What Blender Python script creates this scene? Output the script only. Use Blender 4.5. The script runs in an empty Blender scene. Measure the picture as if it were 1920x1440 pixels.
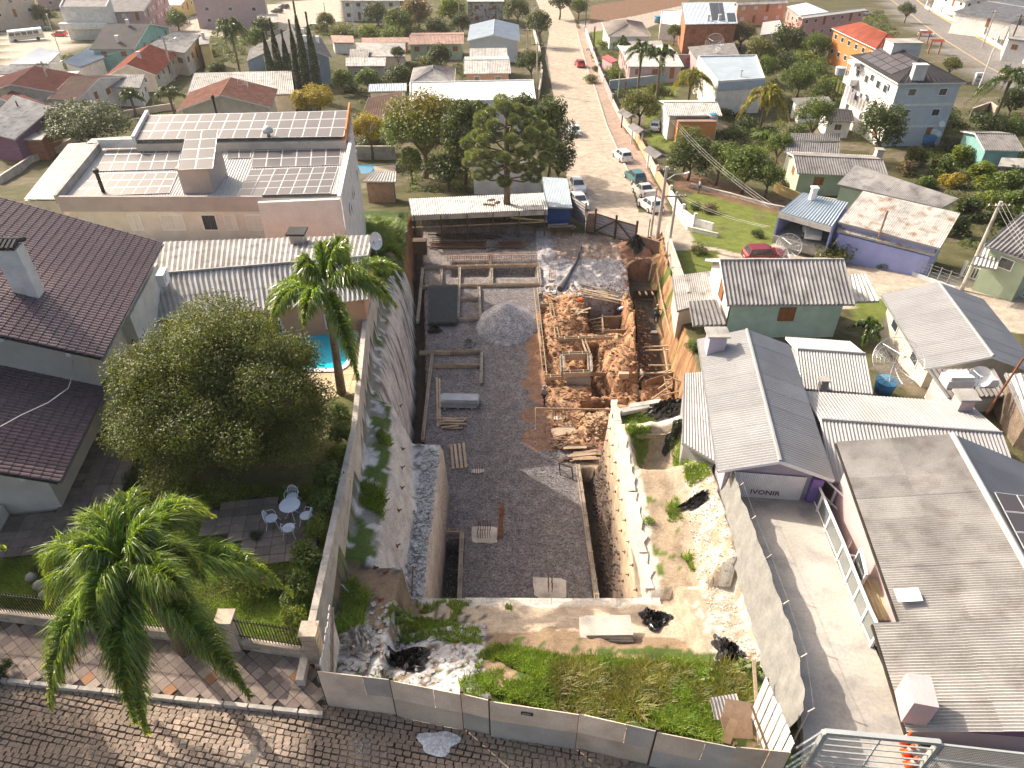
import bpy, math, random
import numpy as np
from mathutils import Vector, Matrix, noise as mnoise
R = math.radians
random.seed(7); RG = np.random.default_rng(7)
SC = bpy.context.scene; COL = SC.collection
# ---------------------------------------------------------------- camera, sky, sun, exposure
H0, FPX, TH = 33.0, 1331.0, R(38)
cam = bpy.data.objects.new('camera', bpy.data.cameras.new('camera')); COL.objects.link(cam)
cam.location = (0, 0, H0); cam.rotation_euler = (R(90) - TH, 0, 0)
cam.data.sensor_width = 36; cam.data.lens = FPX / 1920 * 36; cam.data.clip_end = 3000
SC.camera = cam
SUN_AZ, SUN_EL = R(-50), R(34)          # azimuth measured from +Y towards +X
w = bpy.data.worlds.new('World'); SC.world = w; w.use_nodes = True
nt = w.node_tree; bg = nt.nodes['Background']; sky = nt.nodes.new('ShaderNodeTexSky')
sky.sky_type = 'NISHITA'; sky.sun_disc = False; sky.sun_elevation = SUN_EL; sky.sun_rotation = SUN_AZ
sky.dust_density = 7.0; sky.air_density = 1.0; sky.ozone_density = .2
nt.links.new(sky.outputs[0], bg.inputs[0]); bg.inputs[1].default_value = 0.15
sl = bpy.data.lights.new('sun', 'SUN'); sl.energy = 4.2; sl.angle = R(0.5); sl.color = (1, .905, .78)
so = bpy.data.objects.new('sun', sl); COL.objects.link(so)
sv = Vector((math.sin(SUN_AZ) * math.cos(SUN_EL), math.cos(SUN_AZ) * math.cos(SUN_EL), math.sin(SUN_EL)))
so.rotation_euler = sv.to_track_quat('Z', 'Y').to_euler(); so.location = (0, 0, 80)
SC.view_settings.view_transform = 'Standard'; SC.view_settings.look = 'None'
SC.view_settings.exposure = 0.64; SC.view_settings.gamma = 1; SC.view_settings.use_curve_mapping = False
SC.cycles.max_bounces = 6; SC.cycles.transparent_max_bounces = 6
# ---------------------------------------------------------------- geometry of the place
CS, SN = math.cos(TH), math.sin(TH)
def P(px, py, z=0.0):
    v = 720 - py; D = FPX * SN - v * CS; k = (H0 - z) / D
    return Vector(((px - 960) * k, k * (FPX * CS + v * SN), z))
KR = [(-20, 11.5), (9, 10.7), (12, 10.4), (26, 7), (45, 3.2), (66, .3), (86, -2.2), (111, -4), (160, -6.5), (230, -12), (320, -18), (900, -40)]
KL = [(-20, 11.5), (12, 10.5), (25, 10), (38, 9), (50, 5.5), (62, 3), (76, 0), (90, -2.4), (111, -4), (160, -6.5), (230, -12), (320, -18), (900, -40)]
def Tn(x, y):
    x = np.asarray(x, float); y = np.asarray(y, float)
    a = np.interp(y, *zip(*KL)); b = np.interp(y, *zip(*KR))
    s = np.clip((x + 9) / 20, 0, 1); s = s * s * (3 - 2 * s)
    return a * (1 - s) + b * s
def T(x, y): return float(Tn(x, y))
def PH(px, py, h=0.0):
    z = 0.0
    for _ in range(25):
        p = P(px, py, z + h); z = .5 * z + .5 * T(p.x, p.y)
    return P(px, py, z + h)
# ---------------------------------------------------------------- mesh helpers
class MB:
    def __init__(s): s.V = []; s.F = []; s.M = []
    def add(s, V, F, m=0):
        n = len(s.V); s.V += [tuple(v) for v in V]; s.F += [tuple(i + n for i in f) for f in F]; s.M += [m] * len(F); return s
    def obox(s, o, u, v, w, m=0):
        o, u, v, w = Vector(o), Vector(u), Vector(v), Vector(w)
        P8 = [o, o + u, o + u + v, o + v, o + w, o + u + w, o + u + v + w, o + v + w]
        F = [(0, 3, 2, 1), (4, 5, 6, 7), (0, 1, 5, 4), (1, 2, 6, 5), (2, 3, 7, 6), (3, 0, 4, 7)]
        if u.cross(v).dot(w) < 0: F = [f[::-1] for f in F]
        return s.add(P8, F, m)
    def box(s, c, d, a=0, m=0):
        ca, sa = math.cos(a), math.sin(a); u = Vector((ca, sa, 0)) * d[0]; v = Vector((-sa, ca, 0)) * d[1]; w = Vector((0, 0, d[2]))
        return s.obox(Vector(c) - u / 2 - v / 2 - w / 2, u, v, w, m)
    def bar(s, a, b, w=.1, h=.1, m=0):
        a, b = Vector(a), Vector(b); d = b - a
        if d.length < 1e-6: return s
        up = Vector((0, 0, 1)) if abs(d.normalized().z) < .95 else Vector((1, 0, 0))
        sd = d.cross(up).normalized() * w; t = sd.cross(d).normalized() * h
        return s.obox(a - sd / 2 - t / 2, d, sd, t, m)
    def tube(s, pts, rad, n=8, m=0, caps=True):
        pts = [Vector(p) for p in pts]; rad = rad if isinstance(rad, (list, tuple)) else [rad] * len(pts)
        V = []; F = []
        for i, p in enumerate(pts):
            d = (pts[min(i + 1, len(pts) - 1)] - pts[max(i - 1, 0)]).normalized()
            up = Vector((0, 0, 1)) if abs(d.z) < .9 else Vector((1, 0, 0))
            a = d.cross(up).normalized(); b = d.cross(a)
            for k in range(n):
                t = 2 * math.pi * k / n; V.append(p + (a * math.cos(t) + b * math.sin(t)) * rad[i])
        for i in range(len(pts) - 1):
            for k in range(n): F.append((i * n + k, i * n + (k + 1) % n, (i + 1) * n + (k + 1) % n, (i + 1) * n + k))
        if caps: F.append(tuple(range(n))[::-1]); F.append(tuple(range((len(pts) - 1) * n, len(pts) * n)))
        return s.add(V, F, m)
    def prism(s, poly, z0, z1, m=0):
        n = len(poly); A = sum(poly[i][0] * poly[(i + 1) % n][1] - poly[(i + 1) % n][0] * poly[i][1] for i in range(n))
        if A < 0: poly = poly[::-1]
        g = (lambda z, i: z[i] if isinstance(z, (list, tuple)) else z)
        V = [(p[0], p[1], g(z0, i)) for i, p in enumerate(poly)] + [(p[0], p[1], g(z1, i)) for i, p in enumerate(poly)]
        F = [tuple(range(n))[::-1], tuple(range(n, 2 * n))] + [(i, (i + 1) % n, n + (i + 1) % n, n + i) for i in range(n)]
        return s.add(V, F, m)
    def lathe(s, c, prof, n=16, m=0, axis=None):
        V = []; F = []; c = Vector(c)
        q = Vector((0, 0, 1)).rotation_difference(Vector(axis)) if axis else None
        for r, z in prof:
            for k in range(n):
                t = 2 * math.pi * k / n; p = Vector((r * math.cos(t), r * math.sin(t), z))
                V.append(c + (q @ p if q else p))
        for i in range(len(prof) - 1):
            for k in range(n): F.append((i * n + k, i * n + (k + 1) % n, (i + 1) * n + (k + 1) % n, (i + 1) * n + k))
        F.append(tuple(range(n))[::-1]); F.append(tuple(range((len(prof) - 1) * n, len(prof) * n)))
        return s.add(V, F, m)
    def mesh(s, name, mats, smooth=False):
        me = bpy.data.meshes.new(name); me.from_pydata(s.V, [], s.F)
        for m in (mats if isinstance(mats, (list, tuple)) else [mats]): me.materials.append(m)
        if any(s.M): me.polygons.foreach_set('material_index', s.M)
        if smooth: me.polygons.foreach_set('use_smooth', [True] * len(s.F))
        me.update(); return me
    def build(s, name, mats, parent=None, smooth=False):
        return link(name, s.mesh(name, mats, smooth), parent)
def link(name, me, parent=None):
    o = bpy.data.objects.new(name, me); COL.objects.link(o)
    if parent:
        o.parent = parent; r = parent
        if r.type == 'EMPTY': o.matrix_parent_inverse = Matrix.Translation(-r.location)
    return o
def tag(o, label=None, cat=None, group=None, kind=None):
    if label: o['label'] = label
    if cat: o['category'] = cat
    if group: o['group'] = group
    if kind: o['kind'] = kind
    return o
def thing(name, label, cat, loc, group=None):
    o = bpy.data.objects.new(name, None); COL.objects.link(o); o.location = loc; o.empty_display_size = .3
    return tag(o, label, cat, group)
def copy_tree(o, parent=None, loc=None, rz=None, label=None):
    c = o.copy(); COL.objects.link(c); c.parent = parent
    if loc is not None: c.location = loc
    if rz is not None: c.rotation_euler = (0, 0, rz)
    if label: c['label'] = label
    for ch in list(CH.get(o.name, [])) if o.name in CH else [x for x in o.children]: copy_tree(ch, c)
    return c
CH = {}
def npmesh(name, V, F, mats, col=None, smooth=False):
    V = np.asarray(V, np.float32).reshape(-1, 3); F = np.asarray(F, np.int32); k = F.shape[1]
    me = bpy.data.meshes.new(name); me.vertices.add(len(V)); me.vertices.foreach_set('co', V.ravel())
    me.loops.add(F.size); me.loops.foreach_set('vertex_index', F.ravel())
    me.polygons.add(len(F)); me.polygons.foreach_set('loop_start', np.arange(0, F.size, k, dtype=np.int32))
    me.polygons.foreach_set('use_smooth', np.full(len(F), smooth))
    me.update(calc_edges=True)
    for m in (mats if isinstance(mats, (list, tuple)) else [mats]): me.materials.append(m)
    if col is not None:
        at = me.color_attributes.new('Col', 'FLOAT_COLOR', 'POINT'); c = np.ones((len(V), 4), np.float32); c[:, :col.shape[1]] = col
        at.data.foreach_set('color', c.ravel())
    return me
# ---------------------------------------------------------------- materials
MC = {}
def mat(name, c, rough=.85, var=.25, sc=.8, grain=.15, gs=14, bump=.25, rnd=.12, metal=0, spec=.18, stain=None, samt=.35):
    if name in MC: return MC[name]
    m = bpy.data.materials.new(name); m.use_nodes = True; n = m.node_tree.nodes; L = m.node_tree.links
    b = n['Principled BSDF']; b.inputs['Roughness'].default_value = rough; b.inputs['Metallic'].default_value = metal
    b.inputs['Specular IOR Level'].default_value = spec
    g = n.new('ShaderNodeNewGeometry'); oi = n.new('ShaderNodeObjectInfo')
    def noise(s, d=4):
        t = n.new('ShaderNodeTexNoise'); t.inputs['Scale'].default_value = s; t.inputs['Detail'].default_value = d; L.new(g.outputs['Position'], t.inputs['Vector']); return t.outputs['Fac']
    def mr(x, a, bb, lo=.3, hi=.7):
        t = n.new('ShaderNodeMapRange'); t.inputs['From Min'].default_value = lo; t.inputs['From Max'].default_value = hi
        t.inputs['To Min'].default_value = a; t.inputs['To Max'].default_value = bb; L.new(x, t.inputs['Value']); return t.outputs[0]
    def mul(a, bb):
        t = n.new('ShaderNodeMath'); t.operation = 'MULTIPLY'; L.new(a, t.inputs[0]); L.new(bb, t.inputs[1]); return t.outputs[0]
    n1 = noise(sc, 5); n2 = noise(gs, 3)
    f = mul(mul(mr(n1, 1 - var, 1 + var * .6), mr(n2, 1 - grain, 1 + grain)), mr(oi.outputs['Random'], 1 - rnd, 1 + rnd, 0, 1))
    mx = n.new('ShaderNodeMix'); mx.data_type = 'RGBA'; mx.blend_type = 'MIX'; mx.inputs['Factor'].default_value = 0
    mx.inputs[6].default_value = (*c, 1); mx.inputs[7].default_value = (*(stain or c), 1)
    if stain: L.new(mr(noise(sc * 1.7, 6), 0, samt * 2, .5, .72), mx.inputs['Factor'])
    vm = n.new('ShaderNodeVectorMath'); vm.operation = 'SCALE'; L.new(mx.outputs[2], vm.inputs[0]); L.new(f, vm.inputs['Scale'])
    L.new(vm.outputs[0], b.inputs['Base Color'])
    if bump:
        bp = n.new('ShaderNodeBump'); bp.inputs['Strength'].default_value = bump; bp.inputs['Distance'].default_value = .03
        L.new(n2, bp.inputs['Height']); L.new(bp.outputs[0], b.inputs['Normal'])
    MC[name] = m; return m
def leafmat(name, c, trans=.35, rough=.45, spec=.35):
    if name in MC: return MC[name]
    m = bpy.data.materials.new(name); m.use_nodes = True; n = m.node_tree.nodes; L = m.node_tree.links
    b = n['Principled BSDF']; b.inputs['Roughness'].default_value = rough; b.inputs['Specular IOR Level'].default_value = spec
    at = n.new('ShaderNodeAttribute'); at.attribute_name = 'Col'; oi = n.new('ShaderNodeObjectInfo')
    g = n.new('ShaderNodeNewGeometry'); t = n.new('ShaderNodeTexNoise'); t.inputs['Scale'].default_value = .9; L.new(g.outputs['Position'], t.inputs['Vector'])
    mr = n.new('ShaderNodeMapRange'); mr.inputs['From Min'].default_value = .3; mr.inputs['From Max'].default_value = .7; mr.inputs['To Min'].default_value = .75; mr.inputs['To Max'].default_value = 1.25
    L.new(t.outputs['Fac'], mr.inputs['Value'])
    v = n.new('ShaderNodeVectorMath'); v.operation = 'MULTIPLY'; v.inputs[0].default_value = c; L.new(at.outputs['Color'], v.inputs[1])
    v2 = n.new('ShaderNodeVectorMath'); v2.operation = 'SCALE'; L.new(v.outputs[0], v2.inputs[0]); L.new(mr.outputs[0], v2.inputs['Scale'])
    L.new(v2.outputs[0], b.inputs['Base Color'])
    tr = n.new('ShaderNodeBsdfTranslucent'); v3 = n.new('ShaderNodeVectorMath'); v3.operation = 'MULTIPLY'; L.new(v2.outputs[0], v3.inputs[0]); v3.inputs[1].default_value = (1.5, 1.5, .6)
    L.new(v3.outputs[0], tr.inputs['Color'])
    mx = n.new('ShaderNodeMixShader'); mx.inputs[0].default_value = trans; L.new(b.outputs[0], mx.inputs[1]); L.new(tr.outputs[0], mx.inputs[2])
    L.new(mx.outputs[0], n['Material Output'].inputs['Surface']); MC[name] = m; return m
def glassmat(name, c, rough=.08):
    return mat(name, c, rough, .1, 2, 0, 5, 0, .1, 0, .9)
WHITE = mat('white_paint', (.74, .72, .68), .7, .12, 1.2, .06, 20, .1, stain=(.45, .42, .38), samt=.18)
CREAM = mat('cream_paint', (.62, .55, .45), .8, .12, 1, .06, 20, .1, stain=(.4, .35, .3), samt=.2)
PINK = mat('pink_paint', (.62, .33, .30), .8, .1, 1, .06, 20, .1)
LPINK = mat('pale_pink_paint', (.50, .37, .37), .8, .1, 1, .06, 20, .1)
MINT = mat('mint_boards', (.52, .70, .58), .75, .12, 1.5, .08, 20, .1)
PGREEN = mat('pale_green_paint', (.42, .50, .36), .8, .12, 1, .06, 20, .1)
TEAL = mat('teal_paint', (.22, .42, .40), .8, .15, 1, .06, 20, .1)
BLUEW = mat('violet_blue_paint', (.30, .33, .60), .8, .1, 1, .06, 20, .1)
GBLUE = mat('grey_blue_paint', (.30, .36, .42), .8, .1, 1, .06, 20, .1)
PALEBLUE = mat('pale_blue_paint', (.50, .54, .57), .8, .1, 1, .06, 20, .1)
ORANGE = mat('orange_paint', (.62, .26, .09), .8, .1, 1, .06, 20, .1)
PEACH = mat('peach_paint', (.60, .34, .22), .8, .1, 1, .06, 20, .1)
YELLOW = mat('yellow_paint', (.66, .50, .22), .8, .1, 1, .06, 20, .1)
PURPLE = mat('purple_paint', (.24, .12, .20), .8, .1, 1, .06, 20, .1)
BRICK = mat('brick_red', (.38, .16, .09), .9, .2, 1.5, .2, 9, .3)
DBRICK = mat('dirty_brick', (.30, .20, .15), .9, .2, 1.5, .2, 9, .3)
GREYW = mat('grey_render', (.36, .35, .34), .9, .15, 1, .1, 15, .2)
DARK = mat('dark_interior', (.03, .028, .027), .9, .2, 2, .1, 10, 0)
FIBER = mat('fibre_cement', (.36, .34, .32), .85, .22, .7, .1, 18, .15, .10, stain=(.16, .15, .14), samt=.4)
FIBERD = mat('dark_fibre_cement', (.20, .19, .185), .85, .22, .7, .1, 18, .15, .10, stain=(.11, .10, .10), samt=.4)
FIBERL = mat('light_fibre_cement', (.50, .48, .45), .85, .22, .7, .1, 18, .15, .10, stain=(.30, .26, .22), samt=.4)
METALG = mat('grey_metal_roof', (.34, .335, .33), .6, .12, .6, .05, 20, .05, .06, .1, .3)
METALL = mat('light_metal_roof', (.43, .42, .40), .6, .12, .6, .05, 20, .05, .05, .1, .3)
METALB = mat('blue_metal_roof', (.36, .42, .47), .6, .12, .6, .05, 20, .05, .05, .1, .3)
RUSTY = mat('rusted_white_roof', (.52, .50, .46), .8, .2, .9, .15, 12, .1, .06, stain=(.32, .17, .09), samt=.5)
WROOF = mat('white_flat_roof', (.78, .78, .78), .7, .08, .5, .03, 10, .05, 0)
REDT = mat('red_tile', (.34, .09, .055), .85, .22, .6, .2, 9, .2, .1, stain=(.16, .09, .07), samt=.3)
BROWNT = mat('brown_tile', (.15, .09, .07), .85, .22, .6, .2, 9, .2, .1, stain=(.09, .07, .06), samt=.4)
DTILE = mat('charcoal_tile', (.06, .057, .06), .85, .2, .6, .15, 9, .2, .1)
PLUM = mat('plum_concrete_tile', (.12, .075, .082), .4, .15, .5, .12, 12, .15, .16, spec=.6)
CONC = mat('concrete', (.38, .36, .33), .9, .25, .6, .12, 12, .3, .08, stain=(.2, .19, .17), samt=.4)
LCONC = mat('light_concrete', (.52, .47, .41), .9, .2, .8, .12, 12, .3, .08, stain=(.3, .27, .24), samt=.4)
DRIVE = mat('driveway_concrete', (.42, .39, .345), .85, .2, .45, .1, 9, .2, 0, stain=(.27, .26, .25), samt=.55)
WOOD = mat('weathered_wood', (.36, .26, .18), .85, .25, 1.5, .2, 14, .3, .25)
WOODD = mat('dark_wood', (.12, .08, .055), .85, .25, 1.5, .2, 14, .3, .2)
BOARD = mat('formwork_board', (.44, .34, .24), .85, .2, 1.2, .15, 12, .2, .2)
PLY = mat('grey_hoarding_board', (.74, .60, .46), .8, .2, .7, .08, 14, .1, .22, stain=(.42, .26, .16), samt=.18)
STEEL = mat('grey_steel', (.34, .34, .34), .5, .15, 2, .05, 10, 0, .05, .4)
RUST = mat('rusty_steel', (.23, .09, .045), .8, .3, 3, .2, 10, .1, .1)
IRON = mat('dark_iron', (.05, .045, .04), .6, .2, 3, .1, 10, 0, .05, .2)
ALU = mat('aluminium', (.62, .62, .62), .45, .1, 2, .03, 10, 0, .05, .3, .5)
WHITEM = mat('white_metal', (.80, .80, .79), .45, .06, 2, .03, 10, 0, .03, 0, .5)
GLASS = glassmat('window_glass', (.05, .06, .07)); CURT = mat('white_shutter', (.72, .70, .66), .7, .05, 2, .03, 9, 0, .06)
SHUT = mat('brown_shutter', (.30, .13, .06), .7, .15, 3, .1, 9, .1, .1); CELL = mat('solar_cells', (.085, .075, .08), .4, .12, .5, .03, 30, 0, .16, 0, .45)
BLACKP = mat('black_plastic', (.018, .018, .02), .35, .2, 3, .1, 9, .3, .1, 0, .6); GREYP = mat('grey_mesh_plastic', (.26, .255, .24), .7, .2, 2, .12, 9, .2, .1)
STONEW = mat('pale_stone', (.48, .40, .31), .85, .2, 2, .15, 10, .3, .2); TANKB = mat('blue_tank', (.06, .20, .38), .5, .15, 2, .05, 9, 0, .1)
WINMATS = dict(g=GLASS, s=CURT, b=SHUT)
# ---------------------------------------------------------------- roofs, walls, windows
def lerp2(A, B, C, D, s, t):   # A-B top edge, D-C bottom edge
    return (A * (1 - s) + B * s) * (1 - t) + (D * (1 - s) + C * s) * t
def sheets(parent, A, B, C, D, n=1, m=1, pitch=.18, amp=.022, mt=None, name='roofing_sheet', step=.018, k=4, thick=.0, prof='sin'):
    A, B, C, D = map(Vector, (A, B, C, D)); N = (B - A).cross(D - A) + (C - A).cross(D - A)
    N.normalize()
    if N.z < 0: N = -N
    W = ((B - A).length + (C - D).length) / 2
    if n * m == 1: name = 'roof'
    for j in range(m):
        for i in range(n):
            s0, s1 = i / n, (i + 1) / n; t0, t1 = j / m, min(1, (j + 1) / m + (.02 if j < m - 1 else 0))
            nw = max(1, round(W / n / pitch)); q = nw * k; V = []; F = []
            seg = 1
            for b in range(2):
                t = t0 if b == 0 else t1
                for a in range(q + 1):
                    s = s0 + (s1 - s0) * a / q; ph = a / k
                    h = math.cos(2 * math.pi * ph) if prof == 'sin' else (1 if (ph % 1) < .3 else -1)
                    V.append(lerp2(A, B, C, D, s, t) + N * (amp * h + .02 + (step * b if m > 1 else 0) + .006 * ((i * 7 + j * 3) % 3)))
            for a in range(q): F.append((a, a + 1, q + 2 + a, q + 1 + a))
            # turned-down edges so the sheet has thickness
            base = len(V)
            for a in (0, q): V += [V[a] - N * .03, V[q + 1 + a] - N * .03]
            F += [(0, q + 1, base + 1, base), (q, 2 * q + 1, base + 3, base + 2)]
            MB().add(V, F).build(name, mt or FIBER, parent)
def tileplane(parent, A, B, C, D, mt, pitch=.36, course=.42, amp=.05, name='roof'):
    A, B, C, D = map(Vector, (A, B, C, D)); N = (B - A).cross(D - A) + (C - A).cross(D - A)
    N.normalize()
    if N.z < 0: N = -N
    W = ((B - A).length + (C - D).length) / 2; L = ((D - A).length + (C - B).length) / 2
    nw = max(2, round(W / pitch)) * 3; nc = max(2, round(L / course))
    s = np.linspace(0, 1, nw + 1); rows = []
    for c in range(nc): rows += [(c / nc + 1e-4, 0.0), ((c + 1) / nc, .035)]
    V = []
    for t, dz in rows:
        for i, ss in enumerate(s):
            V.append(lerp2(A, B, C, D, ss, t) + N * (amp * (1 if i % 3 == 1 else (.2 if i % 3 == 2 else -.3)) + dz + .03))
    F = [(r * (nw + 1) + i, r * (nw + 1) + i + 1, (r + 1) * (nw + 1) + i + 1, (r + 1) * (nw + 1) + i) for r in range(len(rows) - 1) for i in range(nw)]
    return MB().add(V, F).build(name, mt, parent)
def cover(parent, A, B, C, D, style, mt, n=1, m=1):
    if style == 'tile': tileplane(parent, A, B, C, D, mt)
    elif style == 'corr': sheets(parent, A, B, C, D, n, m, .30, .05, mt)
    elif style == 'fine': sheets(parent, A, B, C, D, n, m, .17, .022, mt, step=.012)
    elif style == 'trap': sheets(parent, A, B, C, D, n, m, .25, .02, mt, k=4, prof='trap', step=.012)
    elif style == 'flat':
        A, B, C, D = map(Vector, (A, B, C, D)); u = Vector((0, 0, .06))
        MB().add([A, B, C, D, A + u, B + u, C + u, D + u], [(0, 1, 2, 3), (4, 7, 6, 5), (0, 4, 5, 1), (1, 5, 6, 2), (2, 6, 7, 3), (3, 7, 4, 0)]).build('roof', mt, parent)
def window(parent, c, n, w=1.1, h=1.0, st='g', name='window', panes=2):
    c = Vector(c); n = Vector((n[0], n[1], 0)).normalized(); u = Vector((-n.y, n.x, 0)); z = Vector((0, 0, 1))
    fm = WHITEM if st != 'b' else SHUT
    f = MB(); t = .07
    for a, b, ww, hh in ((-w / 2, -h / 2, w, t), (-w / 2, h / 2 - t, w, t), (-w / 2, -h / 2 + t, t, h - 2 * t), (w / 2 - t, -h / 2 + t, t, h - 2 * t)):
        f.obox(c + u * a + z * b - n * .04, u * ww, z * hh, n * .10)
    fr = f.build(name, fm, parent)
    pw = (w - 2 * t) / panes
    for i in range(panes):
        MB().obox(c + u * (-w / 2 + t + pw * i + .015) + z * (-h / 2 + t) - n * .03, u * (pw - .03), z * (h - 2 * t), n * .06).build('pane' if st == 'g' else 'shutter', WINMATS[st], fr)
    return fr
CAMP = Vector((0, 0, H0))
def wallbox(parent, pts, zb, zt, mt, win=None, plinth=True, wst='g', gable=None, name='wall'):
    """pts: ground plan (ccw or cw); zt: height or list; windows on the faces that look at the camera"""
    n = len(pts); A = sum(pts[i][0] * pts[(i + 1) % n][1] - pts[(i + 1) % n][0] * pts[i][1] for i in range(n))
    zt = list(zt) if isinstance(zt, (list, tuple)) else [zt] * n
    if A < 0: pts = pts[::-1]; zt = zt[::-1]
    m = MB(); m.prism([(p[0], p[1]) for p in pts], zb, zt); o = m.build(name, mt, parent)
    if win:
        for i in range(n):
            a, b = Vector((*pts[i][:2], 0)), Vector((*pts[(i + 1) % n][:2], 0)); d = b - a; L = d.length
            if L < 1.6: continue
            nr = Vector((d.y, -d.x, 0)).normalized(); mid = (a + b) / 2
            if nr.dot(Vector((CAMP.x - mid.x, CAMP.y - mid.y, 0)).normalized()) < .12: continue
            ztop = min(zt[i], zt[(i + 1) % n]); g = T(mid.x, mid.y); ns = max(1, int((ztop - g) / 2.7)); cnt = max(1, int(L / win))
            for s in range(ns):
                for q in range(cnt):
                    p = a + d * ((q + .5) / cnt); zz = ztop - 1.25 - s * 2.8
                    if zz < g + .7: continue
                    if (q + s + i) % 4 == 3 and s == ns - 1:
                        dr = MB(); dr.obox(p - d.normalized() * .42 + Vector((0, 0, zz - 1.15)), d.normalized() * .84, nr * .06, Vector((0, 0, 2.0))); dr.build('door', SHUT if wst != 's' else WHITEM, parent)
                    else: window(parent, p + Vector((0, 0, zz)), nr, 1.2, 1.0, wst)
    return o
def gable(label, r0, r1, e, hr, he, rm, wm, style='corr', w2=None, oh=.4, n=1, m=1, zb=None, win=3.2, wst='g', name='house', cat='house', group=None, ridge=True, chim=None, zg=None):
    if zb is None:
        pe = PH(e[0], e[1], he); zb = T(pe.x, pe.y)
    pe = P(e[0], e[1], zb + he); R0 = P(r0[0], r0[1], zb + hr); R1 = P(r1[0], r1[1], zb + hr)
    ax = (R1 - R0); L = ax.length; ax.normalize(); nn = Vector((-ax.y, ax.x, 0))
    if nn.dot(pe - R0) < 0: nn = -nn
    W = nn.dot(pe - R0); W2 = w2 or W
    t = thing(name, label, cat, (0, 0, 0), group); dz = Vector((0, 0, he - hr))
    E0, E1 = R0 + nn * W + dz, R1 + nn * W + dz
    dz2 = dz * (W2 / W) if w2 else dz
    G0, G1 = R0 - nn * W2 + dz2, R1 - nn * W2 + dz2
    ctr = (R0 + R1) / 2; t.location = (ctr.x, ctr.y, zb)
    cover(t, R0, R1, E1, E0, style, rm, n, m); cover(t, R0, R1, G1, G0, style, rm, n, m)
    if ridge: MB().tube([R0 + Vector((0, 0, .03)), R1 + Vector((0, 0, .03))], .09, 6).build('ridge_cap', rm, t)
    # fascia boards
    for a, b in ((R0, E0), (R0, G0), (R1, E1), (R1, G1)): MB().bar(a - Vector((0, 0, .06)), b - Vector((0, 0, .06)), .05, .16).build('bargeboard', WHITEM, t)
    for a, b in ((E0, E1), (G0, G1)): MB().bar(a + Vector((0, 0, -.06)), b + Vector((0, 0, -.06)), .1, .1).build('gutter', STEEL, t)
    # walls: pentagon prism
    og = min(oh, L * .2); sl = -dz.z / W
    w1, wb = W - oh, W2 - min(oh, W2 * .5)
    a, b = R0 + ax * og, R1 - ax * og
    c = [a + nn * w1, b + nn * w1, b - nn * wb, a - nn * wb]
    zlow = (zg if zg is not None else min(T(p.x, p.y) for p in c)) - .4
    zr = zb + hr - .06; z1 = zr - sl * w1; z2 = zr - sl * wb
    V = [(c[0].x, c[0].y, zlow), (c[1].x, c[1].y, zlow), (c[2].x, c[2].y, zlow), (c[3].x, c[3].y, zlow),
         (c[0].x, c[0].y, z1), (c[1].x, c[1].y, z1), (c[2].x, c[2].y, z2), (c[3].x, c[3].y, z2), (a.x, a.y, zr), (b.x, b.y, zr)]
    F = [(0, 1, 5, 4), (2, 3, 7, 6), (3, 0, 4, 8, 7), (1, 2, 6, 9, 5)]
    MB().add(V, F).build('wall', wm, t)
    if win:
        for i in range(4):
            p0, p1 = c[i], c[(i + 1) % 4]; d = p1 - p0; LL = d.length; d.normalize(); d.z = 0
            mid = (p0 + p1) / 2; nr = (mid - (c[0] + c[2]) / 2); nr.z = 0; nr.normalize(); nr = Vector((d.y, -d.x, 0)) if Vector((d.y, -d.x, 0)).dot(nr) > 0 else Vector((-d.y, d.x, 0))
            if nr.dot(Vector((-mid.x, -mid.y, 0)).normalized()) < .12 or LL < 1.6: continue
            zt = min(z1, z2); cnt = max(1, int(LL / win)); ns = max(1, int((zt - T(mid.x, mid.y)) / 2.6))
            for s in range(ns):
                for q in range(cnt):
                    p = p0 + d * (LL * (q + .5) / cnt); zz = zt - 1.0 - s * 2.8
                    if (q + i + s) % 3 == 2:
                        MB().obox(Vector((p.x, p.y, zz - 1.2)) - d * .42 - nr * .02, d * .84, nr * .07, Vector((0, 0, 2.0))).build('door', SHUT, t)
                    else: window(t, (p.x, p.y, zz), nr, 1.1, .95, wst)
    if chim:
        for (s, q) in chim:
            p = lerp2(R0, R1, E1, E0, s, q); MB().box((p.x, p.y, p.z + .4), (.5, .5, 1.5)).box((p.x, p.y, p.z + 1.2), (.66, .66, .12)).build('chimney', WHITE if wm != BRICK else BRICK, t)
    return t, (R0, R1, E0, E1, G0, G1)
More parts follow.
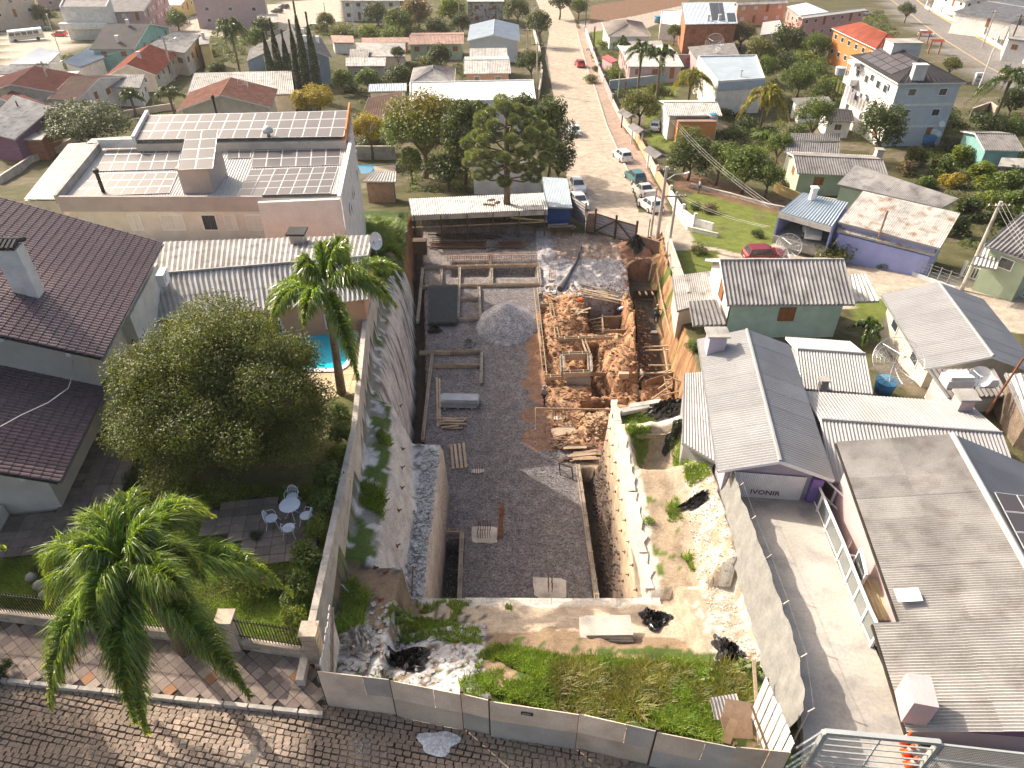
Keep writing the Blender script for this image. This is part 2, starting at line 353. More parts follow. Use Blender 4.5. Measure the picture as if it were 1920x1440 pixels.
def quadroof(label, pts, rm, wm, style='corr', n=1, m=1, zb=None, oh=.3, win=3.2, wst='g', name='house', cat='house', parapet=0, group=None, chim=None, zlow=None):
    """pts: four (px, py, height) : top-left, top-right, bottom-right, bottom-left of the roof"""
    if zb is None:
        a = PH(pts[3][0], pts[3][1], pts[3][2]); b = PH(pts[2][0], pts[2][1], pts[2][2]); zb = (T(a.x, a.y) + T(b.x, b.y)) / 2
    Q = [P(p[0], p[1], zb + p[2]) for p in pts]; c = sum(Q, Vector()) / 4
    t = thing(name, label, cat, (c.x, c.y, zb), group)
    if parapet:
        W4 = [q + (c - q).normalized() * .02 for q in Q]
        lo = (min(T(q.x, q.y) for q in Q) - .4) if zlow is None else zlow
        wallbox(t, [(q.x, q.y) for q in W4], lo, [q.z for q in W4], wm, win, wst=wst)
        m_ = MB()
        for i in range(4):
            a, b = W4[i], W4[(i + 1) % 4]; d = (b - a); nn = Vector((-d.y, d.x, 0)).normalized() * .18
            if nn.dot(c - a) < 0: nn = -nn
            m_.obox(a + Vector((0, 0, .003)), d, nn, Vector((0, 0, parapet)))
        m_.build('parapet', wm, t)
        I = [q + (c - q) * .035 + Vector((0, 0, .06)) for q in Q]
        cover(t, *I, style, rm, n, m)
    else:
        cover(t, *Q, style, rm, n, m)
        f = MB()
        for i in range(4): f.bar(Q[i] - Vector((0, 0, .07)), Q[(i + 1) % 4] - Vector((0, 0, .07)), .06, .14)
        f.build('fascia', STEEL if style != 'tile' else WHITEM, t)
        I = [q + (c - q).normalized() * oh * 1.3 for q in Q]
        lo = (min(T(q.x, q.y) for q in Q) - .4) if zlow is None else zlow
        if wm: wallbox(t, [(q.x, q.y) for q in I], lo, [q.z - .3 for q in I], wm, win, wst=wst)
    if chim:
        for (s, q) in chim:
            p = lerp2(*Q, s, q); MB().box((p.x, p.y, p.z + .4), (.5, .5, 1.5)).box((p.x, p.y, p.z + 1.2), (.66, .66, .12)).build('chimney', WHITE, t)
    return t, Q
def hip(label, c0, c1, c2, he, hr, rm, wm, style='tile', zb=None, win=3.0, wst='g', name='house', oh=.4, rl=.35, chim=None):
    """c0-c1 the eave nearest, c2 a point on the far eave"""
    if zb is None:
        a = PH(c0[0], c0[1], he); b = PH(c1[0], c1[1], he); zb = (T(a.x, a.y) + T(b.x, b.y)) / 2
    A, B, C = (P(c[0], c[1], zb + he) for c in (c0, c1, c2)); u = (B - A); L = u.length; u.normalize(); n = Vector((-u.y, u.x, 0))
    if n.dot(C - A) < 0: n = -n
    D = n.dot(C - A); D0, C0 = A + n * D, B + n * D; ctr = (A + C0) / 2; ctr.z = zb + hr
    rlh = max(0, (L - D)) / 2 + .01 if L > D else .01
    if L >= D: ra, rb = ctr - u * rlh, ctr + u * rlh
    else:
        q = (D - L) / 2; ra, rb = ctr - n * q, ctr + n * q
    t = thing(name, label, 'house', (ctr.x, ctr.y, zb))
    if L >= D: fs = [(ra, rb, B, A), (rb, ra, D0, C0), (rb, rb, C0, B), (ra, ra, A, D0)]
    else: fs = [(ra, ra, B, A), (rb, rb, D0, C0), (ra, rb, C0, B), (rb, ra, A, D0)]
    for f in fs: cover(t, *f, style, rm)
    k = MB()
    for a, b in ((A, ra), (B, rb if L >= D else ra), (C0, rb), (D0, ra if L >= D else rb), (ra, rb)): k.tube([a + Vector((0, 0, .05)), b + Vector((0, 0, .05))], .08, 6)
    k.build('ridge_cap', rm, t)
    f = MB(); E = [A, B, C0, D0]
    for i in range(4): f.bar(E[i] - Vector((0, 0, .05)), E[(i + 1) % 4] - Vector((0, 0, .05)), .08, .14)
    f.build('gutter', WHITEM, t)
    I = [A + u * oh + n * oh, B - u * oh + n * oh, C0 - u * oh - n * oh, D0 + u * oh - n * oh]
    wallbox(t, [(q.x, q.y) for q in I], min(T(q.x, q.y) for q in I) - .4, zb + he - .03, wm, win, wst=wst)
    if chim:
        for (s, q) in chim:
            p = lerp2(ra, rb, B, A, s, q); MB().box((p.x, p.y, p.z + .5), (.8, .6, 1.9)).box((p.x, p.y, p.z + 1.5), (.95, .75, .12)).build('chimney', WHITE, t)
    return t, (A, B, C0, D0, ra, rb)
# ---------------------------------------------------------------- terrain with the excavated lot
WALLX = ([8, 14, 25, 35, 41, 55, 66, 72], [-6.6, -6.9, -7.3, -8.5, -8.9, -10.4, -11.6, -12.2])
def xwl(y): return np.interp(y, *WALLX)
RBX = ([8, 12, 20, 28, 33, 36, 50, 60, 66, 72], [8.6, 9.4, 9.7, 10.4, 10.9, 12.3, 13.6, 14.4, 15.2, 15.5])
def xrb(y): return np.interp(y, *RBX)
def fbm(x, y, s, seed=0, o=4):
    x = np.asarray(x) * s + seed * 17.3; y = np.asarray(y) * s + seed * 9.1; r = 0; a = 1
    for i in range(o):
        xi = np.floor(x).astype(int); yi = np.floor(y).astype(int); fx = x - xi; fy = y - yi
        fx = fx * fx * (3 - 2 * fx); fy = fy * fy * (3 - 2 * fy)
        h = lambda p, q: (np.sin((p * 127.1 + q * 311.7 + seed * 7.7 + i * 3.1)) * 43758.5453) % 1.0
        r = r + a * ((h(xi, yi) * (1 - fx) + h(xi + 1, yi) * fx) * (1 - fy) + (h(xi, yi + 1) * (1 - fx) + h(xi + 1, yi + 1) * fx) * fy - .5)
        a *= .5; x = x * 2.03 + 5.2; y = y * 2.03 + 1.7
    return r
def inpoly(x, y, poly):
    c = np.zeros(np.shape(x), bool); n = len(poly)
    for i in range(n):
        x1, y1 = poly[i]; x2, y2 = poly[(i + 1) % n]
        if y1 == y2: continue
        c ^= ((y1 > y) != (y2 > y)) & (x < (x2 - x1) * (y - y1) / (y2 - y1) + x1)
    return c
def bump(x, y, cx, cy, rx, ry, rot=0):
    dx, dy = x - cx, y - cy; c, s = math.cos(rot), math.sin(rot)
    return np.clip(1 - np.sqrt(((dx * c + dy * s) / rx) ** 2 + ((-dx * s + dy * c) / ry) ** 2), 0, 1)
def box_(x, y, x0, x1, y0, y1, f=.15):
    return np.clip((x - x0) / f + .5, 0, 1) * np.clip((x1 - x) / f + .5, 0, 1) * np.clip((y - y0) / f + .5, 0, 1) * np.clip((y1 - y) / f + .5, 0, 1)
def site_z(x, y):
    """level of the dug-out lot"""
    n1 = fbm(x, y, .8, 1); n2 = fbm(x, y, 3.0, 2); n3 = fbm(x, y, .35, 3)
    xl = xwl(y); xr = xrb(y)
    # piecewise sections
    def sec(bp):
        xs = [b[0] for b in bp]; zs = [b[1] for b in bp]; z = np.zeros_like(x) + zs[0]
        for i in range(len(xs) - 1):
            a, b = xs[i], xs[i + 1]; t = np.clip((x - a) / np.maximum(b - a, .02), 0, 1); z = np.where(x >= a, zs[i] * (1 - t) + zs[i + 1] * t, z)
        return z
    zt = np.interp(y, [12, 19, 30, 40, 50, 60, 68], [9.6, 8.7, 8.3, 7.5, 5.6, 3.0, 1.5])
    zrt = np.interp(y, [12, 20, 33, 36, 50, 60, 68], [9.8, 8.6, 6.2, 4.0, 2.8, 1.8, .8])
    wob = .22 * n1
    zA = sec([(xl, zt), (xl + .9, zt - .4 + .35 * n1), (xl + 1.3 + wob, zt - .7), (xl + 2.1 + wob, 5.1), (xl + 2.25 + wob, 4.75 + .25 * n2), (-4.05, 4.7 + .2 * n2), (-3.95, -.9), (-3.0, -1.0), (-2.9, 0), (4.55, 0), (4.62, -1.1), (5.25, -1.2), (5.7, .8 + .5 * n2), (5.82, 1), (5.95, 6.3), (6.7, 6.35), (8.2, 6.5 + .5 * n1), (xr - 1.2, 6.9 + .3 * n1), (xr - .3, zrt), (xr, zrt)])
    zA = np.where((y > 27.2) & (x < -2.6) & (x > -3.95), 0, zA)
    zB = sec([(xl, zt), (xl + .5, zt - .5 + .3 * n1), (xl + 1.0 + wob, zt * .7), (xl + 1.35 + wob, zt * .35), (xl + 1.7 + .5 * wob, -1.0), (xl + 2.4, -1.1), (xl + 2.5, 0), (xr - 3.4, 0), (xr - 3.2, -1.4), (xr - .9, -1.5), (xr - .6 + .5 * wob, .3), (xr - .1, zrt), (xr, zrt)])
    zC = sec([(xl, zt), (xl + .5, zt - .5 + .3 * n1), (xl + 1.0 + wob, zt * .7), (xl + 1.35 + wob, zt * .35), (xl + 1.7 + .5 * wob, -1.0), (xl + 2.4, -1.1), (xl + 2.5, 0), (xr - 1.2, 0), (xr - .3, .5), (xr, zrt)])
    zM = sec([(xl, zt), (xl + .5, zt - .5 + .3 * n1), (xl + 1.0 + wob, zt * .7), (xl + 1.35 + wob, zt * .35), (xl + 1.7 + .5 * wob, -1.0), (xl + 2.4, -1.1), (xl + 2.5, 0), (4.55, 0), (4.62, -1.1), (5.25, -1.2), (5.7, .8), (5.82, 1), (5.95, 5.6), (6.4, 5.6), (8.0, 5.4 + .4 * n1), (xr - 1.2, 5.6 + .3 * n1), (xr - .3, zrt), (xr, zrt)])
    z = np.where(y < 30.6, zA, np.where(y < 33.2, zM, np.where(y < 60.5, zB, zC)))
    # dip below the small cross wall on the right bench
    z = z - 1.5 * box_(x, y, 6.9, 9.2, 27.2, 29.6, .8)
    # front bank between hoarding and pit
    zf = np.interp(y, [11, 13, 16, 18.9], [10.1, 9.4, 7.6, 6.1]) + .35 * n1 + .08 * n2
    zf = np.where(x < -4.6, np.maximum(zf, np.interp(y, [11, 18.9], [10.0, 8.2])), zf)
    zf = np.where(x > 7.2, np.maximum(zf, np.interp(y, [11, 18.9], [9.9, 6.9])), zf)
    z = np.where((y < 18.9) | ((y < 19.2) & (z > 4.4)), zf, z)
    z = np.where((y > 34) & (y < 42.2) & (x > 8) & (x < xr - .9) & (z < -1.2), 0, z)
    fl = (y > 19) & (x > xl + 2.5) & (x < xr - .7) & (np.abs(z) < .05)
    fl = fl & ((y > 34) | (x < 4.55))
    d = .05 * n1 + .03 * n2
    # pile of gravel, mounds, pits
    d = d + 2.1 * np.power(bump(x, y, -.45, 50.4, 2.5, 3.0), .8)
    soil = (x > 2.4) & (y > 35)
    d = d + np.where(soil, .22 * n1 + .22 * n2, 0)
    d = d + 1.5 * np.sqrt(bump(x, y, 10.6, 49.5, 1.3, 5.5, .12)) * (1 + .5 * n1) + 1.35 * np.sqrt(bump(x, y, 8.6, 43.8, 2.6, 2.4)) * (1 + .6 * n1)
    d = d + 1.1 * np.sqrt(bump(x, y, 8.0, 37.4, 3.4, 1.6)) * (1 + .8 * n1) + .8 * np.sqrt(bump(x, y, 3.9, 49.0, 1.6, 4.0)) * (1 + .5 * n1)
    d = d + .6 * np.sqrt(bump(x, y, 5.6, 52.6, 1.4, 3.4)) + .8 * np.sqrt(bump(x, y, 12.6, 63.5, 2.6, 2.6)) * (1 + n1)
    d = d - 2.2 * box_(x, y, 6.5 + .3 * n1, 9.7 + .3 * n1, 49.2 + .4 * n1, 54.6 + .4 * n1, .5) - 1.3 * box_(x, y, 6.0 + .3 * n1, 7.2 + .4 * n1, 41.0, 47.5, .5)
    d = d - 1.9 * box_(x, y, 11.8 + .3 * n1, 15 + .3 * n1, 57.6, 61.4 + .4 * n1, .7) - 1.4 * box_(x, y, 5.2, 8.6, 38.8, 40.2, .4)
    # foundation cells at the far left
    d = d - 1.1 * (box_(x, y, -5.6, -2.2, 58.6, 61.2, .2) + box_(x, y, -1.8, 2.3, 58.6, 61.2, .2))
    return np.where(fl, z + d, z), n1, n2, fl
def axis(segs):
    r = []
    for a, b, st in segs: r += list(np.arange(a, b, st))
    return np.array(r + [segs[-1][1]])
gx = axis([(-700, -240, 60), (-240, -66, 6), (-66, -24, .7), (-24, -13, .4), (-13, 17, .16), (17, 26, .4), (26, 66, .7), (66, 240, 6), (240, 700, 60)])
gy = axis([(-10, 8, 1.5), (8, 68, .22), (68, 132, .6), (132, 290, 1.4), (290, 1000, 60)])
X, Y = np.meshgrid(gx, gy); Z = Tn(X, Y)
lot = (X > xwl(Y)) & (X < xrb(Y)) & (Y > 12.0 - .19 * (X + 6)) & (Y < 67.2 - .12 * (X - 6))
SZ, N1, N2, FL = site_z(X, Y)
def C(*c): return np.array(c)
def G2(pts, h=0): return [tuple(PH(a, b, h)[:2]) for a, b in pts]
street_far = G2([(1240, 452), (1198, 400), (1180, 330), (1160, 285), (1135, 232), (1118, 170), (1100, 120), (1083, 55), (1075, 30), (1060, 0), (1030, -40), (1000, -40), (1005, 0), (1030, 60), (1022, 110), (1038, 180), (1050, 240), (1062, 300), (1064, 370), (1072, 405)])
street_side = G2([(1190, 400), (1205, 430), (1235, 470), (1330, 520), (1490, 560), (1700, 600), (2050, 640), (2050, 560), (1800, 520), (1600, 480), (1470, 455), (1330, 425), (1255, 400)])
asph = G2([(1600, -60), (1650, 0), (1700, 42), (1765, 95), (1850, 150), (1960, 210), (2060, 250), (2060, 160), (1920, 100), (1800, 40), (1740, 0), (1690, -60)])
walk_r = G2([(1083, 55), (1100, 120), (1118, 170), (1135, 232), (1160, 285), (1185, 335), (1200, 380), (1240, 415), (1256, 398), (1228, 340), (1200, 285), (1170, 240), (1140, 160), (1115, 95), (1098, 50)])
crossst = G2([(1085, 40), (1180, 28), (1280, 0), (1285, 22), (1190, 62), (1100, 85)])
lawns = [G2(p) for p in ([(1105, 60), (1132, 57), (1150, 80), (1110, 90)], [(1150, 165), (1285, 148), (1262, 185), (1170, 190)], [(1285, 375), (1330, 340), (1480, 395), (1500, 430), (1405, 480), (1300, 455)], [(1250, 470), (1350, 470), (1335, 520), (1258, 515)], [(1600, 560), (1690, 560), (1680, 620), (1600, 600)], [(1205, 190), (1290, 190), (1270, 290), (1215, 270)])]
soilg = [G2(p) for p in ([(1110, 10), (1300, -20), (1290, 8), (1190, 30), (1105, 45)], [(1260, 350), (1500, 410), (1490, 385), (1290, 320)])]
yard_l = G2([(0, 60), (120, 60), (640, -10), (640, 40), (440, 70), (160, 75), (100, 100), (0, 130)])
col = np.zeros(X.shape + (3,)) + C(.15, .125, .085); gr = np.zeros(X.shape)
nA = fbm(X, Y, .12, 5); nB = fbm(X, Y, .6, 6); zone = np.zeros(X.shape, int)
def paint(mask, c, z=None, f=1.0):
    col[mask] = col[mask] * (1 - f) + np.array(c) * f
    if z is not None: zone[mask] = z
green = (nA + .4 * nB > -.25); paint(green, (.085, .08, .038)); col[:] = col * (1 + .5 * nB[..., None])
ylw = (X < -10) & (Y > 40) & (Y < 70); paint(ylw & (nB > -.2), (.045, .075, .02))
paint(inpoly(X, Y, yard_l), (.42, .365, .30), 1); paint(inpoly(X, Y, street_far), (.42, .345, .27), 1); paint(inpoly(X, Y, street_side), (.40, .34, .27), 1)
paint(inpoly(X, Y, crossst), (.36, .30, .25), 1); paint(inpoly(X, Y, walk_r), (.34, .25, .20), 2); paint(inpoly(X, Y, asph), (.20, .185, .175), 3)
for p in lawns: paint(inpoly(X, Y, p), (.13, .155, .035))
for p in soilg: paint(inpoly(X, Y, p), (.17, .10, .065))
paint(inpoly(X, Y, G2([(1290, 395), (1360, 370), (1500, 425), (1560, 455), (1560, 480), (1400, 480)])) & (nB > .35), (.13, .12, .05))
rl_ = np.interp(Y, [8, 11, 24.6, 26], [12.9, 13.2, 15.2, 15.3])
Z = Z - 3.0 * ((X > rl_) & (Y > 9.5) & (Y < 25.8) & (X < 45))
Z = np.where(lot, SZ, Z + np.where(zone == 0, .12 * nB, .02 * nB))
# colours inside the lot
y_, x_ = Y, X; xl = xwl(Y); xr = xrb(Y)
rock = C(.54, .53, .52); shot = C(.50, .45, .39); grav = C(.165, .15, .15); soil_ = C(.38, .205, .11); soild = C(.16, .085, .05); dirt = C(.32, .25, .18)
def blend(m, c): col[m] = c
blend(lot, dirt)
flm = lot & FL
blend(flm, grav); zone[flm] = 4
lg = flm & (Y > 53.5) & (X > 2.5) & (X + .4 * Y < 36 + 3 * N1); blend(lg, C(.40, .37, .36)); zone[lg] = 4
sm = flm & (((X > 2.3 + 1.0 * N1) & (Y > 36 + 1.5 * N1) & (Y < 54.5 + N1)) | ((X > 11 + 2 * N1) & (Y > 53)))
blend(sm, soil_); zone[sm] = 5
sm2 = flm & ~sm & (X > 1.2 + 1.2 * N1) & (Y > 35) & (Y < 49) ; blend(sm2, C(.26, .15, .10)); zone[sm2] = 5
pil = bump(X, Y, -.45, 50.4, 2.6, 3.1) > .02; blend(pil & flm, C(.34, .33, .34)); zone[pil & flm] = 4
dk = flm & (Y > 56.5) & (X < 2.4); blend(dk, C(.20, .175, .165))
blend(flm & (Y > 62) & (X > 4 + N1 * 2), C(.36, .27, .21))
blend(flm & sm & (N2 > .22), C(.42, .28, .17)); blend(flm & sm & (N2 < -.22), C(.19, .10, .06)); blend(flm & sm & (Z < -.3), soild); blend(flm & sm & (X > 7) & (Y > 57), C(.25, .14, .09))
nf = lot & ~FL
ban = nf & (Y > 18.9)
left = ban & (X < xl + 1.25) & (X < 0); blend(left, C(.24, .23, .20)); blend(left & (N1 > .05), C(.09, .13, .035)); blend(left & (N2 > .2), rock)
shl = ban & (X >= xl + 1.2) & (X < xl + 2.25) & (Y < 31); blend(shl, C(.58, .54, .49))
ledge = ban & (X >= xl + 2.2) & (X < -3.95) & (Y < 31) & (X < 0); blend(ledge, rock); blend(ledge & (N2 > .12), C(.17, .17, .16)); blend(ledge & (N2 < -.22), C(.55, .54, .53))
blend(ban & (X > -4.3) & (X < -3.9) & (Y < 31), C(.55, .48, .40))
shl2 = ban & (X >= xl + .5) & (X < xl + 1.6) & (Y > 30.5) & (Y < 54); blend(shl2, C(.58, .54, .49)); blend(shl2 & (N2 > .25), C(.22, .2, .18))
blend(ban & (X < xl + 1.6) & (Y > 54), C(.30, .16, .08)); blend(ban & (X < xl + 1.0) & (Y > 48) & (N1 > -.1), C(.06, .10, .025))
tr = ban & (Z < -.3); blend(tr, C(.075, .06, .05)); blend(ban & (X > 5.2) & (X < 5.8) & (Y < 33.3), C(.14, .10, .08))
wr = ban & (X > 5.78) & (X < 6.05) & (Y < 33.3) & (Z > .9); blend(wr, C(.50, .39, .27))
bl = ban & (X >= 6.0) & (X < 6.75 + .25 * N2) & (Y < 33.3); blend(bl, C(.58, .52, .44))
pf = ban & (X >= 6.7 + .25 * N2) & (Y < 33.3); blend(pf, C(.34, .265, .185)); blend(pf & (N1 > .12) & (X < 8.3), C(.12, .16, .035))
blend(ban & (Y < 33.3) & (X > 8.0) & (X < xr - .9), C(.36, .29, .215)); blend(ban & (Y < 33.3) & (X > xr - 1.3) & (N2 > -.05), C(.46, .43, .38))
blend(ban & (Y > 25.5) & (Y < 30) & (X > 9.0 + .5 * N1) & (X < 10), C(.15, .19, .04)); blend(ban & (Y > 30.2) & (Y < 32.9) & (X > 7.0), C(.56, .51, .44)); blend(ban & (Y > 31.8) & (Y < 33.3) & (X > 6.2) & (X < 9.5), C(.36, .24, .13))
rbk = ban & (Y > 34.5) & (X > xr - 1.0); blend(rbk, C(.36, .21, .11)); blend(rbk & (N2 > .15), C(.24, .13, .07)); blend(rbk & (N1 > .3), C(.10, .14, .03))
fr = lot & (Y <= 19.1) & ((Y < 18.9) | (Z > 4.4)); blend(fr, C(.24, .17, .11)); blend(fr & (N1 > -.05) & (Y < 15.4 + N2), C(.07, .10, .025))
blend(fr & (Y > 16.4 + .5 * N1) & (X > -3.8), C(.44, .35, .26)); blend(fr & (X < -1 + N1) & (N2 + .3 * N1 > -.08) & (Y < 16.5), C(.47, .46, .45)); blend(fr & (X < -1 + N1) & (N2 < -.25), C(.10, .09, .08))
blend(fr & (X > 6.9) & (Y > 15), C(.35, .285, .21)); blend(fr & (X > 7.6) & (N2 > .1) & (Y > 13.5), C(.5, .46, .4)); blend(fr & (np.hypot(X - 6.0, Y - 17.9) < .1), soild)
blend(fr & (Y > 18.45) & (X > -4) & (X < 6.6), C(.58, .52, .44))
# left garden and front
gd = (X < xwl(Y)) & (Y < 40) & (Y > 12); blend(gd, C(.10, .10, .045)); blend(gd & (Y < 21) & (nB > -.1), C(.13, .18, .04)); zone[gd] = 0
blend((Y < 13.9) & ~lot & (X < 9), C(.17, .15, .13))
# material
TM = bpy.data.materials.new('ground_surface'); TM.use_nodes = True
def terrain_material():
    n = TM.node_tree.nodes; L = TM.node_tree.links; b = n['Principled BSDF']; b.inputs['Roughness'].default_value = .95; b.inputs['Specular IOR Level'].default_value = .15
    a = n.new('ShaderNodeAttribute'); a.attribute_name = 'Col'; g = n.new('ShaderNodeNewGeometry')
    def noise(s, d): t = n.new('ShaderNodeTexNoise'); t.inputs['Scale'].default_value = s; t.inputs['Detail'].default_value = d; t.inputs['Roughness'].default_value = .65; L.new(g.outputs['Position'], t.inputs['Vector']); return t.outputs['Fac']
    def mr(x, lo, hi, p, q): t = n.new('ShaderNodeMapRange'); t.inputs[1].default_value = lo; t.inputs[2].default_value = hi; t.inputs[3].default_value = p; t.inputs[4].default_value = q; L.new(x, t.inputs[0]); return t.outputs[0]
    v = n.new('ShaderNodeTexVoronoi'); v.inputs['Scale'].default_value = 11; L.new(g.outputs['Position'], v.inputs['Vector'])
    sp = n.new('ShaderNodeSeparateColor'); L.new(v.outputs['Color'], sp.inputs[0])
    f1 = mr(sp.outputs[0], 0, 1, .62, 1.5); fa = n.new('ShaderNodeMix'); fa.inputs[2].default_value = 1; L.new(a.outputs['Alpha'], fa.inputs[0]); L.new(f1, fa.inputs[3]); f1 = fa.outputs[0]; f2 = mr(noise(1.1, 6), .3, .7, .72, 1.28); f3 = mr(noise(22, 3), .3, .7, .75, 1.25)
    m1 = n.new('ShaderNodeMath'); m1.operation = 'MULTIPLY'; L.new(f1, m1.inputs[0]); L.new(f2, m1.inputs[1])
    m2 = n.new('ShaderNodeMath'); m2.operation = 'MULTIPLY'; L.new(m1.outputs[0], m2.inputs[0]); L.new(f3, m2.inputs[1])
    s = n.new('ShaderNodeVectorMath'); s.operation = 'SCALE'; L.new(a.outputs['Color'], s.inputs[0]); L.new(m2.outputs[0], s.inputs['Scale']); L.new(s.outputs[0], b.inputs['Base Color'])
    bp = n.new('ShaderNodeBump'); bp.inputs['Strength'].default_value = .5; bp.inputs['Distance'].default_value = .06
    ad = n.new('ShaderNodeMath'); ad.operation = 'ADD'; L.new(sp.outputs[1], ad.inputs[0]); L.new(noise(6, 6), ad.inputs[1]); L.new(ad.outputs[0], bp.inputs['Height']); L.new(bp.outputs[0], b.inputs['Normal'])
terrain_material()
ny, nx = X.shape
Vt = np.stack([X, Y, Z], -1).reshape(-1, 3); ii = (np.arange(ny - 1)[:, None] * nx + np.arange(nx - 1)[None, :]).ravel()
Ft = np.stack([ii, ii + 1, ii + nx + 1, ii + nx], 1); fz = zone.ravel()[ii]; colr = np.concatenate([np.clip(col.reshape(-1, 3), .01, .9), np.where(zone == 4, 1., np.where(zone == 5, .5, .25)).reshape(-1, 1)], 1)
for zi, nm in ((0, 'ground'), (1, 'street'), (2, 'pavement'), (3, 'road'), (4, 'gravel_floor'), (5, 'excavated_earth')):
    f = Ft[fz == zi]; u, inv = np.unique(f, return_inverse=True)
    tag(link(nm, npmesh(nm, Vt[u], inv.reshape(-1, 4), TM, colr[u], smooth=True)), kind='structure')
def SZat(x, y):
    """height of the ground as built"""
    j = min(max(np.searchsorted(gy, y) - 1, 0), ny - 2); i = min(max(np.searchsorted(gx, x) - 1, 0), nx - 2)
    a = (x - gx[i]) / (gx[i + 1] - gx[i]); b = (y - gy[j]) / (gy[j + 1] - gy[j])
    return float((Z[j, i] * (1 - a) + Z[j, i + 1] * a) * (1 - b) + (Z[j + 1, i] * (1 - a) + Z[j + 1, i + 1] * a) * b)
def PS(px, py, z=0.0):
    z = 13.0
    while z > -25:
        p = P(px, py, z)
        if SZat(p.x, p.y) >= z: return p
        z -= .06
    return P(px, py, z)
# ---------------------------------------------------------------- near structures
def lower(mask, dz): pass
def slab_grid(parent, poly, z, size, rot, mt, name='slab', gap=.02, th=.04, limit=300, jz=.006):
    c, s = math.cos(rot), math.sin(rot); U = [(c * x + s * y, -s * x + c * y) for x, y in poly]
    x0, x1 = min(p[0] for p in U), max(p[0] for p in U); y0, y1 = min(p[1] for p in U), max(p[1] for p in U)
    w, h = size; me = None; out = []
    for j in range(int((y1 - y0) / h) + 1):
        for i in range(int((x1 - x0) / w) + 1):
            a, b = x0 + (i + .5) * w, y0 + (j + .5) * h
            if inpoly(np.array([a]), np.array([b]), U)[0]: out.append((c * a - s * b, s * a + c * b))
    out.sort(key=lambda p: math.hypot(*p))
    m = mt if isinstance(mt, list) else [mt]
    mes = []
    for k in m:
        b = MB(); b.box((0, 0, 0), (w - gap, h - gap, th)); mes.append(b.mesh(name, k))
    rest = MB()
    for q, (x, y) in enumerate(out):
        zz = (z(x, y) if callable(z) else z) + random.uniform(-jz, jz)
        if q < limit:
            o = link(name, random.choice(mes), parent); o.location = (x, y, zz); o.rotation_euler = (random.uniform(-.01, .01), random.uniform(-.01, .01), rot); o.matrix_parent_inverse = Matrix()
        else: rest.box((x, y, zz), (w - gap, h - gap, th), rot)
    if rest.V: tag(rest.build(name + '_field', m[0], parent), kind='stuff')
def W2(pts, z): return [tuple(P(a, b, z)[:2]) for a, b in pts]
# front street of cobbles
STZ = 10.62
TW = [mat('paving_tile_a', (.27, .21, .175), .85, .15, 2, .1, 9, .2, .12), mat('paving_tile_b', (.215, .165, .145), .85, .15, 2, .1, 9, .2, .12), mat('paving_tile_c', (.31, .245, .205), .85, .15, 2, .1, 9, .2, .12), mat('paving_tile_d', (.30, .16, .09), .85, .15, 2, .1, 9, .2, .12)]
COB = mat('cobble_stone', (.36, .275, .21), .8, .2, 1, .2, 20, .4, .25)
st = MB(); st.prism([(-34, 0), (14, 0), (14, 9.0), (8.0, 9.3), (-6.2, 11.75), (-34, 15.2)], 10.3, STZ - .06)
sto = tag(st.build('cobbled_street', mat('street_joint_dirt', (.055, .05, .042), .95, .3, 1, .3, 12, .5, 0)), kind='structure')
def cobbles():
    d = Vector((10, -1.75, 0)).normalized(); n = Vector((-d.y, d.x, 0)); o = Vector((-7.9, 12.05, 0))
    me = []
    for k in range(5):
        b = MB(); r = lambda a: a + random.uniform(-.016, .016)
        w, h, t = .122, .076, .05
        B_ = [(r(-w), r(-h), -t), (r(w), r(-h), -t), (r(w), r(h), -t), (r(-w), r(h), -t)]; T_ = [(x * .9, y * .86, t + random.uniform(-.008, .008)) for x, y, _ in B_]
        b.add(B_ + T_, [(4, 5, 6, 7), (0, 1, 5, 4), (1, 2, 6, 5), (2, 3, 7, 6), (3, 0, 4, 7)]); me.append(b)
    ms = [b.mesh('cobble', COB) for b in me]; items = []
    for j in range(0, 42):
        i = 0; x = -14 + random.uniform(0, .2)
        while x < 19:
            p = o + d * x - n * (j * .163 + .05 + .03 * math.sin(x * 1.3 + j)); x += .262 + random.uniform(-.02, .02)
            if p.y < 8.3: continue
            zz = STZ - .045
            # in view?
            v = Vector((p.x, p.y, zz - H0)); fz = v.y * CS - v.z * SN; px = v.x / fz * FPX; py = (v.y * SN + v.z * CS) / fz * FPX
            if abs(px) > 990 or py < -745: continue
            items.append((math.hypot(px + 560, py + 690), p.x, p.y, zz + random.uniform(-.012, .012), random.uniform(-.08, .08)))
    items.sort(); rest = MB()
    for q, (_, x, y, z, a) in enumerate(items):
        if q < 300: ob = link('cobble', random.choice(ms), sto); ob.matrix_parent_inverse = Matrix(); ob.location = (x, y, z); ob.rotation_euler = (random.uniform(-.05, .05), random.uniform(-.05, .05), math.atan2(d.y, d.x) + a)
        else:
            b = random.choice(me); ca, sa = math.cos(math.atan2(d.y, d.x) + a), math.sin(math.atan2(d.y, d.x) + a)
            rest.add([(x + ca * v[0] - sa * v[1], y + sa * v[0] + ca * v[1], z + v[2]) for v in b.V], b.F)
    tag(rest.build('cobble_field', COB, sto), kind='stuff')
cobbles()
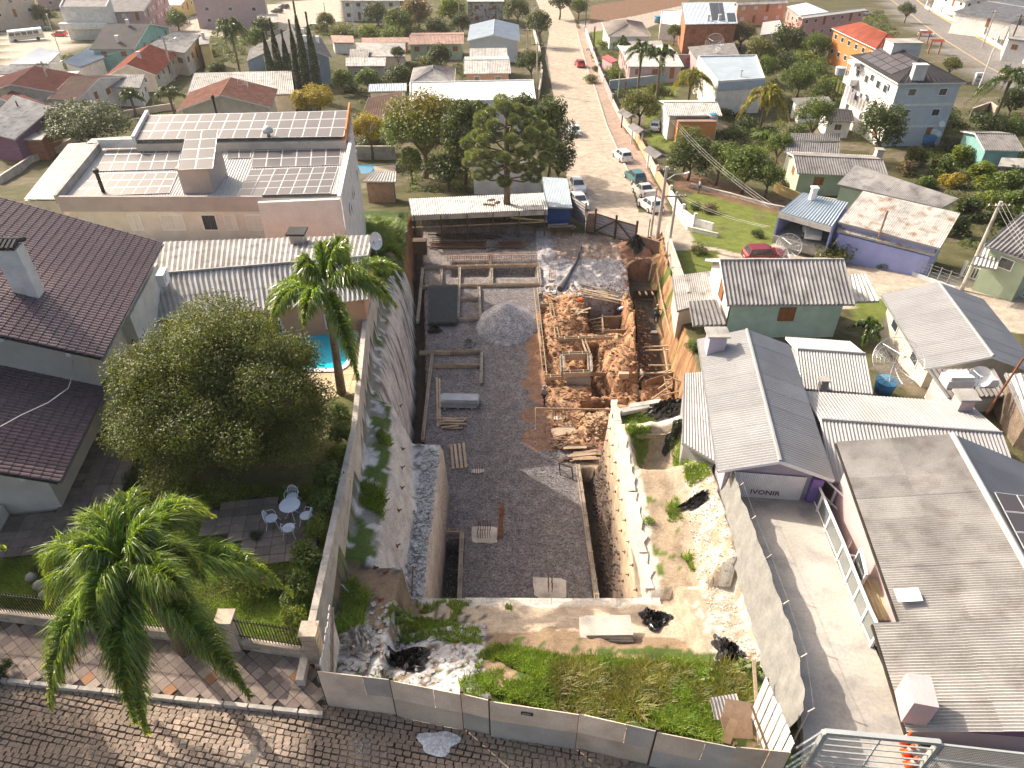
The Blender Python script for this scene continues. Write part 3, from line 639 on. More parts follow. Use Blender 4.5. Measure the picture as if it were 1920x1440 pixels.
# pavement of diagonal tiles and its kerb
SWZ = 10.78
swp = W2([(-160, 1150), (0, 1163), (300, 1190), (586, 1232), (603, 1335), (0, 1270), (-160, 1255)], SWZ)
pv = MB(); pv.prism(swp, 10.2, SWZ - .035); pvo = tag(pv.build('tiled_pavement', mat('tile_bed', (.06, .05, .045), .95, .2, 2, .2, 9, .2, 0)), kind='structure')
slab_grid(pvo, swp, SWZ - .02, (.36, .36), R(52), [TW[0]] * 9 + [TW[1]] * 7 + [TW[2]] * 7 + [TW[3]], name='paving_tile', gap=.016)
kb = thing('kerb', 'weathered stone kerb between the cobbled street and the diagonal tiled pavement', 'kerb', P(300, 1305, SWZ))
ka, kc = P(-160, 1257, SWZ), P(606, 1338, SWZ)
for i in range(17):
    a = ka.lerp(kc, i / 17 + .002); b = ka.lerp(kc, (i + 1) / 17 - .002); m = MB(); m.bar(a - Vector((0, 0, .09)), b - Vector((0, 0, .09)), .13, .22); m.build('kerb_stone', LCONC, kb)
# garden railing on a stone wall
gf = thing('garden_railing', 'black iron railing on a pale stone wall with pillars along the tiled pavement', 'fence', P(440, 1215, SWZ))
fa, fb, fc = P(-160, 1142, SWZ), P(437, 1210, SWZ), P(588, 1233, SWZ)
for a, b in ((fa, fb), (fb, fc)):
    d = (b - a).normalized(); L = (b - a).length; nb = int(L / .6)
    for r in range(4):
        for i in range(nb):
            q0 = a + d * (L * (i + (r % 2) * .5) / nb); q1 = a + d * min(L, L * (i + 1 + (r % 2) * .5) / nb)
            if (q1 - q0).length < .1: continue
            MB().bar(q0 + Vector((0, 0, .07 + r * .13)), q1 + Vector((0, 0, .07 + r * .13)) - d * .012, .2, .12).build('stone_block', STONEW, gf)
    nbar = int(L / .11); m = MB()
    m.bar(a + Vector((0, 0, .68)), b + Vector((0, 0, .68)), .03, .03).bar(a + Vector((0, 0, 1.55)), b + Vector((0, 0, 1.55)), .03, .03)
    m.build('rail', IRON, gf)
    for i in range(1, nbar):
        p = a + d * (L * i / nbar)
        if p.x > -22: MB().bar(p + Vector((0, 0, .53)), p + Vector((0, 0, 1.68)), .022, .022).build('picket', IRON, gf)
for p in (fb, fc):
    m = MB()
    for r in range(11): m.box((p.x + .12, p.y, SWZ + .07 + r * .15), (.48 + .02 * (r % 2), .48 - .02 * (r % 2), .142))
    m.box((p.x + .12, p.y, SWZ + 1.68), (.58, .58, .08)).build('pillar', STONEW, gf)
# hoarding of boards
PLYG = mat('greyer_hoarding_board', (.52, .48, .42), .8, .22, .7, .08, 14, .1, .12, stain=(.52, .42, .33), samt=.3)
hd = thing('hoarding', 'tall hoarding of weathered grey and tan boards along the cobbled street', 'hoarding', P(1000, 1400, 10.6))
hp = [(594, 1256), (732, 1272), (864, 1298), (918, 1311), (1086, 1336), (1232, 1369), (1380, 1398), (1484, 1408)]
HT = [P(a, b, 12.75) for a, b in hp]
for i in range(7):
    a, b = HT[i], HT[i + 1]; d = (b - a).normalized(); n = Vector((d.y, -d.x, 0)); off = n * (.05 * (i % 2)); zt = 12.75 + (.02 if i % 2 else -.03)
    L = (b - a).length
    for r in range(2):
        cuts = [0, 1] if (i in (2, 3) or r == 1) else [0, .62, 1]
        for q in range(len(cuts) - 1):
            o = a + d * (L * cuts[q] + .012) + off - n * .012 * r; o.z = zt - 1.1 * (r + 1) + .008
            MB().obox(o, d * (L * (cuts[q + 1] - cuts[q]) - .02), n * .025, Vector((0, 0, 1.075))).build('board', random.choice([PLY, PLY, PLYG]), hd)
    pb = a + off - n * .06; MB().bar((pb.x, pb.y, 10.3), (pb.x, pb.y, zt + .06), .09, .09).build('post', WOODD, hd)
    for zz in (11.2, 12.3): MB().bar(a - n * .05 + Vector((0, 0, zz - 12.75)), b - n * .05 + Vector((0, 0, zz - 12.75)), .05, .07).build('rail', WOOD, hd)
p = P(1020 - 8, 1349, 12.42); q = HT[3].lerp(HT[4], .36); dd = (HT[4] - HT[3]).normalized(); nn = Vector((dd.y, -dd.x, 0)); sg = MB(); o = q + nn * .09 + Vector((0, 0, -.42))
sg.obox(o, dd * .36, nn * .015, Vector((0, 0, .15))); so_ = tag(sg.build('notice_plate', IRON), 'small black notice plate with pale lettering fixed on the hoarding', 'sign')
def text(s, size, o, u, up, mt, parent=None, name='lettering', ext=.004):
    cu = bpy.data.curves.new(name, 'FONT'); cu.body = s; cu.size = size; cu.extrude = ext; cu.resolution_u = 2; cu.align_x = 'CENTER'; cu.align_y = 'CENTER'
    tmp = bpy.data.objects.new(name, cu); me = bpy.data.meshes.new_from_object(tmp); bpy.data.objects.remove(tmp); me.materials.clear(); me.materials.append(mt)
    u = Vector(u).normalized(); up = Vector(up); up = (up - u * up.dot(u)).normalized(); n = u.cross(up); M = Matrix.Translation(Vector(o)) @ Matrix((u, up, n)).transposed().to_4x4()
    me.transform(M); return link(name, me, parent)
for k, (ww, zz) in enumerate(((.26, .105), (.20, .05))):
    mk = MB()
    for i in range(9): mk.obox(o + dd * (.05 + ww / 9 * i) + nn * .016 + Vector((0, 0, zz - .012)), dd * (ww / 9 * .6), nn * .002, Vector((0, 0, .026)))
    mk.build('lettering', WHITE, so_)
# slatted end gates of the hoarding
def slat_gate(label, a, b, zb, zt, ns, mt, tilt=0):
    t = thing('slatted_gate', label, 'gate', a); d = b - a; L = d.length; d.normalize(); n = Vector((-d.y, d.x, 0))
    for i in range(ns):
        q = a + d * (L * (i + .12) / ns); z0 = zb + random.uniform(-.05, .05)
        MB().obox(Vector((q.x, q.y, z0)), d * (L / ns * .78), n * .03, Vector((0, 0, zt - z0 + random.uniform(-.12, .12))) + n * tilt).build('slat', mt, t)
    MB().bar(Vector((a.x, a.y, zb + .2)) - n * .06, Vector((b.x, b.y, zt - .2)) - n * .06, .05, .12).build('brace', WOOD, t)
    MB().bar(Vector((a.x, a.y, zb + .4)) + n * .06, Vector((b.x, b.y, zb + .4)) + n * .06, .05, .08).build('rail', WOODD, t)
slat_gate('white slatted board gate at the left end of the hoarding beside the tiled pavement', HT[0] + Vector((.1, .1, 0)), HT[0] + Vector((-.05, 2.3, 0)), 10.6, 12.8, 8, mat('whitewashed_board', (.55, .52, .50), .85, .15, 2, .1, 9, .2, .1))
slat_gate('whitewashed picket panel at the right end of the hoarding beside the driveway', HT[7] + Vector((.1, .1, 0)), HT[7] + Vector((-.1, 2.2, 0)), 10.6, 12.9, 7, WHITE)
# concrete wall along the left side of the lot
cw = thing('boundary_wall', 'long concrete wall between the left garden and the excavated lot', 'wall', (-7, 20, 9))
ys = [12.3, 15, 17.5, 20, 22.5, 25, 27.5, 30, 32.5, 35, 37.5, 40.5]; hz = np.interp(ys, [12, 25, 36, 41], [11.15, 10.9, 10.3, 9.6])
for i in range(len(ys) - 1):
    a, b = ys[i], ys[i + 1] - .02; xa, xb = float(xwl(a)) - .12, float(xwl(b)) - .12
    MB().prism([(xa - .13, a), (xa + .13, a), (xb + .13, b), (xb - .13, b)], 7.2, [hz[i], hz[i], hz[i + 1], hz[i + 1]]).build('wall_panel', LCONC, cw)
# retaining wall crown on the right bench and lip at the near edge, with nail heads
rw = thing('retaining_wall', 'tan sprayed concrete wall with nail heads on the right of the gravel pit', 'wall', (6, 25, 1))
for i in range(7):
    a, b = 19.3 + i * 1.95, 19.3 + (i + 1) * 1.95 - .03; j = lambda: random.uniform(-.06, .06)
    MB().prism([(5.93, a), (6.32 + j(), a), (6.28 + j(), a * .7 + b * .3), (6.45 + j(), (a + b) / 2), (6.25 + j(), a * .3 + b * .7), (6.36 + j(), b), (5.93, b)], 6.1, (6.4 if a < 29 else 5.75) + .06 * (i % 2)).build('coping', mat('sprayed_crust', (.62, .56, .48), .95, .2, 2, .15, 8, .5, .1), rw)
nh = MB(); nh.box((0, 0, 0), (.12, .12, .03)).bar((0, 0, 0), (0, 0, .16), .035, .035).bar((-.1, 0, .02), (.08, .03, .02), .03, .03); nhm = nh.mesh('nail_head', RUST)
for r, zz in enumerate((2.2, 3.9, 5.3)):
    for i in range(10):
        o_ = link('nail_head', nhm, rw); o_.matrix_parent_inverse = Matrix(); o_.parent = rw; o_.location = Vector((5.78, 20 + i * 1.4 + .5 * (r % 2), zz)) - Vector(rw.location) ; o_.rotation_euler = (0, R(-90), random.uniform(-.3, .3))
lw = thing('nailed_slope', 'smooth sprayed concrete slope with dark nail heads under the left wall', 'retaining wall', (-5.5, 25, 6))
for i in range(14):
    y = 15.5 + i * 1.6 if i < 9 else 19 + (i - 9) * 4.1
    x = float(xwl(y)) + (1.7 if i < 9 else 1.25); o_ = link('nail_head', nhm, lw); o_.matrix_parent_inverse = Matrix(); o_.location = Vector((x, y, SZat(x, y) + .02)) - Vector(lw.location); o_.rotation_euler = (0, R(60), random.uniform(-.3, .3)); o_.scale = (1.3,) * 3
# small masonry wall and lip
xw_ = thing('cross_wall', 'short tan masonry wall across the right bench above the hollow', 'wall', (8.4, 29.8, 5))
for r in range(6):
    for i in range(9):
        MB().box((7.0 + i * .42 + .2 * (r % 2), 29.75 + .02 * i, 4.75 + r * .26), (.41, .2, .25), .05).build('block', mat('tan_block', (.40, .32, .21), .9, .2, 2, .2, 9, .3, .1), xw_)
lp = thing('pit_lip', 'cracked pale concrete lip along the near edge of the gravel pit', 'kerb', (1, 18.8, 6))
for i in range(11):
    a, b = -4.0 + i * .96, -4.0 + (i + 1) * .96 - .015; j = lambda s=.1: random.uniform(-s, s)
    MB().prism([(a, 18.98), (a, 18.5 + j()), ((a + b) / 2, 18.35 + j(.15)), (b, 18.5 + j()), (b, 18.98)], 5.7, 6.12 + j(.04)).build('lip_piece', mat('sprayed_crust', (.62, .56, .48)), lp)
# ---------------------------------------------------------------- driveway, railing, gate
def zr_(y): return float(np.interp(y, [-5, 9, 12, 26, 28], [10.75, 10.7, 10.55, 7.1, 7.1]))
dv = MB(); dl = [(8.4, 8.3), (9.15, 10.8), (9.5, 12.5), (9.95, 18), (10.35, 25.6)]; dr_ = [(15.0, 8.3), (12.3, 10.8), (12.7, 12.5), (13.45, 18), (14.75, 25.6)]
V = []; F = []
for i in range(5):
    a, b = dl[i], dr_[i]; z = zr_(a[1])
    V += [(a[0], a[1], z), (b[0], b[1], z), (b[0], b[1], z - 5), (a[0], a[1], z - 3)]
for i in range(4):
    q = i * 4; F += [(q, q + 1, q + 5, q + 4), (q + 1, q + 2, q + 6, q + 5), (q + 3, q, q + 4, q + 7)]
F += [(0, 3, 2, 1), (16, 17, 18, 19)]
tag(dv.add(V, F).build('driveway', DRIVE), kind='structure')
rl = thing('glass_railing', 'white framed glass railing along the right edge of the concrete driveway', 'railing', P(1600, 1150, 9))
ed = [(14.62, 24.9), (14.2, 22.4), (13.95, 20.9), (13.62, 18.9), (13.35, 17.5), (13.15, 16.4), (12.95, 15.3), (12.8, 14.2)]
for i in range(len(ed) - 1):
    a, b = Vector((*ed[i], zr_(ed[i][1]))), Vector((*ed[i + 1], zr_(ed[i + 1][1]))); u = Vector((0, 0, 1))
    m = MB(); m.bar(a + u * 1.05, b + u * 1.05, .09, .07).bar(a + u * .1, b + u * .1, .04, .04); m.build('rail', WHITEM, rl)
    m = MB(); m.bar(a, a + u * 1.03, .1, .1); m.build('post', WHITEM, rl)
    d = (b - a); MB().add([a + d * .07 + u * .16, b - d * .07 + u * .16, b - d * .07 + u * .98, a + d * .07 + u * .98], [(0, 1, 2, 3)]).build('glass_panel', glassmat('railing_glass', (.16, .18, .18), .1), rl)
m = MB(); m.bar((12.8, 14.2, 10), (12.8, 14.2, 11.1), .1, .1); m.build('post', WHITEM, rl)
# branch of the railing round the stair
rb_ = thing('stair_railing', 'white railing box around the stair beside the driveway', 'railing', (15, 20, 8))
eb = [(14.45, 24.0), (15.35, 21.4), (15.6, 19.9), (15.0, 18.9), (13.7, 18.95)]
for i in range(4):
    a, b = Vector((*eb[i], 8.0)), Vector((*eb[i + 1], 8.2)); u = Vector((0, 0, 1))
    for hh in (1.0, .1): MB().bar(a + u * hh, b + u * hh, .07, .06).build('rail', WHITEM, rb_)
    for k in range(2): p = a.lerp(b, k / 2); MB().bar(p, p + u, .08, .08).build('post', WHITEM, rb_)
# driveway gate at the street
gt = thing('driveway_gate', 'grey painted steel gate frame across the foot of the driveway', 'gate', P(1600, 1400, 10.7))
GA, GB = P(1547, 1372, 12.6), P(1762, 1392, 12.6); gd_ = (GB - GA); L = gd_.length; gd_.normalize()
GRM = mat('pale_grey_steel', (.42, .44, .43), .5, .1, 2, .05, 10, 0, .05, .2)
for a, b, ww in ((GA, GB, .14), (GA - Vector((0, 0, 1.9)), GA, .16), (GB - Vector((0, 0, 1.9)), GB, .16)): MB().bar(a, b, ww, .14).build('frame', GRM, gt)
for hz_ in (.4, .75, 1.1, 1.45, 1.8): MB().bar(GA - Vector((0, 0, hz_)), GB - Vector((0, 0, hz_)), .04, .04).build('bar', GRM, gt)
MB().bar(GA + gd_ * L * .5, GA + gd_ * L * .5 - Vector((0, 0, 1.9)), .04, .04).build('bar', GRM, gt)
lf = thing('side_gate', 'narrow barred steel gate between picket panel and driveway gate', 'gate', P(1500, 1400, 10.7))
for hz_ in (.1, .7, 1.3, 1.8): MB().bar(GA - Vector((.1, -.02, hz_)), P(1484, 1400, 12.6) - Vector((-.15, 0, hz_)), .05, .05).build('bar', GRM, lf)
mf = thing('mesh_fence', 'welded wire mesh fence in a steel frame right of the driveway gate', 'fence', P(1850, 1420, 10.7))
FA, FB = GB + Vector((.12, -.02, -.1)), P(2020, 1425, 12.5)
d_ = FB - FA
for hh in (0, .9, 1.8): MB().bar(FA - Vector((0, 0, hh)), FB - Vector((0, 0, hh)), .06, .06).build('frame', GRM, mf)
m = MB()
for i in range(60): q = FA + d_ * (i / 60); m.bar(q, q - Vector((0, 0, 1.8)), .012, .012)
for i in range(20): m.bar(FA - Vector((0, 0, .09 * i + .05)), FB - Vector((0, 0, .09 * i + .05)), .012, .012)
tag(m.build('wire_mesh', STEEL, mf), kind='stuff')
def cone(px, py, z, lab):
    t = thing('traffic_cone', lab, 'cone', P(px, py, z), 'traffic cones by the driveway gate'); c = Vector(t.location); om = mat('cone_orange', (.75, .11, .02), .5, .1, 2, .05, 9, 0, .05)
    MB().box(c + Vector((0, 0, .02)), (.32, .32, .04)).build('base', om, t); MB().lathe(c + Vector((0, 0, .04)), [(.13, 0), (.085, .28)], 12).build('cone_body', om, t, True)
    MB().lathe(c + Vector((0, 0, .32)), [(.085, 0), (.066, .13)], 12).build('band', WHITE, t, True); MB().lathe(c + Vector((0, 0, .45)), [(.066, 0), (.03, .2)], 12).build('tip', om, t, True)
cone(1695, 1392, 10.75, 'orange traffic cone farthest from the street, against the wall foot'); cone(1700, 1415, 10.75, 'middle one of three orange cones behind the driveway gate'); cone(1706, 1438, 10.75, 'orange traffic cone nearest the street in the row by the gate')
# black plastic mesh fence with posts between driveway and lot
pf_ = thing('plastic_fence', 'grey plastic sheeting hung along wire fence between lot and driveway', 'fence', (10, 18, 9))
fx = [(8.75, 10.7), (9.2, 12.6), (9.5, 15), (9.75, 17.5), (9.95, 20), (10.2, 22.5), (10.45, 25), (10.7, 27.6)]
V = []; F = []; nn_ = 60
for i in range(nn_ + 1):
    t = i / nn_ * (len(fx) - 1); k = min(int(t), len(fx) - 2); f = t - k; x = fx[k][0] * (1 - f) + fx[k + 1][0] * f; y = fx[k][1] * (1 - f) + fx[k + 1][1] * f; z = zr_(y) - .1
    for j in range(5):
        h = j / 4; V.append((x - .42 * (1 - h) + .03 * math.sin(i * 1.3 + j) + random.uniform(-.035, .035), y, z - .5 + h * (2.25 + .05 * math.sin(i * .6) + .09 * random.random())))
for i in range(nn_):
    for j in range(4): q = i * 5 + j; F.append((q, q + 5, q + 6, q + 1))
MB().add(V, F).build('sheeting', GREYP, pf_, True)
for (x, y) in fx: MB().bar((x + .12, y, zr_(y) - .3), (x + .12, y, zr_(y) + 1.6), .045, .045).bar((x + .12, y, zr_(y) + 1.6), (x + .26, y, zr_(y) + 1.8), .035, .035).build('post', LCONC, pf_)
for hh in (.5, .8, 1.1, 1.4, 1.75):
    MB().tube([(x + (.12 if hh < 1.7 else .24), y, zr_(y) + hh) for x, y in fx], .007, 3).build('wire', STEEL, pf_)
# ---------------------------------------------------------------- big tiled house at the left
VC = mat('villa_cream', (.70, .65, .58), .8, .1, 1, .05, 20, .1, 0)
def left_house():
    t = thing('tiled_villa', 'large cream villa with plum concrete tile roofs at left edge', 'house', (-24, 26, 10.3))
    slope = .43; per = Vector((-1, -.14, 0)).normalized()
    tb = MB(); w, l = .205, .40
    prof = [(-.5, 0), (-.3, .035), (0, .052), (.3, .035), (.5, 0)]
    for b in range(2): tb.V += [(l * b, q * w, z + (.028 if b == 1 else 0)) for q, z in prof]
    tb.V += [(l, q * w, z) for q, z in prof]
    tb.F = [(i, i + 1, 6 + i, 5 + i)[::-1] for i in range(4)] + [(5 + i, 6 + i, 11 + i, 10 + i)[::-1] for i in range(4)]; tb.M = [0] * 8
    tme = tb.mesh('roof_tile', PLUM); tiles = []
    def plane(c, d, L):
        up = (per + Vector((0, 0, slope))).normalized(); e = (d - c); n = e.cross(up).normalized(); n = n if n.z > 0 else -n
        a, b = c + per * L + Vector((0, 0, slope * L)), d + per * L + Vector((0, 0, slope * L))
        MB().add([c - n * .02, d - n * .02, b - n * .02, a - n * .02, c - n * .12, d - n * .12, b - n * .12, a - n * .12], [(0, 1, 2, 3), (4, 5, 6, 7), (0, 4, 5, 1), (0, 3, 7, 4), (1, 2, 6, 5)]).build('roof_deck', DTILE, t)
        ne = int(e.length / .205); ed_ = e.normalized(); Lr = (a - c).length
        M = Matrix((-up, ed_, n)).transposed()
        if M.determinant() < 0: M = Matrix((-up, -ed_, n)).transposed()
        for i in range(ne):
            for j in range(int(Lr / .36)):
                o = c + ed_ * (i + .5) * e.length / ne + up * ((j + 1) * .36) + n * .01
                tiles.append((o, M))
        MB().bar(c - Vector((0, 0, .08)), d - Vector((0, 0, .08)), .12, .1).build('gutter', STEEL, t)
        return a, b
    C_, D_ = P(190, 672, 14.8), P(305, 455, 14.8); A_, B_ = P(110, 905, 12.6), P(220, 685, 12.6); B_ = A_ + (B_ - A_) * .86
    plane(C_, D_, 16); plane(A_, B_, 16)
    def scr(o):
        v = o - CAMP; fz = v.y * CS - v.z * SN; return v.x / fz * FPX + 960, 720 - (v.y * SN + v.z * CS) / fz * FPX
    vis = []; 
    for o, M in tiles:
        x, y = scr(o)
        if x > -20: vis.append(((o - CAMP).length, o, M))
    vis.sort(key=lambda q: q[0]); print('tiles', len(vis)); rv = []
    base = np.array(tb.V); Vv = []; Ff = []
    for q, (_, o, M) in enumerate(vis):
        if q < 300: ob = link('roof_tile', tme, t); ob.matrix_parent_inverse = Matrix(); ob.matrix_basis = Matrix.Translation(o - Vector(t.location)) @ M.to_4x4() @ Matrix.Rotation(random.uniform(-.012, .012), 4, 'Z')
        else: Ff.append(np.array(tb.F) + 15 * len(Vv)); Vv.append(base @ np.array(M).T + np.array(o) + np.random.uniform(-.004, .004, 3))
    tag(link('roof_tiling', npmesh('roof_tiling', np.concatenate(Vv), np.concatenate(Ff), PLUM), t), kind='stuff')
    ax = (D_ - C_).normalized()
    def blk(c, d, inset, ins_front, zb, z0, name='wall', back=.6, L=15.5):
        a = c + per * inset + ax * ins_front; b = d + per * inset - ax * back; n1, n2 = a + per * L, b + per * L
        V = [(q.x, q.y, zb) for q in (a, b, n2, n1)] + [(a.x, a.y, z0 + slope * inset - .15), (b.x, b.y, z0 + slope * inset - .15), (n2.x, n2.y, z0 + slope * (inset + L) - .15), (n1.x, n1.y, z0 + slope * (inset + L) - .15)]
        MB().add(V, [(0, 1, 5, 4), (1, 2, 6, 5), (2, 3, 7, 6), (3, 0, 4, 7)]).build(name, VC, t)
        return a, b
    a, b = blk(A_, B_, 1.0, .9, 9.5, 12.6); blk(C_, D_, .95, .8, 9.5, 14.8)
    MB().prism([(b.x + .9, b.y + 4), (b.x + .9 - .8, b.y + 9.5), (b.x - 3, b.y + 9), (b.x - 3, b.y + 4)], 8.8, 14.0).build('wall', WHITE, t)
    # plinth
    MB().bar(Vector((a.x + .03, a.y, 9.9)), Vector((b.x + .03, b.y, 9.9)), .1, .9).build('plinth', WHITE, t)
    # protruding purlin ends
    for base, z0 in ((A_, 12.6), (C_, 14.8)):
        for L in (1.3, 3.6, 5.9, 8.2): q = base + per * L + Vector((0, 0, slope * L - .28)); MB().bar(q + ax * .1, q + ax * 1.4, .2, .24).build('purlin_end', WHITEM, t)
    # chimney
    q = Vector((-22.0, 28.1, 16.0)); MB().box((q.x, q.y, 17.2), (.95, .75, 2.9), R(8)).build('chimney', WHITE, t)
    cp = MB(); 
    for i in range(6): cp.tube([(q.x - .5 + .2 * i, q.y - .5, 18.78), (q.x - .5 + .2 * i, q.y, 18.95)], .11, 6).tube([(q.x - .5 + .2 * i, q.y, 18.95), (q.x - .5 + .2 * i, q.y + .5, 18.78)], .11, 6)
    cp.build('chimney_cap', DTILE, t)
    # balcony with a wooden rail
    a, b = P(216, 722, 13.3), P(250, 640, 13.3)
    for z in (0, -.25, -.5, -.75): MB().bar(a + Vector((0, 0, z)), b + Vector((0, 0, z)), .05, .13).build('balcony_rail', mat('varnished_wood', (.30, .12, .06), .5, .2, 3, .1, 9, .1, .1), t)
    d = (b - a).normalized(); MB().prism([(a.x, a.y), (b.x, b.y), (b.x - 1.4, b.y), (a.x - 1.4, a.y)], 11.9, 12.15).build('balcony', CREAM, t)
    for k in range(4): p = a.lerp(b, k / 3); MB().bar(p - Vector((0, 0, .95)), p + Vector((0, 0, .1)), .07, .07).build('rail_post', IRON, t)
    window(t, (-19.75, 20.2 + 1.2, 11.6), (1, .14), 1.5, 1.2, 'b'); window(t, (-24, 20.15, 11.5), (-.14 * -1, -1), 1.6, 1.2, 'b')
    # planter and shrub bed
    MB().box((-22.3, 19.5, 10.6), (2.6, .8, .7), R(8)).build('planter', WHITE, t)
    # loose wire over the lower roof
    MB().tube([P(0, 800, 16.6), P(40, 778, 15.6), P(90, 755, 14.8), P(128, 728, 14.3), P(137, 700, 14.2), P(136, 672, 14.3)], .02, 4).build('cable', ALU, t)
    ac = MB(); ac.box((-18.6, 33.3, 14.2), (.4, .9, .7), R(8)); ac.lathe((-18.38, 33.3, 14.2), [(.26, 0), (.26, .03)], 14, axis=(1, .14, 0)); tag(ac.build('air_conditioner', WHITEM), 'white air conditioner unit on the side wall of the villa', 'air conditioner')
left_house()
# patio slabs
SL = [mat('patio_slab_a', (.21, .175, .155), .85, .2, 1.5, .1, 9, .2, .15), mat('patio_slab_b', (.25, .205, .175), .85, .2, 1.5, .1, 9, .2, .15)]
def patio(pts, z, name, size=(.6, .45), rot=R(8)):
    pp = W2(pts, z); o = tag(MB().prism(pp, z - .9, z - .03).build(name, mat('patio_bed', (.07, .06, .05), .95, .2, 2, .2, 9, .2, 0)), kind='structure'); slab_grid(o, pp, z - .01, size, rot, SL, 'slab', .02)
patio([(100, 965), (195, 800), (250, 845), (212, 960), (190, 1005), (60, 1040), (-60, 1045), (-60, 965)], 10.36, 'patio_paving')
patio([(385, 955), (480, 930), (612, 950), (588, 1048), (478, 1054), (432, 1010), (385, 1000)], 10.33, 'terrace_paving')
patio([(270, 945), (332, 944), (324, 980), (300, 992), (268, 985)], 10.34, 'garden_path')
# cast metal table and chairs
FM = mat('white_cast_metal', (.70, .74, .80), .5, .08, 2, .03, 9, 0, .04)
def cast_chair(label, px, py, face):
    c = P(px, py, 10.36); t = thing('garden_chair', label, 'chair', c, 'white garden chairs round the table'); u = Vector((math.cos(face), math.sin(face), 0)); s = Vector((-u.y, u.x, 0)); z = Vector((0, 0, 1))
    MB().lathe(c + z * .43, [(.24, 0), (.25, .015), (.24, .03)], 16).build('seat', FM, t)
    bk = MB(); pts = [c - u * .2 + s * (.24 * math.cos(a)) + z * (.45 + .42 * math.sin(a)) - u * (.08 * math.sin(a)) for a in np.linspace(0, math.pi, 11)]; bk.tube(pts, .018, 5)
    for k in range(-3, 4): bk.tube([c - u * .2 + s * (.06 * k) + z * .45, c - u * .27 + s * (.07 * k) + z * (.45 + .42 * math.sqrt(max(0, 1 - (k / 4) ** 2)))], .01, 4)
    for k in (.6, .75): bk.tube([c - u * .24 + s * .2 + z * k, c - u * .25 + z * (k + .05), c - u * .24 - s * .2 + z * k], .009, 4)
    bk.build('backrest', FM, t)
    ar = MB()
    for q in (-1, 1): ar.tube([c - u * .2 + s * .24 * q + z * .66, c + u * .05 + s * .28 * q + z * .66, c + u * .16 + s * .26 * q + z * .45], .014, 5)
    ar.build('armrest', FM, t)
    for a in (1, -1):
        for b in (1, -1): MB().tube([c + u * .17 * a + s * .17 * b + z * .43, c + u * .2 * a + s * .2 * b + z * .22, c + u * .27 * a + s * .25 * b], [.018, .014, .02], 5).build('leg', FM, t)
tc = P(549, 968, 10.36); tb_ = thing('garden_table', 'round white cast metal garden table on the shaded terrace', 'table', tc)
MB().lathe(tc + Vector((0, 0, .68)), [(.41, 0), (.43, .015), (.42, .035), (.04, .036)], 28).build('tabletop', FM, tb_)
for k in range(4): a = k * math.pi / 2 + .5; MB().tube([tc + Vector((.12 * math.cos(a), .12 * math.sin(a), .68)), tc + Vector((.07 * math.cos(a), .07 * math.sin(a), .35)), tc + Vector((.32 * math.cos(a), .32 * math.sin(a), 0))], [.02, .016, .022], 6).build('leg', FM, tb_)
cast_chair('white garden chair behind the round table, against the tree shade', 551, 945, R(-90)); cast_chair('white garden chair left of the round table', 513, 985, R(10)); cast_chair('white garden chair in front of the round table', 545, 1003, R(95)); cast_chair('white garden chair right of the round table', 577, 980, R(175))
# pool
pl = thing('swimming_pool', 'bright blue swimming pool with pale rim behind the big round tree', 'swimming pool', (-11, 33, 9.5))
def rr(x0, x1, y0, y1, r, n=6): return [(cx + r * math.cos(a), cy + r * math.sin(a)) for cx, cy, s in ((x1 - r, y1 - r, 0), (x0 + r, y1 - r, 90), (x0 + r, y0 + r, 180), (x1 - r, y0 + r, 270)) for a in np.radians(np.linspace(s, s + 90, n))]
ou, inn = rr(-15.6, -8.95, 30.9, 35.3, .9), rr(-15.35, -9.2, 31.15, 35.05, .7); n = len(ou)
MB().add([(x, y, 9.72) for x, y in ou] + [(x, y, 9.76) for x, y in inn] + [(x, y, 8.5) for x, y in inn], [(i, (i + 1) % n, n + (i + 1) % n, n + i) for i in range(n)] + [(n + i, n + (i + 1) % n, 2 * n + (i + 1) % n, 2 * n + i) for i in range(n)]).build('rim', WHITEM, pl)
MB().add([(x, y, 9.69) for x, y in rr(-15.36, -9.19, 31.14, 35.06, .7)], [tuple(range(n))]).build('water', mat('pool_water', (.03, .56, .74), .06, .06, 2, .02, 5, .08, 0, 0, .6), pl)
pdk = tag(MB().prism([(-17, 28.2), (-8.1, 28.2), (-8.8, 36.2), (-17, 36.2)], 9.0, 9.63).build('pool_deck', mat('deck_joint', (.3, .24, .15), .9, .2, 2, .2, 9, .2, 0)), kind='structure')
DS = mat('pool_deck_stone', (.56, .45, .29), .8, .12, 1.5, .08, 9, .1, .12)
slab_grid(pdk, [(-17, 28.2), (-8.1, 28.2), (-8.85, 36.2), (-17, 36.2)], 9.64, (.6, .5), 0, DS, 'slab', .015, .03)
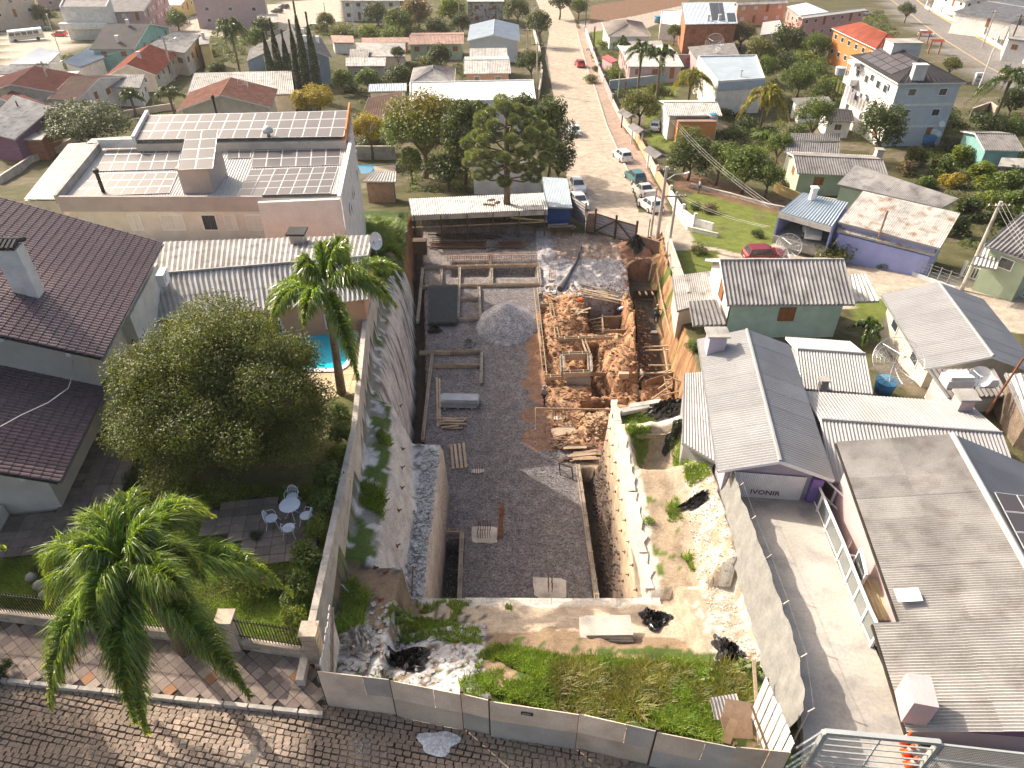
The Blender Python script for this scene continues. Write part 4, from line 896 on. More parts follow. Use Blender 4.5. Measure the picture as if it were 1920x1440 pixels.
# ---------------------------------------------------------------- corrugated annex and solar block
t, Q = quadroof('long corrugated grey roof building between the solar block and the pool', [(280, 455, 4.6), (700, 441, 4.6), (690, 482, 5.2), (272, 517, 5.2)], FIBER, None, 'corr', 14, 1, zb=8)
A, B, C_, D_ = [Vector(q) for q in Q]; E, F_ = P(690, 562, 11.9), P(296, 602, 11.9)
sheets(t, D_, C_, E, F_, 14, 2, .27, .045, FIBERL)
wallbox(t, [(A.x + .3, A.y - .3), (B.x - .3, B.y - .3), (E.x - .3, E.y + .3), (F_.x + .3, F_.y + .3)], 7.5, [12.4, 12.4, 11.8, 11.8], PEACH, 3.5)
MB().tube([D_ + Vector((0, 0, .05)), C_ + Vector((0, 0, .05))], .1, 6).build('ridge_cap', FIBER, t)
q = P(560, 452, 12.8); ch = MB(); ch.box((q.x, q.y, 12.9), (.8, .8, .9)).build('chimney', LCONC, t); MB().box((q.x, q.y, 13.45), (1.15, 1.1, .12)).build('chimney_cap', DTILE, t)
def dish(label, c, r, az, el=.5, solid=True, mt=None):
    c = Vector(c); t = thing('satellite_dish', label, 'satellite dish', c - Vector((0, 0, .8))); ax = Vector((math.cos(az) * math.cos(el), math.sin(az) * math.cos(el), math.sin(el)))
    q = Vector((0, 0, 1)).rotation_difference(ax); pr = [(r * k / 5, .45 * r * (k / 5) ** 2) for k in range(6)]
    if solid:
        b = MB(); V = []; F = []
        for rad, z in pr:
            for k in range(20): a = k * math.pi / 10; V.append(c + q @ Vector((rad * math.cos(a), rad * math.sin(a), z - .3 * r)))
        for i in range(5):
            for k in range(20): F.append((i * 20 + k, i * 20 + (k + 1) % 20, (i + 1) * 20 + (k + 1) % 20, (i + 1) * 20 + k))
        b.add(V, F).build('reflector', mt or WHITEM, t, True)
    else:
        b = MB()
        for k in range(12): a = k * math.pi / 6; b.tube([c + q @ Vector((rad * math.cos(a), rad * math.sin(a), z - .3 * r)) for rad, z in pr], .014, 4)
        b.build('rib', mt or ALU, t)
        b = MB()
        for j in range(2, 6): rad, z = pr[j]; b.tube([c + q @ Vector((rad * math.cos(a), rad * math.sin(a), z - .3 * r)) for a in np.linspace(0, 2 * math.pi, 25)], .01 if j < 5 else .022, 4)
        b.build('hoop', mt or ALU, t)
        b = MB()
        for j in range(1, 24): rad = r * j / 24; z = .45 * r * (j / 24) ** 2; b.tube([c + q @ Vector((rad * math.cos(a), rad * math.sin(a), z - .3 * r)) for a in np.linspace(0, 2 * math.pi, 21)], .0035, 3, caps=False)
        tag(b.build('mesh_screen', mt or ALU, t), kind='stuff')
    b = MB(); b.bar(c - Vector((0, 0, .9)), c - ax * .2 * r, .06, .06); b.build('mast', STEEL, t)
    b = MB(); f = c + ax * r * .75
    for k in range(3): a = k * 2.1; b.tube([c + q @ Vector((r * .9 * math.cos(a), r * .9 * math.sin(a), .07 * r)), f], .015, 4)
    b.lathe(f, [(.07, -.06), (.07, .06)], 8); b.build('feed', ALU, t)
dish('white satellite dish at the right end of the long corrugated roof', P(703, 452, 13.3), .55, R(-30), .3)
def panels(parent, pts, n, m, gap=.03):
    A, B, C_, D_ = [P(*p) for p in pts]; N = (B - A).cross(D_ - A).normalized(); N = N if N.z > 0 else -N
    for j in range(m):
        for i in range(n):
            g = .012; a, b, c, d = (lerp2(A, B, C_, D_, s, tt) + N * .1 for s, tt in (((i + g) / n, (j + g) / m), ((i + 1 - g) / n, (j + g) / m), ((i + 1 - g) / n, (j + 1 - g) / m), ((i + g) / n, (j + 1 - g) / m)))
            c0 = (a + b + c + d) / 4; I = [q + (c0 - q) * .055 - N * .008 for q in (a, b, c, d)]; O = [a, b, c, d]
            MB().add(O + I, [(0, 1, 5, 4), (1, 2, 6, 5), (2, 3, 7, 6), (3, 0, 4, 7)]).add(I, [(0, 1, 2, 3)], 1).add(O + [q - N * .04 for q in O], [(0, 1, 5, 4), (1, 2, 6, 5), (2, 3, 7, 6), (3, 0, 4, 7)]).build('solar_panel', [ALU, CELL], parent)
def solar_block():
    t = thing('solar_block', 'two storey pale building with many solar panels on its stepped roofs', 'building', P(400, 430, 6))
    zr = 12.9
    a, b, c, d = P(106, 374, zr), P(645, 362, zr), P(660, 264, zr), P(187, 274, zr)
    w = .0
    # lower storey wall, recessed band, parapet
    x0, x1, y0 = a.x, b.x, a.y
    xr0 = P(498, 365, zr).x
    MB().prism([(x0, y0 + 1.5), (xr0, y0 + 1.5), (b.x - .3, y0 + 1.5), (c.x - .3, c.y), (P(655, 208, 13.6).x - .3, P(655, 208, 13.6).y), (d.x + 2, c.y + 7), (d.x, d.y)], 3, zr - .55).build('wall', VC, t)
    MB().obox((x0, y0, zr - .9), (xr0 - x0, 0, 0), (0, .2, 0), (0, 0, 1.1)).build('parapet', mat('taupe_render', (.44, .38, .35), .85, .1, 1, .05, 9, .1, 0), t)
    MB().obox((x0 + 3, y0 - .9, 5), (xr0 - x0 - 3, 0, 0), (0, .2, 0), (0, 0, 4.9)).build('terrace_wall', VC, t)
    MB().obox((x0 + 3, y0 - .7, 8.7), (xr0 - x0 - 3, 0, 0), (0, 2.2, 0), (0, 0, .2)).build('terrace_floor', CONC, t)
    MB().obox((xr0, y0 - 1.0, 3), (b.x - xr0, (b.y - a.y) * .5, 0), (0, .25, 0), (0, 0, zr + .2 - 3)).build('end_wall', mat('lilac_white', (.70, .68, .65), .85, .1, 1, .05, 9, .1, 0), t)
    e = P(655, 208, 13.6)
    MB().prism([(b.x - .25, b.y - 1), (b.x, b.y - 1), (c.x + .1, c.y), (e.x + .1, e.y), (e.x - .2, e.y), (c.x - .2, c.y)], 2, zr + .25).build('side_wall', WHITE, t)
    MB().bar((x0, y0, zr + .0), (d.x, d.y, zr + .0), .2, .6).build('parapet', CONC, t); MB().bar(d + Vector((0, 0, .2)), c + Vector((0, 0, .2)), .22, .7).build('parapet', WHITE, t)
    f0, f1, f2, f3 = P(252, 266, 13.4), P(648, 260, 13.4), P(655, 208, 13.4), P(278, 216, 13.4)
    MB().prism([(q.x, q.y) for q in (f0, f1, f2, f3)], 4, 13.2).build('wall', CREAM, t); MB().bar(f0 + Vector((0, 0, .1)), f3 + Vector((0, 0, .1)), .25, .7).build('parapet', WHITE, t)
    MB().bar(f1 + Vector((.1, 0, .3)), f2 + Vector((.1, 0, .3)), .12, .9).build('parapet', ORANGE, t)
    z = zr - .35
    sheets(t, P(190, 277, z), P(655, 266, z), P(640, 364, z), P(112, 374, z), 1, 1, .2, .03, METALL)
    sheets(t, P(280, 216, 13.3), P(652, 209, 13.3), P(644, 259, 13.3), P(254, 266, 13.3), 1, 1, .2, .03, METALL)
    panels(t, [(203, 277, z), (343, 275, z), (333, 319, z), (180, 323, z)], 6, 3)
    panels(t, [(178, 327, z), (335, 325, z), (318, 364, z), (133, 371, z)], 8, 3)
    panels(t, [(478, 270, z), (640, 266, z), (638, 311, z), (471, 316, z)], 6, 3)
    panels(t, [(470, 320, z), (635, 314, z), (619, 364, z), (445, 369, z)], 7, 4)
    panels(t, [(425, 271, z), (475, 270, z), (470, 298, z), (427, 299, z)], 2, 2)
    panels(t, [(278, 218, 13.45), (655, 209, 13.45), (645, 258, 13.45), (252, 264, 13.45)], 15, 3)
    # lower left wing
    lz = 11.6; wq = [P(*q, lz) for q in ((128, 272), (185, 268), (110, 374), (45, 374))]
    MB().prism([(q.x, q.y) for q in wq], 3, lz - .1).build('wing', CREAM, t); panels(t, [(128, 272, lz), (185, 268, lz), (108, 376, lz), (45, 376, lz)], 3, 9)
    wq = [P(*q, lz) for q in ((172, 262), (250, 257), (246, 268), (160, 271))]; MB().prism([(q.x, q.y) for q in wq], 4, lz - .1).build('wing', CREAM, t); panels(t, [(172, 262, lz), (250, 257, lz), (246, 268, lz), (160, 272, lz)], 5, 2)
    # stair tower with its own panels
    p0, p1 = P(345, 364, z), P(401, 362, z); dd = Vector((0, 3.2, 0)); hh = 1.75
    MB().obox(p0, p1 - p0, dd, (0, 0, hh)).build('stair_tower', mat('taupe_render', (.44, .38, .35)), t)
    MB().obox(Vector(p0) + Vector((-.12, -.12, hh)), (p1 - p0) + Vector((.24, 0, 0)), dd + Vector((0, .24, 0)), (0, 0, .15)).build('tower_cornice', LCONC, t)
    panels(t, [(350, 247, z + hh + 1.1), (410, 244, z + hh + 1.1), (400, 318, z + hh + .35), (334, 321, z + hh + .35)], 2, 4)
    # windows of the recessed band
    for px, wd, st_ in ((252, .9, 's'), (322, 1.7, 's'), (391, 1.1, 'g'), (431, .9, 's'), (478, 1.4, 's')):
        q = P(px, 408, 10.9); window(t, (q.x * (y0 + 1.5) / q.y, y0 + 1.49, 10.5), (0, -1), wd, 1.25, st_)
    for yy in (50, 53, 57, 61): window(t, (np.interp(yy, [b.y, c.y, e.y], [b.x, c.x + .1, e.x + .1]) + .02, yy, 10.6), (1, .12), .9, .8, 'g')
    # flue pipes
    f = P(195, 362, z); MB().tube([f, f + Vector((0, 0, 1.5))], .13, 8).build('flue', IRON, t); MB().lathe(f + Vector((0, 0, 1.5)), [(.2, 0), (.2, .25), (.05, .3)], 10).build('flue_cap', IRON, t)
    v = P(504, 256, 13.5); MB().lathe(v, [(.15, 0), (.15, .3), (.42, .35), (.42, .6), (.2, .8), (0.02, .85)], 14).build('roof_vent', ALU, t, True)
solar_block()
# ---------------------------------------------------------------- right-hand neighbours
t, K = gable('long grey metal gable roof over the white garage with lettered door', (1463, 865), (1400, 618), (1345, 872), 3.4, 2.5, METALG, mat('lilac_wall', (.42, .38, .45), .8, .1, 1, .05, 9, .1, 0), 'fine', n=8, m=1, zb=7.1, win=0, zg=5, oh=.45)
E0, E1, G0, G1, R0 = K[2], K[4], K[4], K[5], K[0]
def garage():
    a, b = K[2].lerp(K[4], .13), K[2].lerp(K[4], .80)
    if a.x > b.x: a, b = b, a
    ax = (K[1] - K[0]).normalized(); n = -ax; ins = ax * min(.45, 1) ; a, b = a + ax * .44, b + ax * .44
    d = (b - a).normalized(); L = (b - a).length; o = Vector((a.x, a.y, 7.05)); N = Vector((d.y, -d.x, 0))
    for i in range(3):
        m = MB(); L3 = L / 3; k = 14; V = []; F = []
        for q in range(k * 2 + 1):
            s = L3 * (q / (k * 2)); dep = .09 + .015 * (q % 2)
            p = o + d * (L3 * i + s) + N * dep; V += [p, p + Vector((0, 0, 2.25))]
        F = [(2 * q, 2 * q + 2, 2 * q + 3, 2 * q + 1) for q in range(k * 2)]; m.add(V, F).build('garage_door_leaf', WHITEM, t)
    text('IVONIR', .42, o + d * L * .52 + N * .125 + Vector((0, 0, 1.05)), d, Vector((0, 0, 1)), mat('dark_red_letter', (.09, .02, .03), .7, 0, 1, 0, 9, 0, 0), t, ext=.006)
    MB().obox(o + d * (L + .25), d * .5, N * .25, Vector((0, 0, 2.3))).build('corner_pillar', mat('violet_wall', (.24, .17, .42), .8, .1, 1, .05, 9, .1, 0), t)
garage()
q = K[0].lerp(K[1], .93); MB().box((q.x - 1.9, q.y - .3, q.z - .3), (.95, .8, 1.3)).build('chimney', mat('lilac_wall', (.42, .38, .45)), t); MB().box((q.x - 1.9, q.y - .3, q.z + .5), (1.25, 1.05, .1)).build('chimney_cap', CONC, t)
quadroof('narrow grey sheet lean-to against the left side of the lettered garage', [(1283, 700, 1.9), (1328, 697, 2.0), (1345, 868, 2.0), (1280, 830, 1.8)], METALG, GREYW, 'fine', 1, 5, zb=6.2, win=0, zlow=4)
gable('pale ribbed sheet roof house behind the lettered garage', (1495, 655), (1622, 664), (1578, 734), 3.6, 2.7, METALL, GREYW, 'fine', n=4, m=1, zb=5, win=0)
gable('long low ribbed grey roof crossing behind the large foreground roof', (1540, 787), (1878, 812), (1600, 740), 3.5, 2.6, METALG, LPINK, 'fine', n=8, m=1, zb=6, win=0, zg=2)
def big_right():
    t = thing('house', 'pink walled house with huge corrugated roof filling the lower right corner', 'house', (16, 16, 7))
    ra, rb = P(1785, 815, 12.6), P(2095, 1372, 12.6); ea, eb = P(1568, 830, 11.2), P(1700, 1374, 11.2); e2 = P(1640, 1168, 11.2); e3 = P(1635, 1168, 11.15)
    eb2 = P(1697, 1374, 11.2)
    rm = rb + (ra - rb) * .30; eu = P(1687, 1168, 11.2); el = P(1637, 1170, 11.1); tf = mat('tan_fibre_cement', (.40, .38, .355), .85, .22, .7, .1, 18, .15, .10, stain=(.27, .24, .21), samt=.4)
    sheets(t, ra, rm, eu, ea, 8, 2, .105, .026, tf, step=.02); sheets(t, rm, rb, eb, el, 4, 2, .105, .026, tf, step=.02)
    ga, gb = ra * 2 - ea, rb * 2 - eb; ga.z = gb.z = 11.2
    sheets(t, ra, rb, gb, ga, 10, 1, .16, .035, METALG, step=.02)
    MB().tube([ra + Vector((0, 0, .04)), rb + Vector((0, 0, .04))], .12, 8).build('ridge_cap', METALL, t)
    s = lambda a, b, f: a + (b - a) * f
    MB().bar(ea - Vector((0, 0, .08)), eu - Vector((0, 0, .08)), .1, .1).build('gutter', IRON, t); MB().bar(el - Vector((0, 0, .08)), eb - Vector((0, 0, .08)), .1, .1).build('gutter', IRON, t)
    u = (ea - eb).normalized(); n = Vector((u.y, -u.x, 0))
    wp = [eb + n * .35 + u * .3, eu + n * .5, ea + n * .6 - u * .5, ga - n * .8 - u * .5, gb - n * .8 + u * .5]
    wallbox(t, [(q.x, q.y) for q in wp], 3, 11.05, LPINK, 0); V = [wp[0], wp[3]]
    MB().add([(wp[0].x, wp[0].y, 11.0), (wp[4].x, wp[4].y, 11.0), (rb.x, wp[4].y * .5 + wp[0].y * .5 + .1, 12.45)], [(0, 1, 2)]).build('gable_wall', PURPLE, t)
    for k in range(2): window(t, Vector((wp[0].x, wp[0].y, 9.9)) + u * (3 + 4 * k) - n * .02, -n, 1.3, 1.0, 'g')
    # chimney block
    q = P(1722, 1305, 12.1); MB().box((q.x, q.y, 11.9), (.7, 1.0, 1.15), R(-12)).build('chimney', LPINK, t)
    # translucent sheet
    c0 = P(1733, 1189, 11.75); 
    N = (rb - ra).cross(eb - ra).normalized(); N = N if N.z > 0 else -N; dn = (eb - rb).normalized(); ud = (ra - rb).normalized(); c0 = rb + ud * (rb - ra).length * .36 + dn * (eb - rb).length * .66
    sheets_ = MB().add([c0 + N * .06, c0 + N * .06 + ud * .55, c0 + N * .06 + ud * .55 + dn * .8, c0 + N * .06 + dn * .8], [(0, 1, 2, 3)]).build('skylight', WHITEM, t)
    # panels on the far slope
    pts = [(1858, 925, 12.35), (1990, 940, 11.7), (2040, 1060, 11.7), (1905, 1060, 12.35)]
    a, b, c, d = [P(*q) for q in pts]
    panels(t, [(1862, 925, 12.55), (1985, 940, 12.1), (2080, 1085, 12.1), (1945, 1085, 12.55)], 3, 4)
    dish('dark mesh satellite dish behind the huge corrugated roof at right edge', P(2005, 1100, 13.4), 1.1, R(-150), .5, False, IRON)
big_right()
# side patio between driveway and the pink house
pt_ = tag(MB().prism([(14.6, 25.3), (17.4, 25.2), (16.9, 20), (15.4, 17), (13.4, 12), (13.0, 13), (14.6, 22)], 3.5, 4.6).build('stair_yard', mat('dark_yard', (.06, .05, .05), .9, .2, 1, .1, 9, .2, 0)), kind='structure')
quadroof('small tan sheet canopy between the driveway railing and the pink house', [(1598, 1088, 1.6), (1652, 1085, 1.6), (1676, 1163, 1.5), (1636, 1163, 1.5)], mat('tan_sheet', (.42, .36, .22), .7, .1, 1, .05, 9, 0, 0), None, 'fine', 1, 1, zb=8.1)
# terraced houses on the right
t, K2 = gable('two storey mint board house with striped grey roof and brown shutter', (1350, 488), (1582, 487), (1480, 571), 5.2, 3.5, FIBER, MINT, 'corr', n=6, m=1, zb=3.2, win=0, oh=.5)
def mint():
    a, b = K2[2] + Vector((0, .48, 0)), K2[3] + Vector((0, .48, 0)); z = 5.2
    q = P(1468, 580, 5.5); q = Vector((a.x + (b.x - a.x) * .5, a.y + .02, 5.6)); q.x = P(1468, 580, 5.5).x
    window(t, q, (0, -1), 1.15, 1.1, 'b', 'window', 2)
    r0 = K2[0]; 
    # white left gable skin
    zt = K2[0].z; y0, yr, y1 = K2[2].y + .5, K2[0].y, K2[4].y - .5; x = min(K2[0].x, K2[1].x) + .46 * 1.0 - .06
    zl = zt - (K2[0].z - K2[2].z) * (yr - y0) / (yr - K2[2].y) - .08
    MB().add([(x, y0, 1.5), (x, y1, 1.5), (x, y1, zl), (x, yr, zt - .1), (x, y0, zl)], [(0, 4, 3, 2, 1)]).build('side_wall', WHITE, t)
    window(t, (x - .03, yr - .6, 6.3), (-1, 0), .9, 1.4, 'b'); window(t, (x - .03, y0 + .6, 4.2), (-1, 0), .7, .8, 'b')
mint()
quadroof('grey flat sheet lean-to roof left of the mint house', [(1260, 518, 2.2), (1338, 508, 2.4), (1350, 560, 2.3), (1270, 583, 2.1)], FIBER, CREAM, 'fine', 3, 1, zb=2.6, win=0)
quadroof('dark slatted pergola roof at the corner of the mint house', [(1292, 565, 2.3), (1344, 562, 2.3), (1360, 608, 2.2), (1300, 610, 2.2)], FIBERD, None, 'corr', 1, 1, zb=3.2)
quadroof('small striped canopy roof right of the mint house', [(1592, 515, 2.4), (1622, 514, 2.4), (1648, 564, 2.2), (1600, 566, 2.2)], FIBERL, None, 'corr', 1, 1, zb=3.2)
t, K3 = gable('large beige and grey gable roof house right of the mint house', (1862, 668), (1760, 530), (1735, 691), 3.9, 2.7, METALG, CREAM, 'fine', n=8, m=1, zb=4.2, win=3.5, oh=.5)
quadroof('dark striped lower roof with duct boxes below the beige gable house', [(1742, 692, 2.4), (1862, 692, 2.4), (1890, 742, 2.2), (1780, 745, 2.2)], FIBERD, WHITE, 'corr', 3, 1, zb=5, win=0)
def duct(px, py, z, sc, lab):
    c = P(px, py, z); t = thing('roof_duct', lab, 'vent duct', c, 'white duct boxes'); x, y, _ = c
    MB().box((x, y, z + .35 * sc), (1.5 * sc, .9 * sc, .5 * sc)).build('duct_body', WHITE, t)
    MB().prism([(x - .65 * sc, y - .38 * sc), (x + .65 * sc, y - .38 * sc), (x + .55 * sc, y + .38 * sc), (x - .55 * sc, y + .38 * sc)], z + .6 * sc, z + .82 * sc).build('duct_hood', WHITE, t); MB().box((x, y, z + .02), (1.2 * sc, .7 * sc, .25 * sc)).build('duct_base', GREYW, t)
duct(1790, 722, 7.9, 1, 'large white boxy duct on the dark striped roof'); duct(1848, 722, 7.9, .65, 'smaller white duct box beside the dish on the dark striped roof')
dish('white satellite dish on the dark striped roof beside the ducts', P(1838, 706, 8.7), .6, R(-120), .5)
dish('large transparent mesh satellite dish in the yard right of the mint house', P(1682, 678, 7.4), 1.5, R(-100), .9, False)
dish('mesh satellite dish on the yard in front of the open garage', P(1478, 462, 4.2), 1.1, R(-100), .7, False)
def tank(px, py, z, r, h, lab, mt=None):
    c = P(px, py, z); t = thing('water_tank', lab, 'water tank', c); MB().lathe(c, [(r * .85, 0), (r, h)], 20).build('tank_body', mt or TANKB, t, True); MB().lathe(c + Vector((0, 0, h)), [(r * 1.04, 0), (r * 1.04, .06), (r * .3, .18), (.02, .2)], 20).build('lid', mat('tank_lid', (.10, .30, .45), .5, .1, 2, .05, 9, 0, 0), t)
    for k in range(8): a = k * math.pi / 4; MB().bar(c + Vector((r * .3 * math.cos(a), r * .3 * math.sin(a), h + .17)), c + Vector((r * math.cos(a), r * math.sin(a), h + .07)), .04, .03).build('rib', TANKB, t)
tank(1655, 734, 5.6, .62, .8, 'blue water tank with ribbed lid between the sheet roofs'); 
quadroof('weathered plank shed with pale corrugated roof at the right edge', [(1885, 700, 3.0), (2010, 705, 3.0), (2010, 830, 3.4), (1925, 790, 3.4)], FIBERL, mat('old_planks', (.22, .17, .13), .9, .3, 2, .3, 9, .3, .1), 'corr', 3, 2, zb=5.2, win=0)
q = P(1855, 790, 6.0)
def mast(pts, r, label, name='pole', cat='pole', mt=None): return tag(MB().tube(pts, r, 8).build(name, mt or RUST), label, cat)
mast([P(1850, 775, 7), P(1850, 775, 7) + Vector((.9, .6, 3.4))], .06, 'leaning rusty mast beside the plank shed at the right')
q = P(1802, 762, 9.0); t = thing('chimney_stack', 'square pink chimney with a stone cap on the long ribbed roof', 'chimney', q); MB().box((q.x, q.y, q.z + .1), (.75, .75, 1.2)).build('stack', LPINK, t); MB().box((q.x, q.y, q.z + .75), (1.05, 1.0, .12)).build('cap', CONC, t)
q = P(1543, 722, 8); t = thing('chimney_stack', 'low square chimney on the pale ribbed roof behind garage', 'chimney', q); MB().box((q.x, q.y, q.z), (.4, .4, .8)).build('stack', GREYW, t); MB().box((q.x, q.y, q.z + .42), (.55, .5, .08)).build('cap', CONC, t)
# ---------------------------------------------------------------- things in the dug-out lot
def boards(t, a, b, w=.14, h=.3, mt=None, name='form_board', seg=2.4, cap=True):
    a, b = Vector(a), Vector(b); L = (b - a).length; n = max(1, round(L / seg)); d = (b - a) / n; s = Vector((-d.y, d.x, 0)).normalized()
    for i in range(n):
        p, q = a + d * i, a + d * (i + 1) - d.normalized() * .02
        for k in (-1, 1): MB().bar(p + s * w * k * .5, q + s * w * k * .5, .03, h).build(name, mt or BOARD, t)
    m = max(2, int(L / .9))
    for i in range(m): p = a.lerp(b, (i + .5) / m); MB().bar(p + s * w * .75 + Vector((0, 0, h / 2)), p - s * w * .75 + Vector((0, 0, h / 2)), .05, .03).build('cleat', mt or BOARD, t)
def G0_(px, py, z=.15): return P(px, py, z)
def frame(label, lines, z=.15, w=.14, h=.3, mt=None, fill=CONC, cat='formwork'):
    t = thing('formwork', label, cat, P(lines[0][0], lines[0][1], 0))
    for l in lines:
        a, b = P(l[0], l[1], z), P(l[2], l[3], z); boards(t, a, b, w, h, mt)
        if fill: d = (b - a).normalized(); MB().bar(a + Vector((0, 0, -.03)), b + Vector((0, 0, -.03)), w * .7, h * .7).build('beam', fill, t)
frame('grid of concrete beam forms in the far left corner of the pit', [(795, 502, 1010, 497), (1010, 500, 1013, 536), (793, 503, 783, 604), (828, 505, 827, 537), (862, 502, 859, 596), (922, 504, 922, 533), (789, 539, 858, 537), (864, 536, 1010, 533), (898, 539, 901, 596), (864, 561, 897, 560), (860, 599, 903, 598)], w=.2)
frame('rectangular beam form on gravel left of centre, in front of the mesh stack', [(786, 662, 903, 660), (811, 664, 792, 826), (903, 662, 902, 720), (810, 686, 900, 686)], w=.18)
frame('short corner form at the near left of the gravel floor', [(832, 997, 866, 998), (866, 1000, 861, 1131)], w=.2)
frame('long beam form along the right trench of the gravel floor', [(1083, 872, 1120, 1131)], w=.22)
frame('ladder shaped timber form along the left of the orange earth', [(1004, 540, 1022, 707), (1022, 708, 1062, 706)], z=.45, w=.3, fill=None)
frame('narrow timber form across the orange earth near the excavation pit', [(1032, 568, 1046, 635), (1012, 571, 1030, 570), (1046, 637, 1148, 632), (1094, 638, 1104, 664)], z=.65, w=.26, fill=None)
frame('square concrete and timber box form in the orange earth', [(1054, 668, 1104, 666), (1105, 668, 1107, 700), (1106, 701, 1056, 703), (1056, 702, 1054, 669)], z=.8, w=.3, h=.6)
t = thing('timber_tank_form', 'open timber box form standing inside the excavated pit', 'formwork', P(1150, 610, -1)); q = [P(1129, 596, -.6), P(1170, 595, -.6), P(1174, 620, -.6), P(1132, 622, -.6)]
for i in range(4): a, b = q[i], q[(i + 1) % 4]; MB().bar(a - Vector((0, 0, .5)), b - Vector((0, 0, .5)), .05, 1.3).build('panel', WOOD, t); MB().bar(a + Vector((0, 0, -1.2)), a + Vector((0, 0, .3)), .08, .08).build('post', BOARD, t)
for k in range(5): a = P(1105 + 3 * k, 600 + 6 * k, -.9); MB().bar(a, a + Vector((1.3, .3 - .12 * k, .1)), .05, .07).build('strut', BOARD, t)
t = thing('batter_rail', 'long thin timber rail following the right edge of the pit', 'rail', P(1250, 600, 1)); pts = [P(1231, 504, .6), P(1240, 560, .6), P(1258, 630, .6), P(1284, 722, .6)]
for i in range(3): MB().bar(pts[i], pts[i + 1], .07, .14).build('board', BOARD, t)
for f in range(8): p = pts[0].lerp(pts[3], f / 7.5); MB().bar(p - Vector((0, 0, 2.1)), p + Vector((0, 0, .2)), .06, .06).build('stake', WOOD, t)
t = thing('trench_bracing', 'timber cross braces over the near end of the right trench', 'bracing', P(1235, 670, -1))
for a, b in (((1208, 650), (1262, 649)), ((1209, 657), (1262, 656)), ((1216, 685), (1264, 685)), ((1226, 700), (1262, 694)), ((1210, 700), (1272, 699)), ((1244, 652), (1252, 700))): MB().bar(P(*a, -.1), P(*b, -.1), .09, .09).build('brace', BOARD, t)
t = thing('trench_forms', 'dark panels and loose timber at the far end of the right trench', 'formwork', P(1215, 560, -1))
for a, b, z in (((1187, 552), (1232, 552), -.9), ((1195, 640), (1190, 570), -1.1), ((1244, 640), (1226, 560), -1.1)): MB().bar(P(*a, z), P(*b, z), .06, .9).build('panel', WOODD, t)
for k in range(3): MB().bar(P(1198 + 12 * k, 547, 0), P(1201 + 12 * k, 553, 0), .12, .12).build('brace', BOARD, t)
t = thing('near_trench_forms', 'tangle of pale timbers and board panels at the corner of the orange trench', 'formwork', P(1240, 725, 0))
for a, b, za, zb_ in (((1222, 748), (1262, 720), .2, .9), ((1238, 742), (1268, 735), 1.2, 1.0), ((1245, 705), (1256, 750), 1.4, .2), ((1248, 712), (1285, 712), 1.1, 1.2), ((1234, 730), (1262, 708), .2, 1.3), ((1252, 705), (1282, 718), 1.5, 1.3), ((1270, 705), (1272, 740), 1.6, .2), ((1255, 740), (1290, 728), .6, .6)): MB().bar(P(*a, za), P(*b, zb_), .07, .09).build('timber', BOARD, t)
MB().bar(P(1212, 720, .3), P(1262, 705, .3), .04, .8).build('panel', WOOD, t)
t = thing('column_form', 'upright tan box form for a column beside the bending worker', 'formwork', P(1167, 722, 0)); MB().obox(P(1158, 724, 0), (.75, 0, 0), (0, .3, 0), (0, 0, 1.15)).build('panel', BOARD, t); MB().bar(P(1153, 722, 0), P(1160, 722, 1.1), .06, .06).build('strut', BOARD, t)
t = thing('footing_forms', 'low timber edge boards along the ditch beyond the rubble bank', 'formwork', P(1110, 710, 0))
MB().bar(P(1062, 716, .3), P(1108, 716, .3), .1, .7).build('panel', CONC, t); MB().bar(P(1110, 702, .15), P(1153, 701, .15), .08, .3).build('panel', WOOD, t); MB().bar(P(1175, 703, .15), P(1212, 702, .15), .08, .3).build('panel', WOOD, t)
t = thing('batter_board', 'long horizontal batter board on posts across the gravel floor', 'batter board', P(1004, 808, 0)); a, b = P(1004, 766, 1.0), P(1190, 769, 1.0)
MB().bar(a, b, .04, .16).build('board', BOARD, t)
for f in (0, .18, .35, .5, .8): p = a.lerp(b, f); MB().bar(Vector((p.x, p.y, 0)), p, .07, .07).build('post', BOARD, t)
MB().bar(P(1004, 808, .8), P(1004, 766, 1.0), .04, .14).build('board', BOARD, t)
def pile(label, px, py, n, L, w, h, ang, spread, mt, z=0, name='timber_pile', cat='timber pile', part='plank', jit=.25):
    c = PS(px, py); c.z += z; t = thing(name, label, cat, c)
    for i in range(n):
        a = ang + random.uniform(-jit, jit); d = Vector((math.cos(a), math.sin(a), 0)); l = L * random.uniform(.75, 1.05); lay = i * 2 // max(n, 1)
        o = c + Vector((random.uniform(-1, 1) * spread[0], random.uniform(-1, 1) * spread[1], h / 2 + .02 + i * h * (.35 if n > 5 else .5)))
        MB().bar(o - d * l / 2, o + d * l / 2 + Vector((0, 0, random.uniform(-.04, .04))), w, h).build(part, mt if not isinstance(mt, list) else random.choice(mt), t)
    return t
pile('heap of short offcut timbers just in front of the sheet stack', 850, 798, 16, 1.6, .14, .06, .1, (.35, .7), BOARD)
t = thing('plank_row', 'four parallel tan planks lying lengthwise on the gravel', 'planks', P(858, 855, 0))
for i, (a, b) in enumerate((((846, 834), (850, 880)), ((853, 833), (858, 878)), ((861, 832), (866, 878)), ((869, 831), (874, 877)))): MB().bar(P(*a, .06), P(*b, .06), .17, .09).build('plank', BOARD, t)
t = thing('plank_pair', 'pair of long planks lying beside the left beam form', 'planks', P(821, 755, 0))
for a, b in (((819, 708), (821, 800)), ((824, 710), (825, 798))): MB().bar(P(*a, .06), P(*b, .06), .13, .08).build('plank', BOARD, t)
